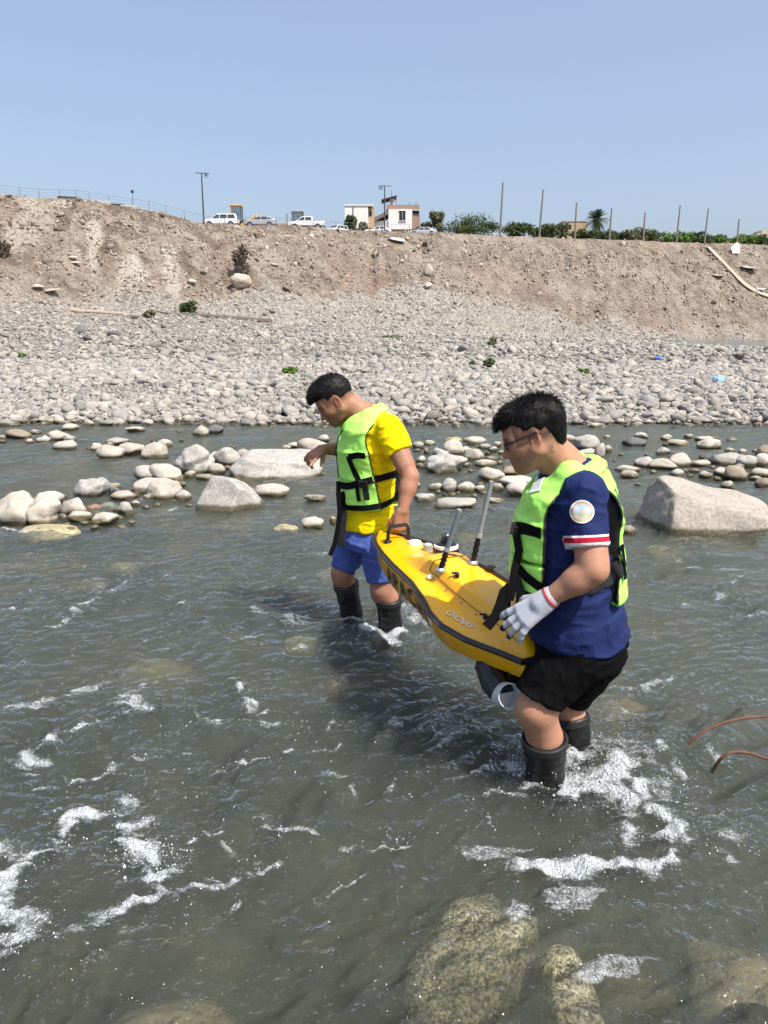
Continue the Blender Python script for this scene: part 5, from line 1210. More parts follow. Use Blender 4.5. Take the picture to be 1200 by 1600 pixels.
def head_axes(F, tilt, turn=0.0, roll=0.0):
    F = Vector((F[0], F[1], 0)).normalized(); Z = Vector((0, 0, 1)); F = Matrix.Rotation(turn, 3, 'Z') @ F
    f = F * cos(tilt) - Z * sin(tilt); u = F * sin(tilt) + Z * cos(tilt); l = u.cross(f)
    return np.array([[f[i], l[i], u[i]] for i in range(3)])
def add_head(S, c, B, heavy=1.0):
    c = np.array(c); W = lambda f, l, u: c + B @ np.array([f, l, u])
    E = lambda f, l, u, r: ell(W(f, l, u), r, B)
    S.add(E(-0.008, 0, 0.014, (0.098, 0.077, 0.090)), 0.01)
    S.add(E(0.045, 0, 0.012, (0.046, 0.062, 0.062)), 0.03)                                   # forehead
    S.add(E(0.034, 0, -0.052, (0.055, 0.058 * heavy, 0.070)), 0.035)                         # mid face
    for s in (-1, 1):
        S.add(rcone(W(0.002, s * 0.056 * heavy, -0.062), W(0.066, s * 0.016, -0.108), 0.024 * heavy, 0.020), 0.030)   # jaw
        S.add(E(0.062, s * 0.040, -0.040, (0.026, 0.022, 0.022)), 0.028)                     # cheek
        S.add(rcone(W(0.086, s * 0.012, 0.002), W(0.070, s * 0.048, 0.000), 0.010, 0.009), 0.020)   # brow
    S.add(E(0.074, 0, -0.112, (0.022, 0.022, 0.018)), 0.022)                                 # chin
    S.add(E(0.030, 0, -0.100, (0.052, 0.040 * heavy, 0.026)), 0.03)                          # under the jaw
    for s in (-1, 1):
        S.cut(E(0.098, s * 0.033, -0.017, (0.020, 0.019, 0.012)), 0.014)
        S.add(E(0.076, s * 0.033, -0.019, (0.0135, 0.0150, 0.0120)), 0.006)
    S.add(rcone(W(0.090, 0, -0.008), W(0.108, 0, -0.050), 0.0085, 0.0115), 0.014)            # nose
    S.add(E(0.111, 0, -0.055, (0.0125, 0.013, 0.0105)), 0.010)
    for s in (-1, 1):
        S.add(E(0.099, s * 0.0135, -0.058, (0.0115, 0.0075, 0.0085)), 0.008)
        S.cut(E(0.105, s * 0.007, -0.066, (0.006, 0.0035, 0.004)), 0.003)
    S.add(E(0.088, 0, -0.077, (0.013, 0.026, 0.012)), 0.018)
    S.add(E(0.0965, 0, -0.0815, (0.0075, 0.021, 0.0055)), 0.006)                             # lips
    S.add(E(0.0935, 0, -0.0925, (0.0080, 0.019, 0.0062)), 0.006)
    S.cut(E(0.1040, 0, -0.0870, (0.0075, 0.020, 0.0018)), 0.003)
    for s in (-1, 1):
        BE = B @ np.array(Matrix.Rotation(R(-12), 3, 'Y'))
        BE = BE @ np.array(Matrix.Rotation(s * R(-14), 3, 'Z'))
        S.add(ell(W(-0.006, s * 0.079, -0.024), (0.0200, 0.0062, 0.0330), BE), 0.005)
        S.cut(ell(W(-0.001, s * 0.0855, -0.023), (0.0105, 0.0075, 0.0200), BE), 0.003)
        S.add(ell(W(-0.004, s * 0.078, -0.030), (0.006, 0.005, 0.012), BE), 0.004)
    return W
def head_local(P, c, B): return (P - np.array(c)) @ B
def paint_skin(P, c, B, base, fade=0.0, stub=0.0):
    col = np.tile(np.array(base), (len(P), 1)); q = head_local(P, c, B); f, l, u = q.T; near = np.linalg.norm(q, axis=1) < 0.2
    def mixin(m, cc): 
        m = (np.clip(m, 0, 1) * near)[:, None]; np.copyto(col, col * (1 - m) + np.array(cc) * m)
    mixin(0.5 * np.exp(-((f - .07) / .03) ** 2 - ((np.abs(l) - .038) / .02) ** 2 - ((u + .045) / .025) ** 2), (base[0] * 1.05, base[1] * .82, base[2] * .8))
    mixin(0.7 * np.exp(-((u + .087) / .009) ** 2 - (l / .022) ** 2) * (f > .08), (0.27, 0.095, 0.075))
    mixin(0.9 * np.exp(-((u + .087) / .0022) ** 2 - (l / .024) ** 2) * (f > .08), (0.06, 0.02, 0.02))
    mixin(stub * sstep(-.062, -.085, u) * sstep(-.01, .02, f) * (u > -.14), (base[0] * .42, base[1] * .45, base[2] * .52))
    mixin(stub * 0.9 * np.exp(-((u + .074) / .006) ** 2 - (l / .026) ** 2) * (f > .085), (base[0] * .4, base[1] * .42, base[2] * .48))
    brow = np.exp(-((u - .004 + 6 * (np.abs(l) - .034) ** 2) / .0048) ** 2) * (np.abs(l) > .012) * (np.abs(l) < .056) * (f > .055); mixin(0.92 * brow, (0.02, 0.014, 0.012))
    eye = np.exp(-((u + .019) / .0042) ** 2 - ((np.abs(l) - .033) / .012) ** 2) * (f > .065); mixin(0.95 * eye, (0.03, 0.02, 0.017))
    lash = np.exp(-((u + .0145) / .0022) ** 2 - ((np.abs(l) - .033) / .016) ** 2) * (f > .06); mixin(0.8 * lash, (0.02, 0.012, 0.01))
    edge = sstep(-.055, .0, u + .35 * np.clip(-f, 0, .1) * 0 + 0.25 * (f < -.02) * 0.06) * (f < .060) * (u > -.085)
    mixin(fade * edge * (np.abs(l) < .085), (0.045, 0.032, 0.028))
    ear = np.exp(-((f + .004) / .02) ** 2 - ((u + .024) / .03) ** 2) * (np.abs(l) > .074); mixin(0.55 * ear, (base[0] * 1.02, base[1] * .70, base[2] * .66))
    return col
def blades(roots, dirs, length, width, name, mat, parent, curl=None, seg=3):
    """Hair locks: thin tapered blades."""
    n = len(roots); V = []; F = []
    side = np.cross(dirs, rng.normal(size=(n, 3))); side /= np.linalg.norm(side, axis=1)[:, None]
    for k in range(seg + 1):
        tt = k / seg; w = width * (1 - tt) ** 0.7
        ctr = roots + dirs * (length * tt)[:, None] + (0 if curl is None else curl * (tt ** 2)) 
        V.append(np.stack([ctr - side * w[:, None], ctr + side * w[:, None]], 1))
    V = np.stack(V, 1).reshape(-1, 3); st = 2 * (seg + 1); b0 = np.arange(n) * st
    F = np.concatenate([np.stack([b0 + 2 * k, b0 + 2 * k + 1, b0 + 2 * k + 3, b0 + 2 * k + 2], 1) for k in range(seg)])
    return V, F
def add_hand(S, wrist, d, back, curl, spread=0.012, thumb=None, g=1.0, grow=0.0, side=1, fl=None):
    """Palm, four jointed fingers and a thumb. d points along the palm, back is the back of the hand, curl per finger in radians."""
    d = Vector(d).normalized(); back = Vector(back); back = (back - d * back.dot(d)).normalized(); w = d.cross(back) * side   # w: from little finger to index
    wr = Vector(wrist)
    def pt(a, b, c): return wr + d * (a * g) + w * (b * g) + back * (c * g)
    for b in (-0.030, -0.010, 0.010, 0.030):
        S.add(rcone(pt(0.005, b * 0.6, 0), pt(0.085 if abs(b) < .02 else .080, b, 0.0), 0.0165 * g + grow, 0.0125 * g + grow), 0.012)
    L = fl or (0.060, 0.074, 0.080, 0.070)
    for k, b in enumerate((-0.031, -0.0105, 0.0105, 0.031)):
        p = pt(0.084 if k in (1, 2) else 0.078, b, 0.0); th = 0.0; c = curl[k] if hasattr(curl, '__len__') else curl
        r = 0.0098 * g + grow
        for j, (fr, cf) in enumerate(((0.45, 0.55), (0.30, 1.0), (0.25, 0.7))):
            th += c * cf; dd = d * cos(th) - back * sin(th)
            q = p + dd * (L[k] * fr * g) + w * (spread * (k - 1.5) * 0.25 * fr)
            S.add(rcone(p, q, r, r * 0.93), 0.004); p = q; r *= 0.93
    tb = pt(0.022, 0.026, -0.012); td = thumb if thumb is not None else (d * 0.75 + w * 0.55 - back * 0.35); td = Vector(td).normalized()
    q = tb + td * 0.040 * g; S.add(rcone(tb, q, 0.0155 * g + grow, 0.0118 * g + grow), 0.012)
    td2 = (td * 0.9 + d * 0.35 - back * 0.25).normalized(); q2 = q + td2 * 0.030 * g; S.add(rcone(q, q2, 0.0112 * g + grow, 0.0092 * g + grow), 0.004)

def boot(root, top, low, foot_dir, r_top, label_rim=True, zbed=-0.33):
    """Rubber boot: shaft open at the top round the calf, foot on the river bed."""
    top, low = Vector(top), Vector(low); ax = (top - low).normalized(); fd = Vector((foot_dir[0], foot_dir[1], 0)).normalized()
    ank = low - ax * 0.16; ank.z = max(ank.z, zbed + 0.09)
    S = Field(np.minimum(np.minimum(top, low), ank + fd * 0.22) - 0.15, np.maximum(np.maximum(top, low), ank + fd * 0.22) + 0.15, 0.006)
    S.D = S.D[:, :, :]
    S.add(rcone(top, low, r_top, r_top * 0.86), 0).add(rcone(low, ank, r_top * 0.86, 0.055), 0.02)
    S.add(rcone(ank - fd * 0.03, ank + fd * 0.15 - Vector((0, 0, 0.025)), 0.05, 0.045), 0.02)
    a_ = np.array(ax); t0 = float(a_ @ np.array(top))
    S.keep(lambda x, y, z: x * a_[0] + y * a_[1] + z * a_[2] - t0)
    P, F = S.mesh(1); N = vnormals(P, F)
    P = P + N * (0.004 * fbm(P[:, 0] / 0.05, P[:, 1] / 0.05, P[:, 2] / 0.035, 2) * sstep(0.035, 0.06, t0 - P @ a_))[:, None]
    b = link('boot', mesh_from('boot', P, F), M_BOOT, root)
    M = Matrix.Translation(top) @ ax.to_track_quat('Z', 'Y').to_matrix().to_4x4()
    MB().lathe([(r_top + 0.001, -0.030), (r_top + 0.0045, -0.027), (r_top + 0.0045, -0.003), (r_top + 0.001, 0.001), (r_top - 0.006, 0.001), (r_top - 0.008, -0.02)], 28, M).build('boot_rim', M_BRIM, b, smooth=True)
    return b
def folds(P, N, amp, s, stretch=(1, 1, 1), seed=0.0):
    q = P / s * np.array(stretch)
    n = fbm(q[:, 0] + seed, q[:, 1], q[:, 2], 1); r_ = 1 - np.abs(noise3(q[:, 0] * 1.3 + seed, q[:, 1] * 1.3 + 5, q[:, 2] * 1.3)) * 2
    return P + N * (amp * (0.5 * n + 0.6 * np.clip(r_, 0, 1) ** 2))[:, None]

def make_vest(root, rings, U, V, O, grow, armc, zcut, neck, straps, label=None, h=0.006):
    """Foam life vest: front and back panels over the torso with open sides.
    armc: (f_top, z_top, f_bot, z_bot, half width); zcut: bottom; neck: (point, radius, v depth)."""
    cs = np.array([r[0] for r in rings]); S = Field(cs.min(0) - 0.30, cs.max(0) + 0.28, h)
    S.add(etube(rings, U, V, grow), 0)
    for prim in straps: S.add(prim, 0.035)
    U_, V_ = np.array(U), np.array(V); O = np.array(O)
    ft, zt, fb, zb, w = armc
    def side(x, y, z):
        f = (x - O[0]) * V_[0] + (y - O[1]) * V_[1]; l = np.abs((x - O[0]) * U_[0] + (y - O[1]) * U_[1])
        t_ = np.clip((zt - z) / (zt - zb), 0, 1); fc = ft + (fb - ft) * t_; dz = np.maximum(z - zt, 0)
        d2 = np.sqrt((f - fc) ** 2 + dz ** 2) - w
        return np.maximum(d2, 0.105 + 0.35 * np.maximum(0.06 - np.abs(z - zt), 0) * 0 - l)
    S.keep(lambda x, y, z: -side(x, y, z), 0.012)
    S.keep(lambda x, y, z: zcut - z + 0 * x + 0 * y, 0.02)
    npnt, nr, vd = neck
    def vneck(x, y, z):
        f = (x - npnt[0]) * V_[0] + (y - npnt[1]) * V_[1]; l = np.abs((x - npnt[0]) * U_[0] + (y - npnt[1]) * U_[1]); zz = z - npnt[2]
        ring = np.sqrt(f ** 2 * 0.8 + l ** 2) - nr
        ring = np.maximum(ring, -(zz + 0.05))
        vv = np.maximum(l - np.clip((zz + vd) * 0.45, -0.01, 0.2), -f)
        return np.minimum(ring, vv)
    S.keep(lambda x, y, z: -vneck(x, y, z), 0.012)
    P, F = S.mesh(2); N = vnormals(P, F)
    P = P + N * (0.006 * fbm(P[:, 0] / 0.11, P[:, 1] / 0.11, P[:, 2] / 0.08, 3))[:, None]
    sd = side(P[:, 0], P[:, 1], P[:, 2]); pipe = (1 - sstep(0.009, 0.013, sd)) * (P[:, 2] > zcut + 0.012)
    return P, F, pipe

# ================================================================ the man in the navy shirt
def build_navy():
    Y0 = 2.62; root = empty('person', (0.66, 2.62, -0.33))
    tag(root, 'man with glasses in navy shirt and neon life vest, gloved hand over boat stern', 'person')
    F2 = Vector((-0.974, 0.225, 0)); L2 = Vector((-0.225, -0.974, 0)); Z = Vector((0, 0, 1))
    rings = [(at(884, 728, Y0), .075, .062), (at(888, 742, Y0), .135, .085), (at(890, 765, Y0), .185, .110), (at(888, 805, Y0), .192, .138), (at(884, 860, Y0), .180, .153), (at(886, 920, Y0), .175, .155), (at(897, 970, Y0), .175, .147), (at(906, 1015, Y0), .178, .145)]
    O = at(886, 860, Y0)
    hc = at(831, 672, Y0 - 0.01); B = head_axes(F2, R(21), R(2))
    # ---- body
    S = Field((0.25, 2.15, -0.34), (1.02, 3.15, 1.46), 0.0036)
    S.add(etube(rings, L2, F2), 0)
    Wh = add_head(S, hc, B, 1.06)
    S.add(rcone(Wh(-0.030, 0, -0.055), at(880, 728, Y0), 0.060, 0.068), 0.03)
    S.add(rcone(at(880, 725, Y0), at(905, 755, Y0), 0.06, 0.07), 0.03)
    sh = at(914, 762, 2.435); el = at(927, 890, 2.36); wr = at(856, 936, 2.40); hd = at(802, 974, 2.415)
    shb = at(913, 778, 2.46); S.add(rcone(at(893, 780, 2.56), shb, .05, .050), 0.03).add(rcone(shb, el, 0.050, 0.047), 0.02).add(rcone(shb.lerp(el, .6), shb.lerp(el, .85), 0.050, 0.050), 0.02)
    S.add(rcone(el, el.lerp(wr, .35), 0.046, 0.046), 0.02).add(rcone(el.lerp(wr, .3), wr, 0.045, 0.029), 0.02)
    hdir = hd - wr
    hargs = dict(curl=(0.34, 0.30, 0.28, 0.28), spread=0.05, side=1, fl=(0.066, 0.080, 0.084, 0.074), g=1.10)
    bk = Vector((-0.32, -0.66, 0.48))
    add_hand(S, wr + hdir.normalized() * 0.012, hdir, bk, **hargs)
    # far arm, reaching to the far side of the stern
    shr = at(905, 765, 2.80); elr = shr + Vector((-0.11, 0.03, -0.26)); wrr = Vector((0.62, 2.98, 0.66))
    S.add(rcone(shr, elr, .06, .048), .02).add(rcone(elr, wrr, .046, .03), .02)
    add_hand(S, wrr, Vector((-0.35, -0.15, -0.75)), Vector((0.3, 0.9, 0.1)), 0.7, side=-1)
    # legs
    hipN, knN, caN = at(893, 1020, 2.53), at(838, 1108, 2.49), at(850, 1172, 2.52); anN = Vector((caN.x + 0.02, caN.y + 0.02, -0.24))
    hipF, knF, caF = at(925, 1022, 2.72), at(884, 1095, 2.76), at(893, 1135, 2.73); anF = Vector((caF.x + 0.06, caF.y, -0.24))
    bN, bN2, bF, bF2 = at(851, 1152, 2.515), at(852, 1212, 2.545), at(892, 1118, 2.745), at(902, 1178, 2.72)
    S.add(rcone(hipN, knN, .092, .070), .02).add(rcone(knN, bN, .068, .063), .02).add(rcone(bN, bN2, .060, .045), .02)
    S.add(rcone(knN + F2 * .012, knN + F2 * .012 - Z * .02, .058, .055), .02)
    S.add(rcone(hipF, knF, .09, .062), .02).add(rcone(knF, bF, .058, .054), .02).add(rcone(bF, bF2, .050, .038), .02)
    P, F = S.mesh(1)
    me = mesh_from('body', P, F); col = paint_skin(P, hc, B, (0.42, 0.225, 0.142), fade=0.9, stub=0.25)
    q = head_local(P, hc, B)   # small tattoo behind the ear
    tx, tz = (q[:, 0] + 0.040), (q[:, 2] + 0.072)
    tat = ((np.abs(np.hypot(tx, tz - .006) - .008) < .0022) | ((np.abs(tx) < .002) & (np.abs(tz + .004) < .014)) | ((np.abs(tz + .012) < .002) & (np.abs(tx) < .010))) & (q[:, 1] > 0.02)
    col[tat] = col[tat] * 0.45 + np.array([.03, .04, .05]) * .55
    set_attr(me, 'col', col, 'COLOR'); body = link('body', me, M_SKIN, root)
    # ---- hair: thick top swept forward, short faded sides
    S = Field(hc - Vector((.2, .2, .15)), hc + Vector((.2, .2, .2)), 0.004); Bm = np.array(B)
    W = lambda f, l, u: np.array(hc) + Bm @ np.array([f, l, u])
    S.add(ell(W(-0.010, 0, 0.026), (0.101, 0.0795, 0.086), Bm), 0)
    S.add(ell(W(0.010, 0, 0.066), (0.088, 0.062, 0.034), Bm), 0.03).add(rcone(W(0.05, 0.03, 0.074), W(0.104, 0.022, 0.044), 0.030, 0.016), 0.02).add(rcone(W(0.05, -0.03, 0.074), W(0.104, -0.02, 0.046), 0.030, 0.016), 0.02)
    S.add(ell(W(-0.085, 0, 0.030), (0.035, 0.062, 0.055), Bm), 0.03).add(ell(W(-0.074, 0, -0.034), (0.030, 0.056, 0.055), Bm), 0.03)
    def hl(x, y, z):
        qx, qy, qz = x - hc[0], y - hc[1], z - hc[2]
        f = qx * Bm[0, 0] + qy * Bm[1, 0] + qz * Bm[2, 0]; u = qx * Bm[0, 2] + qy * Bm[1, 2] + qz * Bm[2, 2]
        line = np.interp(f, [-0.12, -0.075, -0.045, -0.030, -0.014, 0.012, 0.024, 0.050, 0.07, 0.10, 0.14], [-0.098, -0.092, -0.072, -0.036, 0.006, 0.000, -0.004, 0.012, 0.030, 0.042, 0.035])
        return (line - u).astype(np.float32)
    S.keep(hl, 0.01)
    P, F = S.mesh(2); N = vnormals(P, F); ql = head_local(P, hc, B)
    edge_ = hl(P[:, 0], P[:, 1], P[:, 2]); P = P - N * (0.0055 * (1 - sstep(0.0, 0.022, -edge_)) * (ql[:, 0] < .06))[:, None]
    P = P + N * (0.0025 * fbm(ql[:, 0] / .04, ql[:, 1] / .010, ql[:, 2] / .03, 3))[:, None]
    hb = link('hair', mesh_from('hair', P, F), M_HAIR, root)
    NH = 7000; k = rng.choice(len(P), NH); fr = sstep(-.02, .1, ql[k, 0]); topw = sstep(.03, .09, ql[k, 2])
    Ff, Uu = B[:, 0], B[:, 2]
    dr = N[k] * (0.16 - 0.05 * fr[:, None] + 0.30 * (topw * (ql[k, 0] < -.03))[:, None]) + Ff * (0.9 * fr - 0.25 * (1 - fr))[:, None] * (0.4 + topw[:, None]) + rng.normal(0, .16, (NH, 3)) + Uu * (0.35 * topw * (1 - fr))[:, None] - Uu * (0.75 * (1 - topw))[:, None]
    dr /= np.linalg.norm(dr, axis=1)[:, None]
    ln = (0.010 + 0.020 * topw) * rng.uniform(.5, 1.2, NH)
    V, Fb = blades(P[k] - N[k] * 0.003, dr, ln, np.full(NH, 0.0009), '', None, None, curl=-Uu * 0.006 + Ff * 0.004)
    link('hair_strands', mesh_from('hair_strands', V, Fb), M_HAIR, hb)
    # ---- shirt
    S = Field((0.30, 2.18, 0.42), (1.05, 3.10, 1.30), 0.0055)
    S.add(etube(rings, L2, F2, 0.014), 0)
    slv = at(919, 852, 2.39); slr = shr.lerp(elr, .55)
    S.add(rcone(at(905, 765, 2.72), shr, .075, .075), .03).add(rcone(shr, slr, .075, .068), .02)
    ax = (slv - sh).normalized(); a_ = np.array(ax); t0 = float(a_ @ np.array(slv))
    S.add(etube([(at(897, 955, Y0), .192, .168), (at(907, 1000, Y0), .200, .172)], L2, F2), 0.02)
    c_ = np.array(slv); T_ = Field((0.30, 2.18, 0.42), (1.05, 3.10, 1.30), 0.0055)      # the near sleeve, ended square at its cuff
    T_.add(rcone(at(893, 768, 2.56), at(911, 772, 2.45), .066, .072), 0.03).add(rcone(at(911, 772, 2.45), slv, .072, .064), 0.02)
    T_.keep(lambda x, y, z: x * a_[0] + y * a_[1] + z * a_[2] - t0, 0.004)
    hh_ = np.clip(0.5 + 0.5 * (T_.D - S.D) / 0.03, 0, 1); S.D = T_.D + (S.D - T_.D) * hh_ - 0.03 * hh_ * (1 - hh_)
    hz = at(905, 992, Y0).z
    S.keep(lambda x, y, z: hz - 0.06 * (x - 0.60) - z + 0 * y, 0.006)
    S.cut(rcone(at(868, 705, Y0), at(884, 735, Y0), 0.07, 0.062), 0.01)
    P, F = S.mesh(1); N = vnormals(P, F); low = sstep(1.0, .62, P[:, 2])
    tors = etube(rings, L2, F2, 0.014)[0](P[:, 0], P[:, 1], P[:, 2]); P = folds(P, N, 0.008, 0.11, (1, 1, 1.6), 3.)
    me = mesh_from('shirt', P, F)
    e = t0 - P @ a_; dd = np.linalg.norm(P - c_, axis=1)
    cu = np.where((dd < .11) & (tors > 0.006), np.clip(1.0 - (e - 0.002) / 0.034, 0, 1), 0); cu = np.where(e > 0.036, 0, np.maximum(cu, 0.0)); cu = cu * (N @ a_ < 2); set_attr(me, 'cuff', cu)
    shirt = link('shirt', me, M_NAVY, root)
    bvS = BVHTree.FromPolygons([tuple(p) for p in P], [tuple(f) for f in F])
    # round sleeve badge
    def badge(r0, r1, name, mat, lift, parent):
        mb = MB(); base = []; n = 30
        for ri in (r0, (r0 + r1) / 2, r1):
            for k in range(n):
                a = 2 * pi * k / n; h, nn = cam_ray(bvS, 909.5 + ri * cos(a), 799.5 + ri * 1.0 * sin(a)); mb.v.append(tuple(h + nn * lift))
        for i in range(2):
            for k in range(n): mb.f.append([i * n + k, i * n + (k + 1) % n, (i + 1) * n + (k + 1) % n, (i + 1) * n + k])
        mb.build(name, mat, parent, smooth=True)
    em = simple('badge_white', (0.78, 0.77, 0.74), 0.7)
    bd = MB(); n = 30
    for ri in (0.3, 7, 13.6):
        for k in range(n):
            a = 2 * pi * k / n; h, nn = cam_ray(bvS, 909.5 + ri * cos(a), 799.5 + ri * sin(a)); bd.v.append(tuple(h + nn * 0.003))
    for i in range(2):
        for k in range(n): bd.f.append([i * n + k, i * n + (k + 1) % n, (i + 1) * n + (k + 1) % n, (i + 1) * n + k])
    me = bd.mesh('emblem', True); pv = np.array(bd.v); cc = np.tile(np.array([0.42, 0.55, 0.72]), (len(pv), 1))
    c0 = np.array(cam_ray(bvS, 909.5, 799.5)[0]); zz = pv[:, 2] - c0[2]; xx = pv[:, 0] - c0[0]
    cc[zz < .008 - 1.0 * np.abs(xx)] = (0.40, 0.28, 0.18); cc[zz < -.006] = (0.22, 0.40, 0.13); cc[zz < -.016] = (0.62, 0.48, 0.33)
    set_attr(me, 'c', cc, 'COLOR'); t = NT('emblem_print'); t.set(color=t.mix(t.math('MULTIPLY', t.noise(t.pos(), 160, 3), 0.6), t.attr('c', 'Color'), (0.75, 0.72, 0.68)), rough=0.7)
    bo = link('badge', me, t.m, shirt)
    badge(16.0, 18.5, 'badge_border', em, 0.0038, shirt); badge(13.4, 16.2, 'badge_ring', simple('badge_orange', (0.70, 0.42, 0.22), 0.7), 0.0032, shirt)
    # ---- shorts
    S = Field((0.30, 2.25, 0.15), (1.05, 3.0, 0.80), 0.006)
    S.add(etube([(at(900, 975, Y0), .180, .150), (at(908, 1010, Y0), .188, .158), (at(912, 1030, Y0), .185, .150)], L2, F2), 0)
    eN = at(841, 1091, 2.495); eF = at(887, 1084, 2.755)
    S.add(rcone(at(897, 1020, 2.54), eN, .116, .087), .03).add(rcone(at(925, 1022, 2.71), eF, .115, .088), .03)
    def hem(x, y, z, c, d):
        e = (x - c[0]) * d[0] + (y - c[1]) * d[1] + (z - c[2]) * d[2]; return e
    dN = (eN - at(897, 1020, 2.54)).normalized(); dN = (dN + Vector((0, 0, -0.5))).normalized(); dF = (eF - at(925, 1022, 2.71)).normalized()
    S.keep(lambda x, y, z: np.where((y < 2.635) , hem(x, y, z, eN, dN), hem(x, y, z, eF, dF)).astype(np.float32))
    S.cut(rcone(eN + dN * 0.02, eN - dN * 0.012, .077, .075), 0.004).cut(rcone(eF + dF * 0.02, eF - dF * 0.012, .077, .075), 0.004)
    P, F = S.mesh(1); N = vnormals(P, F); P = folds(P, N, 0.009, 0.09, (1, 1, 1.2), 9.)
    link('shorts', mesh_from('shorts', P, F), M_KSHORT, root)
    # ---- boots
    boot(root, at(851, 1152, 2.515), at(852, 1212, 2.545), F2, 0.079)
    boot(root, at(892, 1118, 2.745), at(902, 1178, 2.72), F2, 0.068)
    # ---- glove with black coated grip, red wrist band
    S = Field(np.minimum(np.array(wr), np.array(hd)) - .13, np.maximum(np.array(wr), np.array(hd)) + .13, 0.003)
    add_hand(S, wr + hdir.normalized() * 0.012, hdir, bk, grow=0.0028, **hargs)
    S.add(rcone(wr + (wr - hd).normalized() * 0.010, wr + hdir.normalized() * 0.03, 0.0365, 0.034), 0.012)
    P, F = S.mesh(1); N = vnormals(P, F); me = mesh_from('glove', P, F)
    bn = np.array(bk.normalized()); dn = np.array(hdir.normalized()); along = (P - np.array(wr)) @ dn
    grip = sstep(0.22, 0.02, N @ bn) * sstep(0.03, 0.06, along); grip = np.maximum(grip, sstep(0.176, 0.186, along)); set_attr(me, 'grip', grip)
    gl_ = link('glove', me, M_GLOVE, root)
    axw = (el - wr).normalized(); M = Matrix.Translation(wr + axw * 0.006) @ axw.to_track_quat('Z', 'Y').to_matrix().to_4x4()
    MB().lathe([(.0355, 0), (.0385, .001), (.0385, .006), (.0355, .007)], 24, M).build('cuff_edge', simple('red_knit', (0.62, 0.03, 0.02), 0.8), gl_, smooth=True)
    # ---- glasses
    mg = MB()
    for s in (1, -1):
        ringp = [Vector(W(0.104 - 0.010 * (abs(cx) / .06), s * (0.034 + 0.0225 * cos(a)), -0.020 + 0.0165 * sin(a))) for a in np.linspace(0, 2 * pi, 17) for cx in [0.034 + 0.0225 * cos(a)]]
        mg.tube(ringp, 0.0021, 6, False)
        mg.tube([W(0.097, s * 0.056, -0.012), W(0.070, s * 0.073, -0.010), W(0.010, s * 0.0835, -0.004), W(-0.012, s * 0.0855, 0.000), W(-0.026, s * 0.083, -0.016)], [.0030, .0028, .0024, .0022, .0018], 6)
    mg.tube([W(0.104, -0.011, -0.016), W(0.107, 0, -0.013), W(0.104, 0.011, -0.016)], 0.0015, 6)
    gg = mg.build('glasses', simple('dark_glasses_frame', (0.02, 0.008, 0.012), 0.3), root, smooth=True)
    tl = NT('spectacle_lens'); tl.n.remove(tl.b); a1 = tl.n.new('ShaderNodeBsdfTransparent'); a1.inputs[0].default_value = (.82, .84, .86, 1); a2 = tl.n.new('ShaderNodeBsdfGlossy'); a2.inputs['Roughness'].default_value = .03
    mx = tl.n.new('ShaderNodeMixShader'); mx.inputs[0].default_value = .10; tl.L(a1.outputs[0], mx.inputs[1]); tl.L(a2.outputs[0], mx.inputs[2]); tl.L(mx.outputs[0], tl.out.inputs[0])
    for s in (1, -1):
        ml = MB(); ml.v = [tuple(W(0.104 - 0.010 * ((0.034 + 0.022 * cos(a)) / .06), s * (0.034 + 0.022 * cos(a)), -0.020 + 0.016 * sin(a))) for a in np.linspace(0, 2 * pi, 17)[:-1]]; ml.f = [list(range(16))]
        ml.build('lens', tl.m, gg)
    # ---- life vest
    nk = at(872, 722, Y0)
    arcs = []
    for l in (0.115, -0.115):
        a0, a1_, a2_ = at(850, 775, Y0) + L2 * l, at(892, 732, Y0) + L2 * (l * 1.15), at(946, 785, Y0) + L2 * l * 1.1
        arcs += [rcone(a0, a1_, .045, .042), rcone(a1_, a2_, .042, .05)]
    zb = at(850, 926, Y0).z
    P, F, pipe = make_vest(root, [(c, a, b) for c, a, b in rings], L2, F2, O, 0.046, (-0.045, at(905, 764, 2.43).z - .115, -0.05, zb - .05, .118), zb, ((nk.x, nk.y, nk.z), .082, .20), arcs)
    vest = link('life_vest', mesh_from('life_vest', P, F), M_VEST, root); set_attr(vest.data, 'pipe', pipe)
    bv = BVHTree.FromPolygons([tuple(p) for p in P], [tuple(f) for f in F])
    bb = P
    allP = np.concatenate([P, np.array([v.co[:] for v in shirt.data.vertices])]); allF = [tuple(f) for f in F] + [tuple(x + len(P) for x in p.vertices) for p in shirt.data.polygons]
    bva = BVHTree.FromPolygons([tuple(p) for p in allP], allF)
    surf_strap(bv, [(801, 826), (815, 824), (832, 828), (846, 833)], .042, 'chest_strap', M_BLACKW, vest)
    surf_strap(bv, [(810, 838), (812, 870), (806, 905), (803, 935)], .030, 'front_strap', M_BLACKW, vest, lift=.006)
    surf_strap(bva, [(806, 880), (822, 900), (842, 915), (866, 926), (890, 930)], .034, 'side_strap', M_BLACKW, vest)
    surf_strap(bva, [(815, 925), (835, 935), (860, 940)], .028, 'side_strap', M_BLACKW, vest)
    surf_strap(bva, [(880, 926), (915, 918), (945, 905), (972, 885)], .058, 'waist_belt', M_GREYW, vest, lift=.004)
    surf_strap(bva, [(968, 850), (972, 880), (973, 905)], .016, 'back_strap', M_BLACKW, vest, lift=.008)
    surf_strap(bv, [(836, 770), (843, 752), (852, 737)], .045, 'reflective_tape', simple('silver_tape', (0.62, 0.66, 0.66), 0.35), vest)
    # buckle and loose straps hanging from the front
    hb_, hn = cam_ray(bv, 808, 826); hn = hn.normalized(); Mb = Matrix.Translation(hb_ + hn * .010) @ hn.to_track_quat('Y', 'Z').to_matrix().to_4x4()
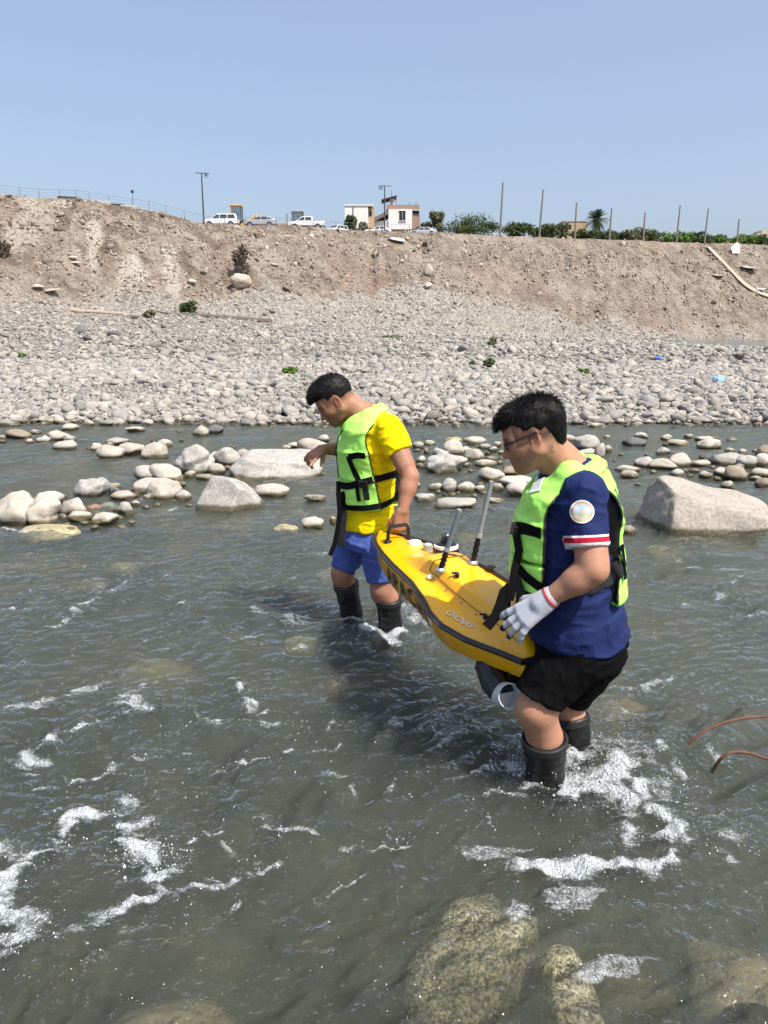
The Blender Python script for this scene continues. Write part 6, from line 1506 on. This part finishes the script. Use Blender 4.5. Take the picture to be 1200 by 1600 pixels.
    mb = MB(); mb.box((0, 0, 0), (.040, .014, .036)); mb.box((-.028, .001, .012), (.026, .010, .006)); mb.box((-.028, .001, 0), (.026, .010, .006)); mb.box((-.028, .001, -.012), (.026, .010, .006)); mb.v = [tuple(Mb @ Vector(p)) for p in mb.v]
    mb.build('buckle', M_BUCKLE, vest, bevel=.002)
    def hang(path, w, name, face=Vector((-.2, -1, .15))):
        pts = [at(*p) for p in dense(path, 5.0)]; ribbon(pts, [face] * len(pts), w, .003).build(name, M_BLACKW, vest, smooth=True)
    hang([(806, 832, 2.52), (811, 860, 2.50), (804, 890, 2.485), (800, 915, 2.475), (797, 938, 2.47)], .026, 'loose_strap')
    hang([(797, 915, 2.48), (788, 925, 2.48), (782, 945, 2.475), (775, 962, 2.47), (760, 980, 2.465)], [.030] * 2 + [.036] * 200, 'loose_strap')
    hang([(806, 900, 2.485), (814, 925, 2.475), (812, 950, 2.465), (806, 972, 2.46)], .030, 'loose_strap')
    adopt(root); return root
navy_man = build_navy()
# ================================================================ the man in the yellow shirt
def build_yellow():
    Y0 = 4.08; root = empty('person', (-0.08, 4.06, -0.33))
    tag(root, 'man in yellow shirt and blue shorts pointing ahead, holding the boat bow handle', 'person')
    F1 = Vector((-cos(R(14)), -sin(R(14)), 0)); L1 = Vector((sin(R(14)), -cos(R(14)), 0)); Z = Vector((0, 0, 1))
    rings = [(at(566, 642, Y0), .07, .058), (at(570, 652, Y0), .13, .08), (at(574, 668, Y0), .178, .10), (at(576, 700, Y0), .182, .122), (at(578, 740, Y0), .165, .125), (at(578, 780, Y0), .155, .120), (at(574, 815, Y0), .160, .115), (at(571, 842, Y0), .165, .112)]
    O = at(577, 740, Y0)
    hc = at(521, 621, Y0 + 0.0); B = head_axes(F1, R(37), R(-8))
    S = Field((-0.56, 3.58, -0.34), (0.30, 4.48, 1.44), 0.0042)
    S.add(etube(rings, L1, F1), 0)
    Wh = add_head(S, hc, B, 1.0)
    S.add(rcone(Wh(-0.035, 0, -0.050), at(566, 645, Y0), 0.058, 0.064), 0.03)
    sh = at(607, 670, 3.91); el = at(641, 745, 3.80); wr = at(629, 797, 3.74); kn = at(626, 822, 3.735)
    S.add(rcone(at(585, 666, 4.0), sh, .06, .056), .03).add(rcone(sh, el, .055, .043), .02).add(rcone(sh.lerp(el, .4), sh.lerp(el, .75), .051, .046), .02)
    S.add(rcone(el, el.lerp(wr, .35), .042, .042), .02).add(rcone(el.lerp(wr, .3), wr, .041, .028), .02)
    # near hand closed round the bow handle
    hd = (kn - wr); add_hand(S, wr + hd.normalized() * .005, hd, Vector((.47, -.88, .05)), (1.45, 1.5, 1.5, 1.45), spread=.0, side=1, thumb=Vector((-.5, .1, -.75)), g=1.08)
    # far arm stretched ahead, pointing
    shr = at(560, 672, 4.24); elr = at(548, 702, 4.33); wrr = at(503, 702, 4.22)
    S.add(rcone(shr, elr, .058, .046), .02).add(rcone(elr, elr.lerp(wrr, .35), .044, .043), .02).add(rcone(elr.lerp(wrr, .3), wrr, .042, .027), .02)
    hd2 = at(484, 716, 4.14) - wrr
    add_hand(S, wrr, hd2, Vector((-.15, -.55, .85)), (1.0, 0.95, 0.85, 0.05), spread=.04, side=-1, thumb=Vector((-.1, -.6, -.9)), g=0.98, fl=(.060, .072, .078, .085))
    hipN, knN, caN = at(590, 845, 3.99), at(598, 922, 3.965), at(607, 950, 3.97); anN = Vector((caN.x + .02, caN.y + .03, -0.24))
    hipF, knF, caF = at(553, 845, 4.16), at(536, 895, 4.13), at(541, 925, 4.16); anF = Vector((caF.x + .03, caF.y + .02, -0.24))
    bN, bN2, bF, bF2 = at(607, 935, 3.97), at(610, 975, 3.985), at(540, 911, 4.15), at(549, 955, 4.18)
    for h_, k_, c_, a_ in ((hipN, knN, bN, bN2), (hipF, knF, bF, bF2)):
        S.add(rcone(h_, k_, .085, .060), .02).add(rcone(k_, c_, .057, .054), .02).add(rcone(c_, a_, .050, .038), .02).add(rcone(k_ + F1 * .014, k_ + F1 * .014 - Z * .03, .052, .048), .02)
    P, F = S.mesh(1); me = mesh_from('body', P, F); set_attr(me, 'col', paint_skin(P, hc, B, (0.345, 0.178, 0.110), fade=0.75, stub=0.45), 'COLOR'); link('body', me, M_SKIN, root)
    # hair, short all round
    S = Field(hc - Vector((.2, .2, .2)), hc + Vector((.2, .2, .2)), 0.0045); Bm = np.array(B); W = lambda f, l, u: np.array(hc) + Bm @ np.array([f, l, u])
    S.add(ell(W(-0.010, 0, 0.024), (0.106, 0.081, 0.097), Bm), 0).add(ell(W(0.03, 0, 0.070), (0.080, 0.066, 0.048), Bm), .03).add(rcone(W(0.06, .025, .075), W(0.103, .02, .055), .032, .02), .02).add(rcone(W(0.06, -.025, .075), W(0.103, -.02, .055), .032, .02), .02)
    def hl(x, y, z):
        qx, qy, qz = x - hc[0], y - hc[1], z - hc[2]; f = qx * Bm[0, 0] + qy * Bm[1, 0] + qz * Bm[2, 0]; u = qx * Bm[0, 2] + qy * Bm[1, 2] + qz * Bm[2, 2]
        return (np.interp(f, [-0.12, -0.08, -0.045, -0.028, -0.010, 0.022, 0.032, 0.045, 0.08, 0.10, .14], [-0.082, -0.074, -0.055, -0.025, 0.008, 0.0, -0.012, 0.022, 0.040, 0.042, .035]) - u).astype(np.float32)
    S.keep(hl, .01); P, F = S.mesh(2); N = vnormals(P, F); ql = head_local(P, hc, B)
    edge_ = hl(P[:, 0], P[:, 1], P[:, 2]); P = P - N * (0.006 * (1 - sstep(0.0, 0.022, -edge_)) * (ql[:, 0] < .06))[:, None]
    P = P + N * (0.0025 * fbm(ql[:, 0] / .03, ql[:, 1] / .012, ql[:, 2] / .02, 3))[:, None]
    hb = link('hair', mesh_from('hair', P, F), M_HAIR, root); n = 6000; k = rng.choice(len(P), n); topw = sstep(.02, .09, ql[k, 2]); fr = sstep(.0, .1, ql[k, 0])
    dr = N[k] * 0.20 + B[:, 0] * .15 + B[:, 0] * (0.7 * fr)[:, None] + rng.normal(0, .2, (n, 3)) - B[:, 2] * (.6 * (1 - topw))[:, None]; dr /= np.linalg.norm(dr, axis=1)[:, None]
    V, Fb = blades(P[k] - N[k] * .003, dr, (.009 + .012 * topw) * rng.uniform(.5, 1.2, n), np.full(n, .001), '', None, None)
    link('hair_strands', mesh_from('hair_strands', V, Fb), M_HAIR, hb)
    # t-shirt
    S = Field((-0.42, 3.66, 0.50), (0.34, 4.48, 1.28), 0.006)
    S.add(etube(rings, L1, F1, .014), 0)
    slv = at(624, 707, 3.865); slr = shr.lerp(elr, .75)
    S.add(rcone(at(585, 662, 4.0), at(607, 672, 3.91), .07, .073), .03).add(rcone(at(607, 672, 3.91), slv, .075, .074), .02).add(rcone(at(565, 668, 4.16), shr, .07, .07), .03).add(rcone(shr, slr, .07, .068), .02)
    S.add(etube([(at(576, 800, Y0), .172, .138), (at(573, 830, Y0), .180, .142)], L1, F1), .02)
    ax = (slv - sh).normalized(); a_ = np.array((ax + Vector((0.05, 0, 0.05))).normalized()); c_ = np.array(slv); t0 = float(a_ @ c_)
    S.keep(lambda x, y, z: np.where((x * a_[0] + y * a_[1] + z * a_[2] - t0 > 0) & ((x - c_[0]) ** 2 + (y - c_[1]) ** 2 + (z - c_[2]) ** 2 < .0145), x * a_[0] + y * a_[1] + z * a_[2] - t0, -1.0).astype(np.float32))
    hz = at(573, 829, Y0 - .1).z; S.keep(lambda x, y, z: hz - z + 0 * x + 0 * y, .006)
    S.cut(rcone(at(552, 630, Y0), at(566, 648, Y0), .066, .06), .01)
    P, F = S.mesh(1); N = vnormals(P, F); P = folds(P, N, .008, .11, (1, 1, 1.6), 21.)
    shirt = link('t_shirt', mesh_from('t_shirt', P, F), M_YSHIRT, root)
    # shorts
    S = Field((-0.42, 3.72, 0.18), (0.25, 4.48, 0.75), 0.006)
    S.add(etube([(at(573, 822, Y0), .165, .125), (at(570, 842, Y0), .178, .135), (at(568, 852, Y0), .172, .13)], L1, F1), 0)
    a1, e1 = at(590, 848, 3.99), at(594, 908, 3.965); a2, e2 = at(553, 848, 4.16), at(540, 882, 4.14)
    S.add(rcone(a1, e1, .100, .074), .03).add(rcone(a2, e2, .098, .078), .03)
    d1, d2 = (e1 - a1).normalized(), (e2 - a2).normalized()
    S.keep(lambda x, y, z: np.where((y + 0.25 * x < 4.055), (x - e1[0]) * d1[0] + (y - e1[1]) * d1[1] + (z - e1[2]) * d1[2], (x - e2[0]) * d2[0] + (y - e2[1]) * d2[1] + (z - e2[2]) * d2[2]).astype(np.float32), .006)
    S.cut(rcone(e1 + d1 * .02, e1 - d1 * .012, .066, .065), .004).cut(rcone(e2 + d2 * .02, e2 - d2 * .012, .069, .068), .004)
    P, F = S.mesh(1); N = vnormals(P, F); P = folds(P, N, .008, .10, (1, 1, .9), 31.)
    link('shorts', mesh_from('shorts', P, F), M_BSHORT, root)
    boot(root, at(607, 935, 3.97), at(610, 975, 3.985), F1, .070); boot(root, at(540, 911, 4.15), at(549, 955, 4.18), F1, .070)
    # life vest
    nk = at(560, 640, Y0); arcs = []
    for l in (.112, -.112):
        b0, b1, b2 = at(545, 672, Y0) + L1 * l, at(572, 648, Y0) + L1 * l, at(602, 678, Y0) + L1 * l
        arcs += [rcone(b0, b1, .042, .032), rcone(b1, b2, .032, .042)]
    zb = at(570, 796, 3.95).z
    P, F, pipe = make_vest(root, rings, L1, F1, O, .046, (-.045, at(600, 660, 3.91).z - .10, -.135, zb - .02, .105), zb, ((nk.x, nk.y, nk.z), .078, .17), arcs)
    vest = link('life_vest', mesh_from('life_vest', P, F), M_VEST, root); set_attr(vest.data, 'pipe', pipe)
    bv = BVHTree.FromPolygons([tuple(p) for p in P], [tuple(f) for f in F])
    allP = np.concatenate([P, np.array([v.co[:] for v in shirt.data.vertices])]); allF = [tuple(f) for f in F] + [tuple(x + len(P) for x in p.vertices) for p in shirt.data.polygons]
    bva = BVHTree.FromPolygons([tuple(p) for p in allP], allF)
    surf_strap(bva, [(526, 757), (545, 760), (563, 754), (590, 748), (612, 742), (628, 736)], .036, 'waist_strap', M_BLACKW, vest)
    surf_strap(bva, [(531, 785), (545, 793), (570, 794), (598, 790), (612, 782), (626, 768)], .030, 'waist_strap', M_BLACKW, vest)
    surf_strap(bva, [(571, 712), (558, 711), (546, 713)], .032, 'shoulder_strap', M_BLACKW, vest, lift=.004)
    surf_strap(bva, [(545, 712), (552, 730), (562, 752)], .032, 'shoulder_strap', M_BLACKW, vest, lift=.006)
    surf_strap(bva, [(559, 757), (560, 770), (562, 783)], .020, 'loose_strap', M_BLACKW, vest, lift=.008)
    surf_strap(bva, [(570, 752), (572, 766), (574, 781)], .032, 'loose_strap', M_GREYW, vest, lift=.010)
    surf_strap(bv, [(536, 672), (529, 685), (526, 700), (527, 725), (530, 745)], .010, 'zip', M_BLACKW, vest, lift=.002)
    hb_, hn = cam_ray(bva, 568, 755)
    Mb = Matrix.Translation(hb_ + hn * .012) @ hn.to_track_quat('Y', 'Z').to_matrix().to_4x4(); mb = MB(); mb.box((0, 0, 0), (.05, .014, .04)); mb.v = [tuple(Mb @ Vector(p)) for p in mb.v]; mb.build('buckle', M_BUCKLE, vest, bevel=.002)
    def hang(path, w, mat=M_BLACKW, face=Vector((-.45, -1, .15))):
        pts = [at(*p) for p in dense(path, 4.0)]; ribbon(pts, [face] * len(pts), w, .003).build('hanging_strap', mat, vest, smooth=True)
    hang([(529, 752, 3.98), (529, 775, 3.95), (531, 800, 3.93), (528, 825, 3.92), (523, 850, 3.91), (516, 868, 3.90)], .026)
    hang([(531, 770, 3.965), (538, 785, 3.955), (540, 798, 3.945)], .05)
    hang([(538, 798, 3.94), (536, 820, 3.93), (534, 840, 3.92), (532, 855, 3.92)], .038, M_GREYW)
    adopt(root); return root
yellow_man = build_yellow()
# ---------------------------------------------------------------- the survey boat
BOW, STERN = Vector((-0.02, 3.80, 0)), Vector((0.60, 2.65, 0)); BL = (BOW - STERN).length; AX = (BOW - STERN).normalized(); LT = Vector((-AX.y, AX.x, 0))
def hw(s): return float(np.interp(s, [-.03, .0, .03, .08, .135, .24, .32, .39, .5, .67, .79, .88, .94, .98, 1.0], [.135, .148, .165, .200, .236, .256, .246, .219, .195, .168, .138, .102, .070, .040, .014]))
def sheer(s): return float(np.interp(s, [-.03, 0, .135, .24, .32, .39, .5, .67, .8, 1.0], [.465, .467, .492, .503, .520, .540, .570, .588, .600, .606]))
def depth(s): return float(np.interp(s, [-.03, .1, .4, .7, .88, .97, 1.0], [.105, .120, .185, .195, .155, .085, .02]))
def bp(s, l, z): return STERN + AX * (s * BL) + LT * l + Vector((0, 0, z))
def deck_z(s, l):
    w = hw(s); r = min(abs(l) / max(w, 1e-3), 1.0)
    crown = 0.022 * (1 - r * r)
    hump = 0.062 * float(sstep(-.03, .05, s) * (1 - sstep(.52, .70, s))) * float(1 - sstep(.40, .62, abs(l) / .20))
    return sheer(s) + crown + hump
def side_pt(s, q, sg=1):
    """Point on the hull side: q runs 0 at the rail to 1 at the chine, 2 at the keel."""
    w = hw(s); z0 = sheer(s); d = depth(s)
    if q <= 1: return bp(s, sg * w * (1 - .16 * q ** 1.4), z0 - .004 - d * .68 * q)
    k = q - 1; return bp(s, sg * w * .84 * (1 - k ** .9 * .96), z0 - .004 - d * (.68 + .32 * k))
t = NT('yellow_gelcoat'); p = t.pos(); n = t.noise(p, 5, 4)
t.set(color=t.mix(t.ramp(t.noise(p, 30, 5, .7), [(.55, 0.), (.75, .25)]), t.mix(n, (.83, .41, .003), (.89, .455, .005)), (.55, .28, .02)), rough=.28, coat=.3, normal=t.bump(t.noise(p, 3, 2), .05, .02)); M_HULL = t.m
M_RAIL = simple('black_rub_rail', (.016, .013, .014), .35, spec=.5); M_ROD = simple('blue_grey_rod', (.20, .25, .29), .35, metal=.2); M_RODW = simple('pale_grey_rod', (.28, .31, .33), .35); M_NAVYL = simple('navy_lettering', (.012, .012, .06), .5); M_PLW = simple('white_plastic', (.75, .75, .74), .3); M_PLG = simple('grey_plastic', (.36, .37, .38), .5); M_BLK = simple('gloss_black_plastic', (.012, .012, .013), .22)
boat = empty('survey_boat', (STERN + BOW) / 2 + Vector((0, 0, .36))); tag(boat, 'yellow unmanned survey boat with two antennas carried between the two men', 'boat')
ss = np.concatenate([np.linspace(-.03, .9, 60), np.linspace(.91, 1.0, 16)])
def loft(rows):
    V = []; F = []; n = len(rows[0])
    for r in rows: V += [tuple(p) for p in r]
    for i in range(len(rows) - 1):
        for k in range(n - 1): a = i * n + k; F.append([a, a + 1, a + n + 1, a + n])
    return V, F
qs = [0, .1, .3, .5, .7, .88, 1.0, 1.12, 1.4, 1.7, 2.0]
rows = [[side_pt(s, q, 1) for q in qs] + [side_pt(s, q, -1) for q in qs[::-1][1:]] for s in ss]
V, F = loft(rows); n = len(rows[0]); F.append(list(range(n))); F.append([len(V) - n + k for k in range(n)][::-1])
mb = MB(); mb.v = V; mb.f = F; hull = mb.build('hull', M_HULL, boat, smooth=True)
us_ = np.linspace(-1, 1, 41); rows = [[bp(s, hw(s) * u_ * .992, deck_z(s, hw(s) * u_) - .002) for u_ in us_] for s in ss]
V, F = loft(rows); mb = MB(); mb.v = V; mb.f = F; n = len(us_); base = len(mb.v)
deck = mb.build('deck', M_HULL, boat, smooth=True)
# transom closing the stern above the rail
st = [bp(-.03, hw(-.03) * u_, deck_z(-.03, hw(-.03) * u_) - .002) for u_ in us_]; lo_ = [bp(-.03, hw(-.03) * u_, sheer(-.03) - .01) for u_ in us_]; V, F = loft([lo_, st]); mb = MB(); mb.v = V; mb.f = F; mb.build('transom', M_HULL, boat)
rail = [bp(s, hw(s) + .004, sheer(s)) for s in np.linspace(-.03, 1.0, 90)] + [bp(1.004, 0, sheer(1))] + [bp(s, -hw(s) - .004, sheer(s)) for s in np.linspace(1.0, -.03, 90)]
MB().tube(rail + [rail[0]], .0125, 8).build('rub_rail', M_RAIL, boat, smooth=True)
MB().tube([bp(s, hw(s) + .0155, sheer(s) + .003) for s in np.linspace(.02, .97, 80)], .0022, 5).build('rail_trim', simple('purple_grey_trim', (.10, .08, .11), .3), boat, smooth=True)
def seam(pts, r, name='hatch_seam'): MB().tube(pts, r, 5).build(name, simple('seam_shadow_gap', (.30, .14, .005), .6), deck)
for l in (.105, -.105): seam([bp(s, l, deck_z(s, l) + .0005) for s in np.linspace(.03, .50, 30)], .0022)
for s in (.03, .50): seam([bp(s, l, deck_z(s, l) + .0005) for l in np.linspace(-.105, .105, 20)], .0022)
MB().tube([bp(.585 - .085 * k, -.060 + .05 * sin(k * 2.6), deck_z(.585 - .085 * k, -.060 + .05 * sin(k * 2.6)) + .003) for k in np.linspace(0, 1, 16)], .0032, 6).build('cable', M_BLK, deck, smooth=True)
for s in np.linspace(.06, .47, 6):
    for l in (.112, -.112): MB().lathe([(.0052, 0), (.0052, .0022), (.003, .003)], 8, Matrix.Translation(bp(s, l, deck_z(s, l) - .0005))).build('screw', M_RIM, deck)
# handles: bow one gripped by the man in yellow, stern one under the glove
def handle(s, half, hgt, name):
    z = deck_z(s, half); pts = [bp(s, half, z - .005), bp(s, half * .95, z + hgt * .7), bp(s, half * .8, z + hgt), bp(s, -half * .8, z + hgt), bp(s, -half * .95, z + hgt * .7), bp(s, -half, z - .005)]
    h_ = MB().tube(pts, .0095, 8).build(name, M_BLK, boat, smooth=True)
    for l in (half, -half): MB().lathe([(.020, 0), (.020, .006), (.012, .009)], 14, Matrix.Translation(bp(s, l, deck_z(s, l) - .001))).build('handle_plate', M_BLK, h_)
handle(.855, .058, .075, 'bow_handle'); handle(.10, .085, .10, 'stern_handle')
# fittings on the deck
def lathe_at(s, l, prof, name, mat, parent, n=22, dz=0.0, tilt=None):
    M = Matrix.Translation(bp(s, l, deck_z(s, l) + dz)); M = M @ tilt if tilt is not None else M
    return MB().lathe(prof, n, M).build(name, mat, parent, smooth=True)
lathe_at(.785, -.040, [(.034, -.004), (.034, .006), (.030, .013), (.018, .018), (.002, .020)], 'gnss_puck', M_PLW, boat)
b = lathe_at(.705, -.050, [(.020, -.004), (.022, .010), (.022, .028), (.014, .034)], 'sensor_cap', M_PLG, boat)
cd = lathe_at(.615, -.075, [(.062, -.02), (.062, .018), (.058, .022)], 'camera_base', M_BLK, boat)
lathe_at(.615, -.075, [(.0565, .020), (.0565, .034), (.050, .038)], 'white_ring', M_PLW, cd); lathe_at(.615, -.075, [(.050, .036), (.048, .044), (.040, .046)], 'black_ring', M_BLK, cd); lathe_at(.615, -.075, [(.026, .040), (.026, .056), (.022, .070), (.010, .078)], 'lens_turret', M_BLK, cd)
td = NT('clear_dome'); td.n.remove(td.b); a1 = td.n.new('ShaderNodeBsdfTransparent'); a1.inputs[0].default_value = (.80, .83, .85, 1); a2 = td.n.new('ShaderNodeBsdfGlossy'); a2.inputs['Roughness'].default_value = .03; fr_ = td.n.new('ShaderNodeLayerWeight'); fr_.inputs['Blend'].default_value = .35; mx = td.n.new('ShaderNodeMixShader'); td.L(fr_.outputs['Facing'], mx.inputs[0]); td.L(a1.outputs[0], mx.inputs[1]); td.L(a2.outputs[0], mx.inputs[2]); td.L(mx.outputs[0], td.out.inputs[0])
lathe_at(.615, -.075, [(.038, .042), (.038, .058), (.034, .076), (.026, .090), (.014, .098), (.002, .100)], 'glass_dome', td.m, cd)
def antenna(foot, tip, mat, name, bands):
    f0 = foot; ax = (tip - foot); a_ = MB().tube([foot, foot + ax * .33], [.0125, .011], 10).build(name, M_BLK, boat, smooth=True)
    MB().tube([foot + ax * .33, foot + ax * .97], [.0108, .0108], 10).build('rod', mat, a_, smooth=True); MB().tube([foot + ax * .97, tip], [.0105, .0105], 10).build('tip_cap', M_RODW, a_, smooth=True)
    for k in (.10, .17, .24): MB().tube([foot + ax * k, foot + ax * (k + .02)], .0148, 10).build('grip_ring', M_BLK, a_, smooth=True)
    MB().tube([foot + ax * .325, foot + ax * .375], .0138, 10).build('collar', M_PLG, a_, smooth=True)
    MB().lathe([(.024, -.004), (.024, .006), (.016, .014)], 14, Matrix.Translation(foot)).build('foot_nut', M_RIM, a_)
sN = .565; f1 = bp(.50, .075, deck_z(.50, .075)); d1 = at(686, 892, f1.y)
def deck_hit(u, v):
    best = None
    for s in np.linspace(0, 1, 150):
        for l in np.linspace(-.25, .25, 61):
            if abs(l) > hw(s): continue
            p_ = bp(s, l, deck_z(s, l)); dp = p_ - Vector((0, 0, CAM_Z)); fw = dp.y * cos(PITCH) - dp.z * sin(PITCH); uu = 600 + FPX * dp.x / fw; vv = 800 - FPX * (dp.y * sin(PITCH) + dp.z * cos(PITCH)) / fw
            e = (uu - u) ** 2 + (vv - v) ** 2
            if best is None or e < best[0]: best = (e, s, l, p_)
    return best[1:]
s1, l1, f1 = deck_hit(686, 893); s2, l2, f2 = deck_hit(738, 881)
antenna(f1, at(718, 796, f1.y - .03), M_ROD, 'near_antenna', 0); antenna(f2, at(768, 752, f2.y - .03), M_RODW, 'far_antenna', 0)
s_, l_, _p = deck_hit(672, 903); lathe_at(s_, l_, [(.015, -.002), (.015, .006), (.009, .012), (.003, .013)], 'deck_knob', M_PLW, boat)
for u_, v_, nm in ((714, 902, 'latch'), (757, 966, 'latch')):
    s_, l_, p_ = deck_hit(u_, v_); MB().box((p_.x, p_.y, p_.z + .008), (.018, .030, .018)).box((p_.x - .012, p_.y, p_.z + .016), (.022, .010, .008)).build(nm, M_BLK, boat, bevel=.003)
s_, l_, _p = deck_hit(770, 892); lathe_at(s_, l_, [(.010, -.01), (.008, .016), (.020, .022), (.020, .030), (.012, .034)], 'deck_plug', M_BLK, boat)
s_, l_, p_ = deck_hit(792, 960); MB().tube([p_, p_ + Vector((0, .0, .05))], .009, 8).build('rear_stub', M_BLK, boat)
MB().tube([p_ + Vector((0, 0, .05)), p_ + Vector((0, 0, .085))], .0085, 8).build('rear_stub_cap', M_PLG, boat)
# thruster duct with a white outlet under the stern
k0 = bp(.10, .02, sheer(.1) - .13); k1 = bp(-.03, .02, sheer(0) - .185)
d0_ = at(764, 1040, 2.72); d1_ = at(786, 1085, 2.60); ax = (d1_ - d0_)
th = MB().tube([d0_ + Vector((0, 0, .05)), d0_, d0_.lerp(d1_, .5) - Vector((0, 0, .01)), d1_], [.045, .056, .058, .050], 20).build('thruster_duct', M_BLK, boat, smooth=True)
no = at(803, 1089, 2.52) ; dn = (no - d1_).normalized(); Mx = Matrix.Translation(d1_ - dn * .015) @ dn.to_track_quat('Z', 'Y').to_matrix().to_4x4()
MB().lathe([(.038, -.01), (.047, -.008), (.047, .075), (.043, .075), (.041, .02), (.002, .018)], 24, Mx).build('outlet_nozzle', simple('pale_grey_nozzle', (.50, .54, .56), .45), th, smooth=True)
MB().box(tuple((d0_.lerp(d1_, .5) + bp(.05, .03, sheer(.05) - .12)) / 2), (.05, .12, .12)).build('thruster_bracket', M_BLK, boat)
MB().tube([bp(.16, .05, sheer(.15) - .115), bp(-.02, .05, sheer(0) - .105)], .018, 8).build('keel_strip', M_BLK, boat)
# lettering laid on hull and deck
def letters(txt, fn, name, mat, parent, size=1.0):
    cu = bpy.data.curves.new(name, 'FONT'); cu.body = txt; cu.size = size; cu.offset = 0.03; cu.resolution_u = 3
    o = bpy.data.objects.new(name + '_type', cu); C.objects.link(o); bpy.context.view_layer.update()
    me0 = o.evaluated_get(bpy.context.evaluated_depsgraph_get()).to_mesh(); bm = bmesh.new(); bm.from_mesh(me0); o.evaluated_get(bpy.context.evaluated_depsgraph_get()).to_mesh_clear()
    bpy.data.objects.remove(o)
    bmesh.ops.triangulate(bm, faces=bm.faces); bmesh.ops.subdivide_edges(bm, edges=bm.edges[:], cuts=1, use_grid_fill=True)
    bm.verts.index_update(); W_ = max(v.co.x for v in bm.verts)
    for v in bm.verts: v.co = fn(v.co.x / W_, v.co.y)
    bm.verts.ensure_lookup_table(); seen = set()
    for v in bm.verts:                                     # one part per letter
        if v.index in seen: continue
        st = [v]; comp = []
        while st:
            w = st.pop()
            if w.index in seen: continue
            seen.add(w.index); comp.append(w); st += [e.other_vert(w) for e in w.link_edges]
        ids = {w.index: i for i, w in enumerate(comp)}
        fs = [[ids[q.index] for q in f.verts] for f in bm.faces if f.verts[0].index in ids]
        link('letter', mesh_from('letter', [w.co[:] for w in comp], fs, False), mat, parent)
    bm.free()
def on_side(a, b):      # a along the word, b up: bow end first
    s = .745 - .38 * a; q = .90 - .88 * b
    p0 = side_pt(s, max(q, 0), 1); e = .01; n_ = (side_pt(s + e, q, 1) - side_pt(s - e, q, 1)).cross(side_pt(s, q + e, 1) - side_pt(s, max(q - e, 0), 1)).normalized()
    if n_.dot(LT) < 0: n_ = -n_
    return p0 + n_ * .006
letters('A P A C H E', on_side, 'lettering', M_NAVYL, hull)
s3, l3, _ = deck_hit(694, 957); s4, l4, _ = deck_hit(735, 984)
def on_deck(a, b):
    s = s3 + (s4 - s3) * a; l = l3 + (l4 - l3) * a; e = .045 * b
    return bp(s, l - e, deck_z(s, l - e) + .002)
letters('CHCNAV', on_deck, 'deck_lettering', simple('pale_lettering', (.80, .66, .50), .5), deck)
adopt(boat)

# rusty bars reaching in from the right
M_RUST = simple('rusty_iron', (.10, .045, .026), .8, .4, 20, bump=.4, dirt=((.26, .15, .085), .5))
def bar(path, lab):
    pts = [at(*p) for p in dense(path, 8)]
    for _ in range(2): pts = [pts[0]] + [(pts[i - 1] + pts[i] * 2 + pts[i + 1]) / 4 for i in range(1, len(pts) - 1)] + [pts[-1]]
    o = MB().tube([p - pts[-1] for p in pts], .0062, 8).build('rusty_bar', M_RUST, smooth=True); o.location = pts[-1]; tag(o, lab, 'iron bar', 'rusty iron bars at the right edge')
bar([(1075, 1163, 2.62), (1090, 1148, 2.62), (1110, 1137, 2.63), (1140, 1126, 2.64), (1170, 1121, 2.66), (1215, 1118, 2.70), (1300, 1125, 2.78), (1400, 1230, 2.9)], 'upper bent rusty iron bar ending in the air at the right edge')
bar([(1112, 1207, 2.60), (1120, 1195, 2.585), (1128, 1180, 2.575), (1142, 1173, 2.57), (1165, 1175, 2.58), (1200, 1186, 2.60), (1260, 1205, 2.64), (1340, 1250, 2.70)], 'lower bent rusty iron bar dipping into the water at the right edge')
# spray thrown up round the boots
def spray(u, v, n, w, hgt, name, lab):
    c0 = on(u, v); P_ = np.stack([c0.x + rng.normal(0, w, n), c0.y + rng.normal(0, w * .6, n), np.abs(rng.normal(0, hgt, n)) + .004], 1); r = np.exp(rng.normal(math.log(.0017), .45, n)); v0, f0 = ICO[1]
    V = (P_[:, None, :] + v0[None] * r[:, None, None]).reshape(-1, 3); F = (f0[None] + (np.arange(n) * len(v0))[:, None, None]).reshape(-1, 3)
    o = link(name, mesh_from(name, V, F), M_DROP); tag(o, lab, 'splash', kind='stuff')
t = NT('water_drops'); t.set(color=(.82, .85, .86), rough=.06, spec=.6); t.b.inputs['IOR'].default_value = 1.33; t.b.inputs['Transmission Weight'].default_value = .5; M_DROP = t.m
spray(895, 1225, 420, .10, .035, 'splash', 'white spray thrown up around the near boots'); spray(885, 1165, 240, .045, .05, 'splash', 'drops flying between the boots of the spectacled man'); spray(820, 1205, 240, .06, .02, 'splash', 'drops in front of the near boot of the spectacled man'); spray(1000, 1240, 300, .10, .02, 'splash', 'drops over the wake behind the near boots'); spray(560, 985, 260, .09, .018, 'splash', 'drops around the boots of the man in yellow'); spray(655, 970, 200, .10, .02, 'splash', 'drops behind the boots of the man in yellow'); spray(228, 1340, 200, .07, .015, 'splash', 'drops on the left foreground foam')
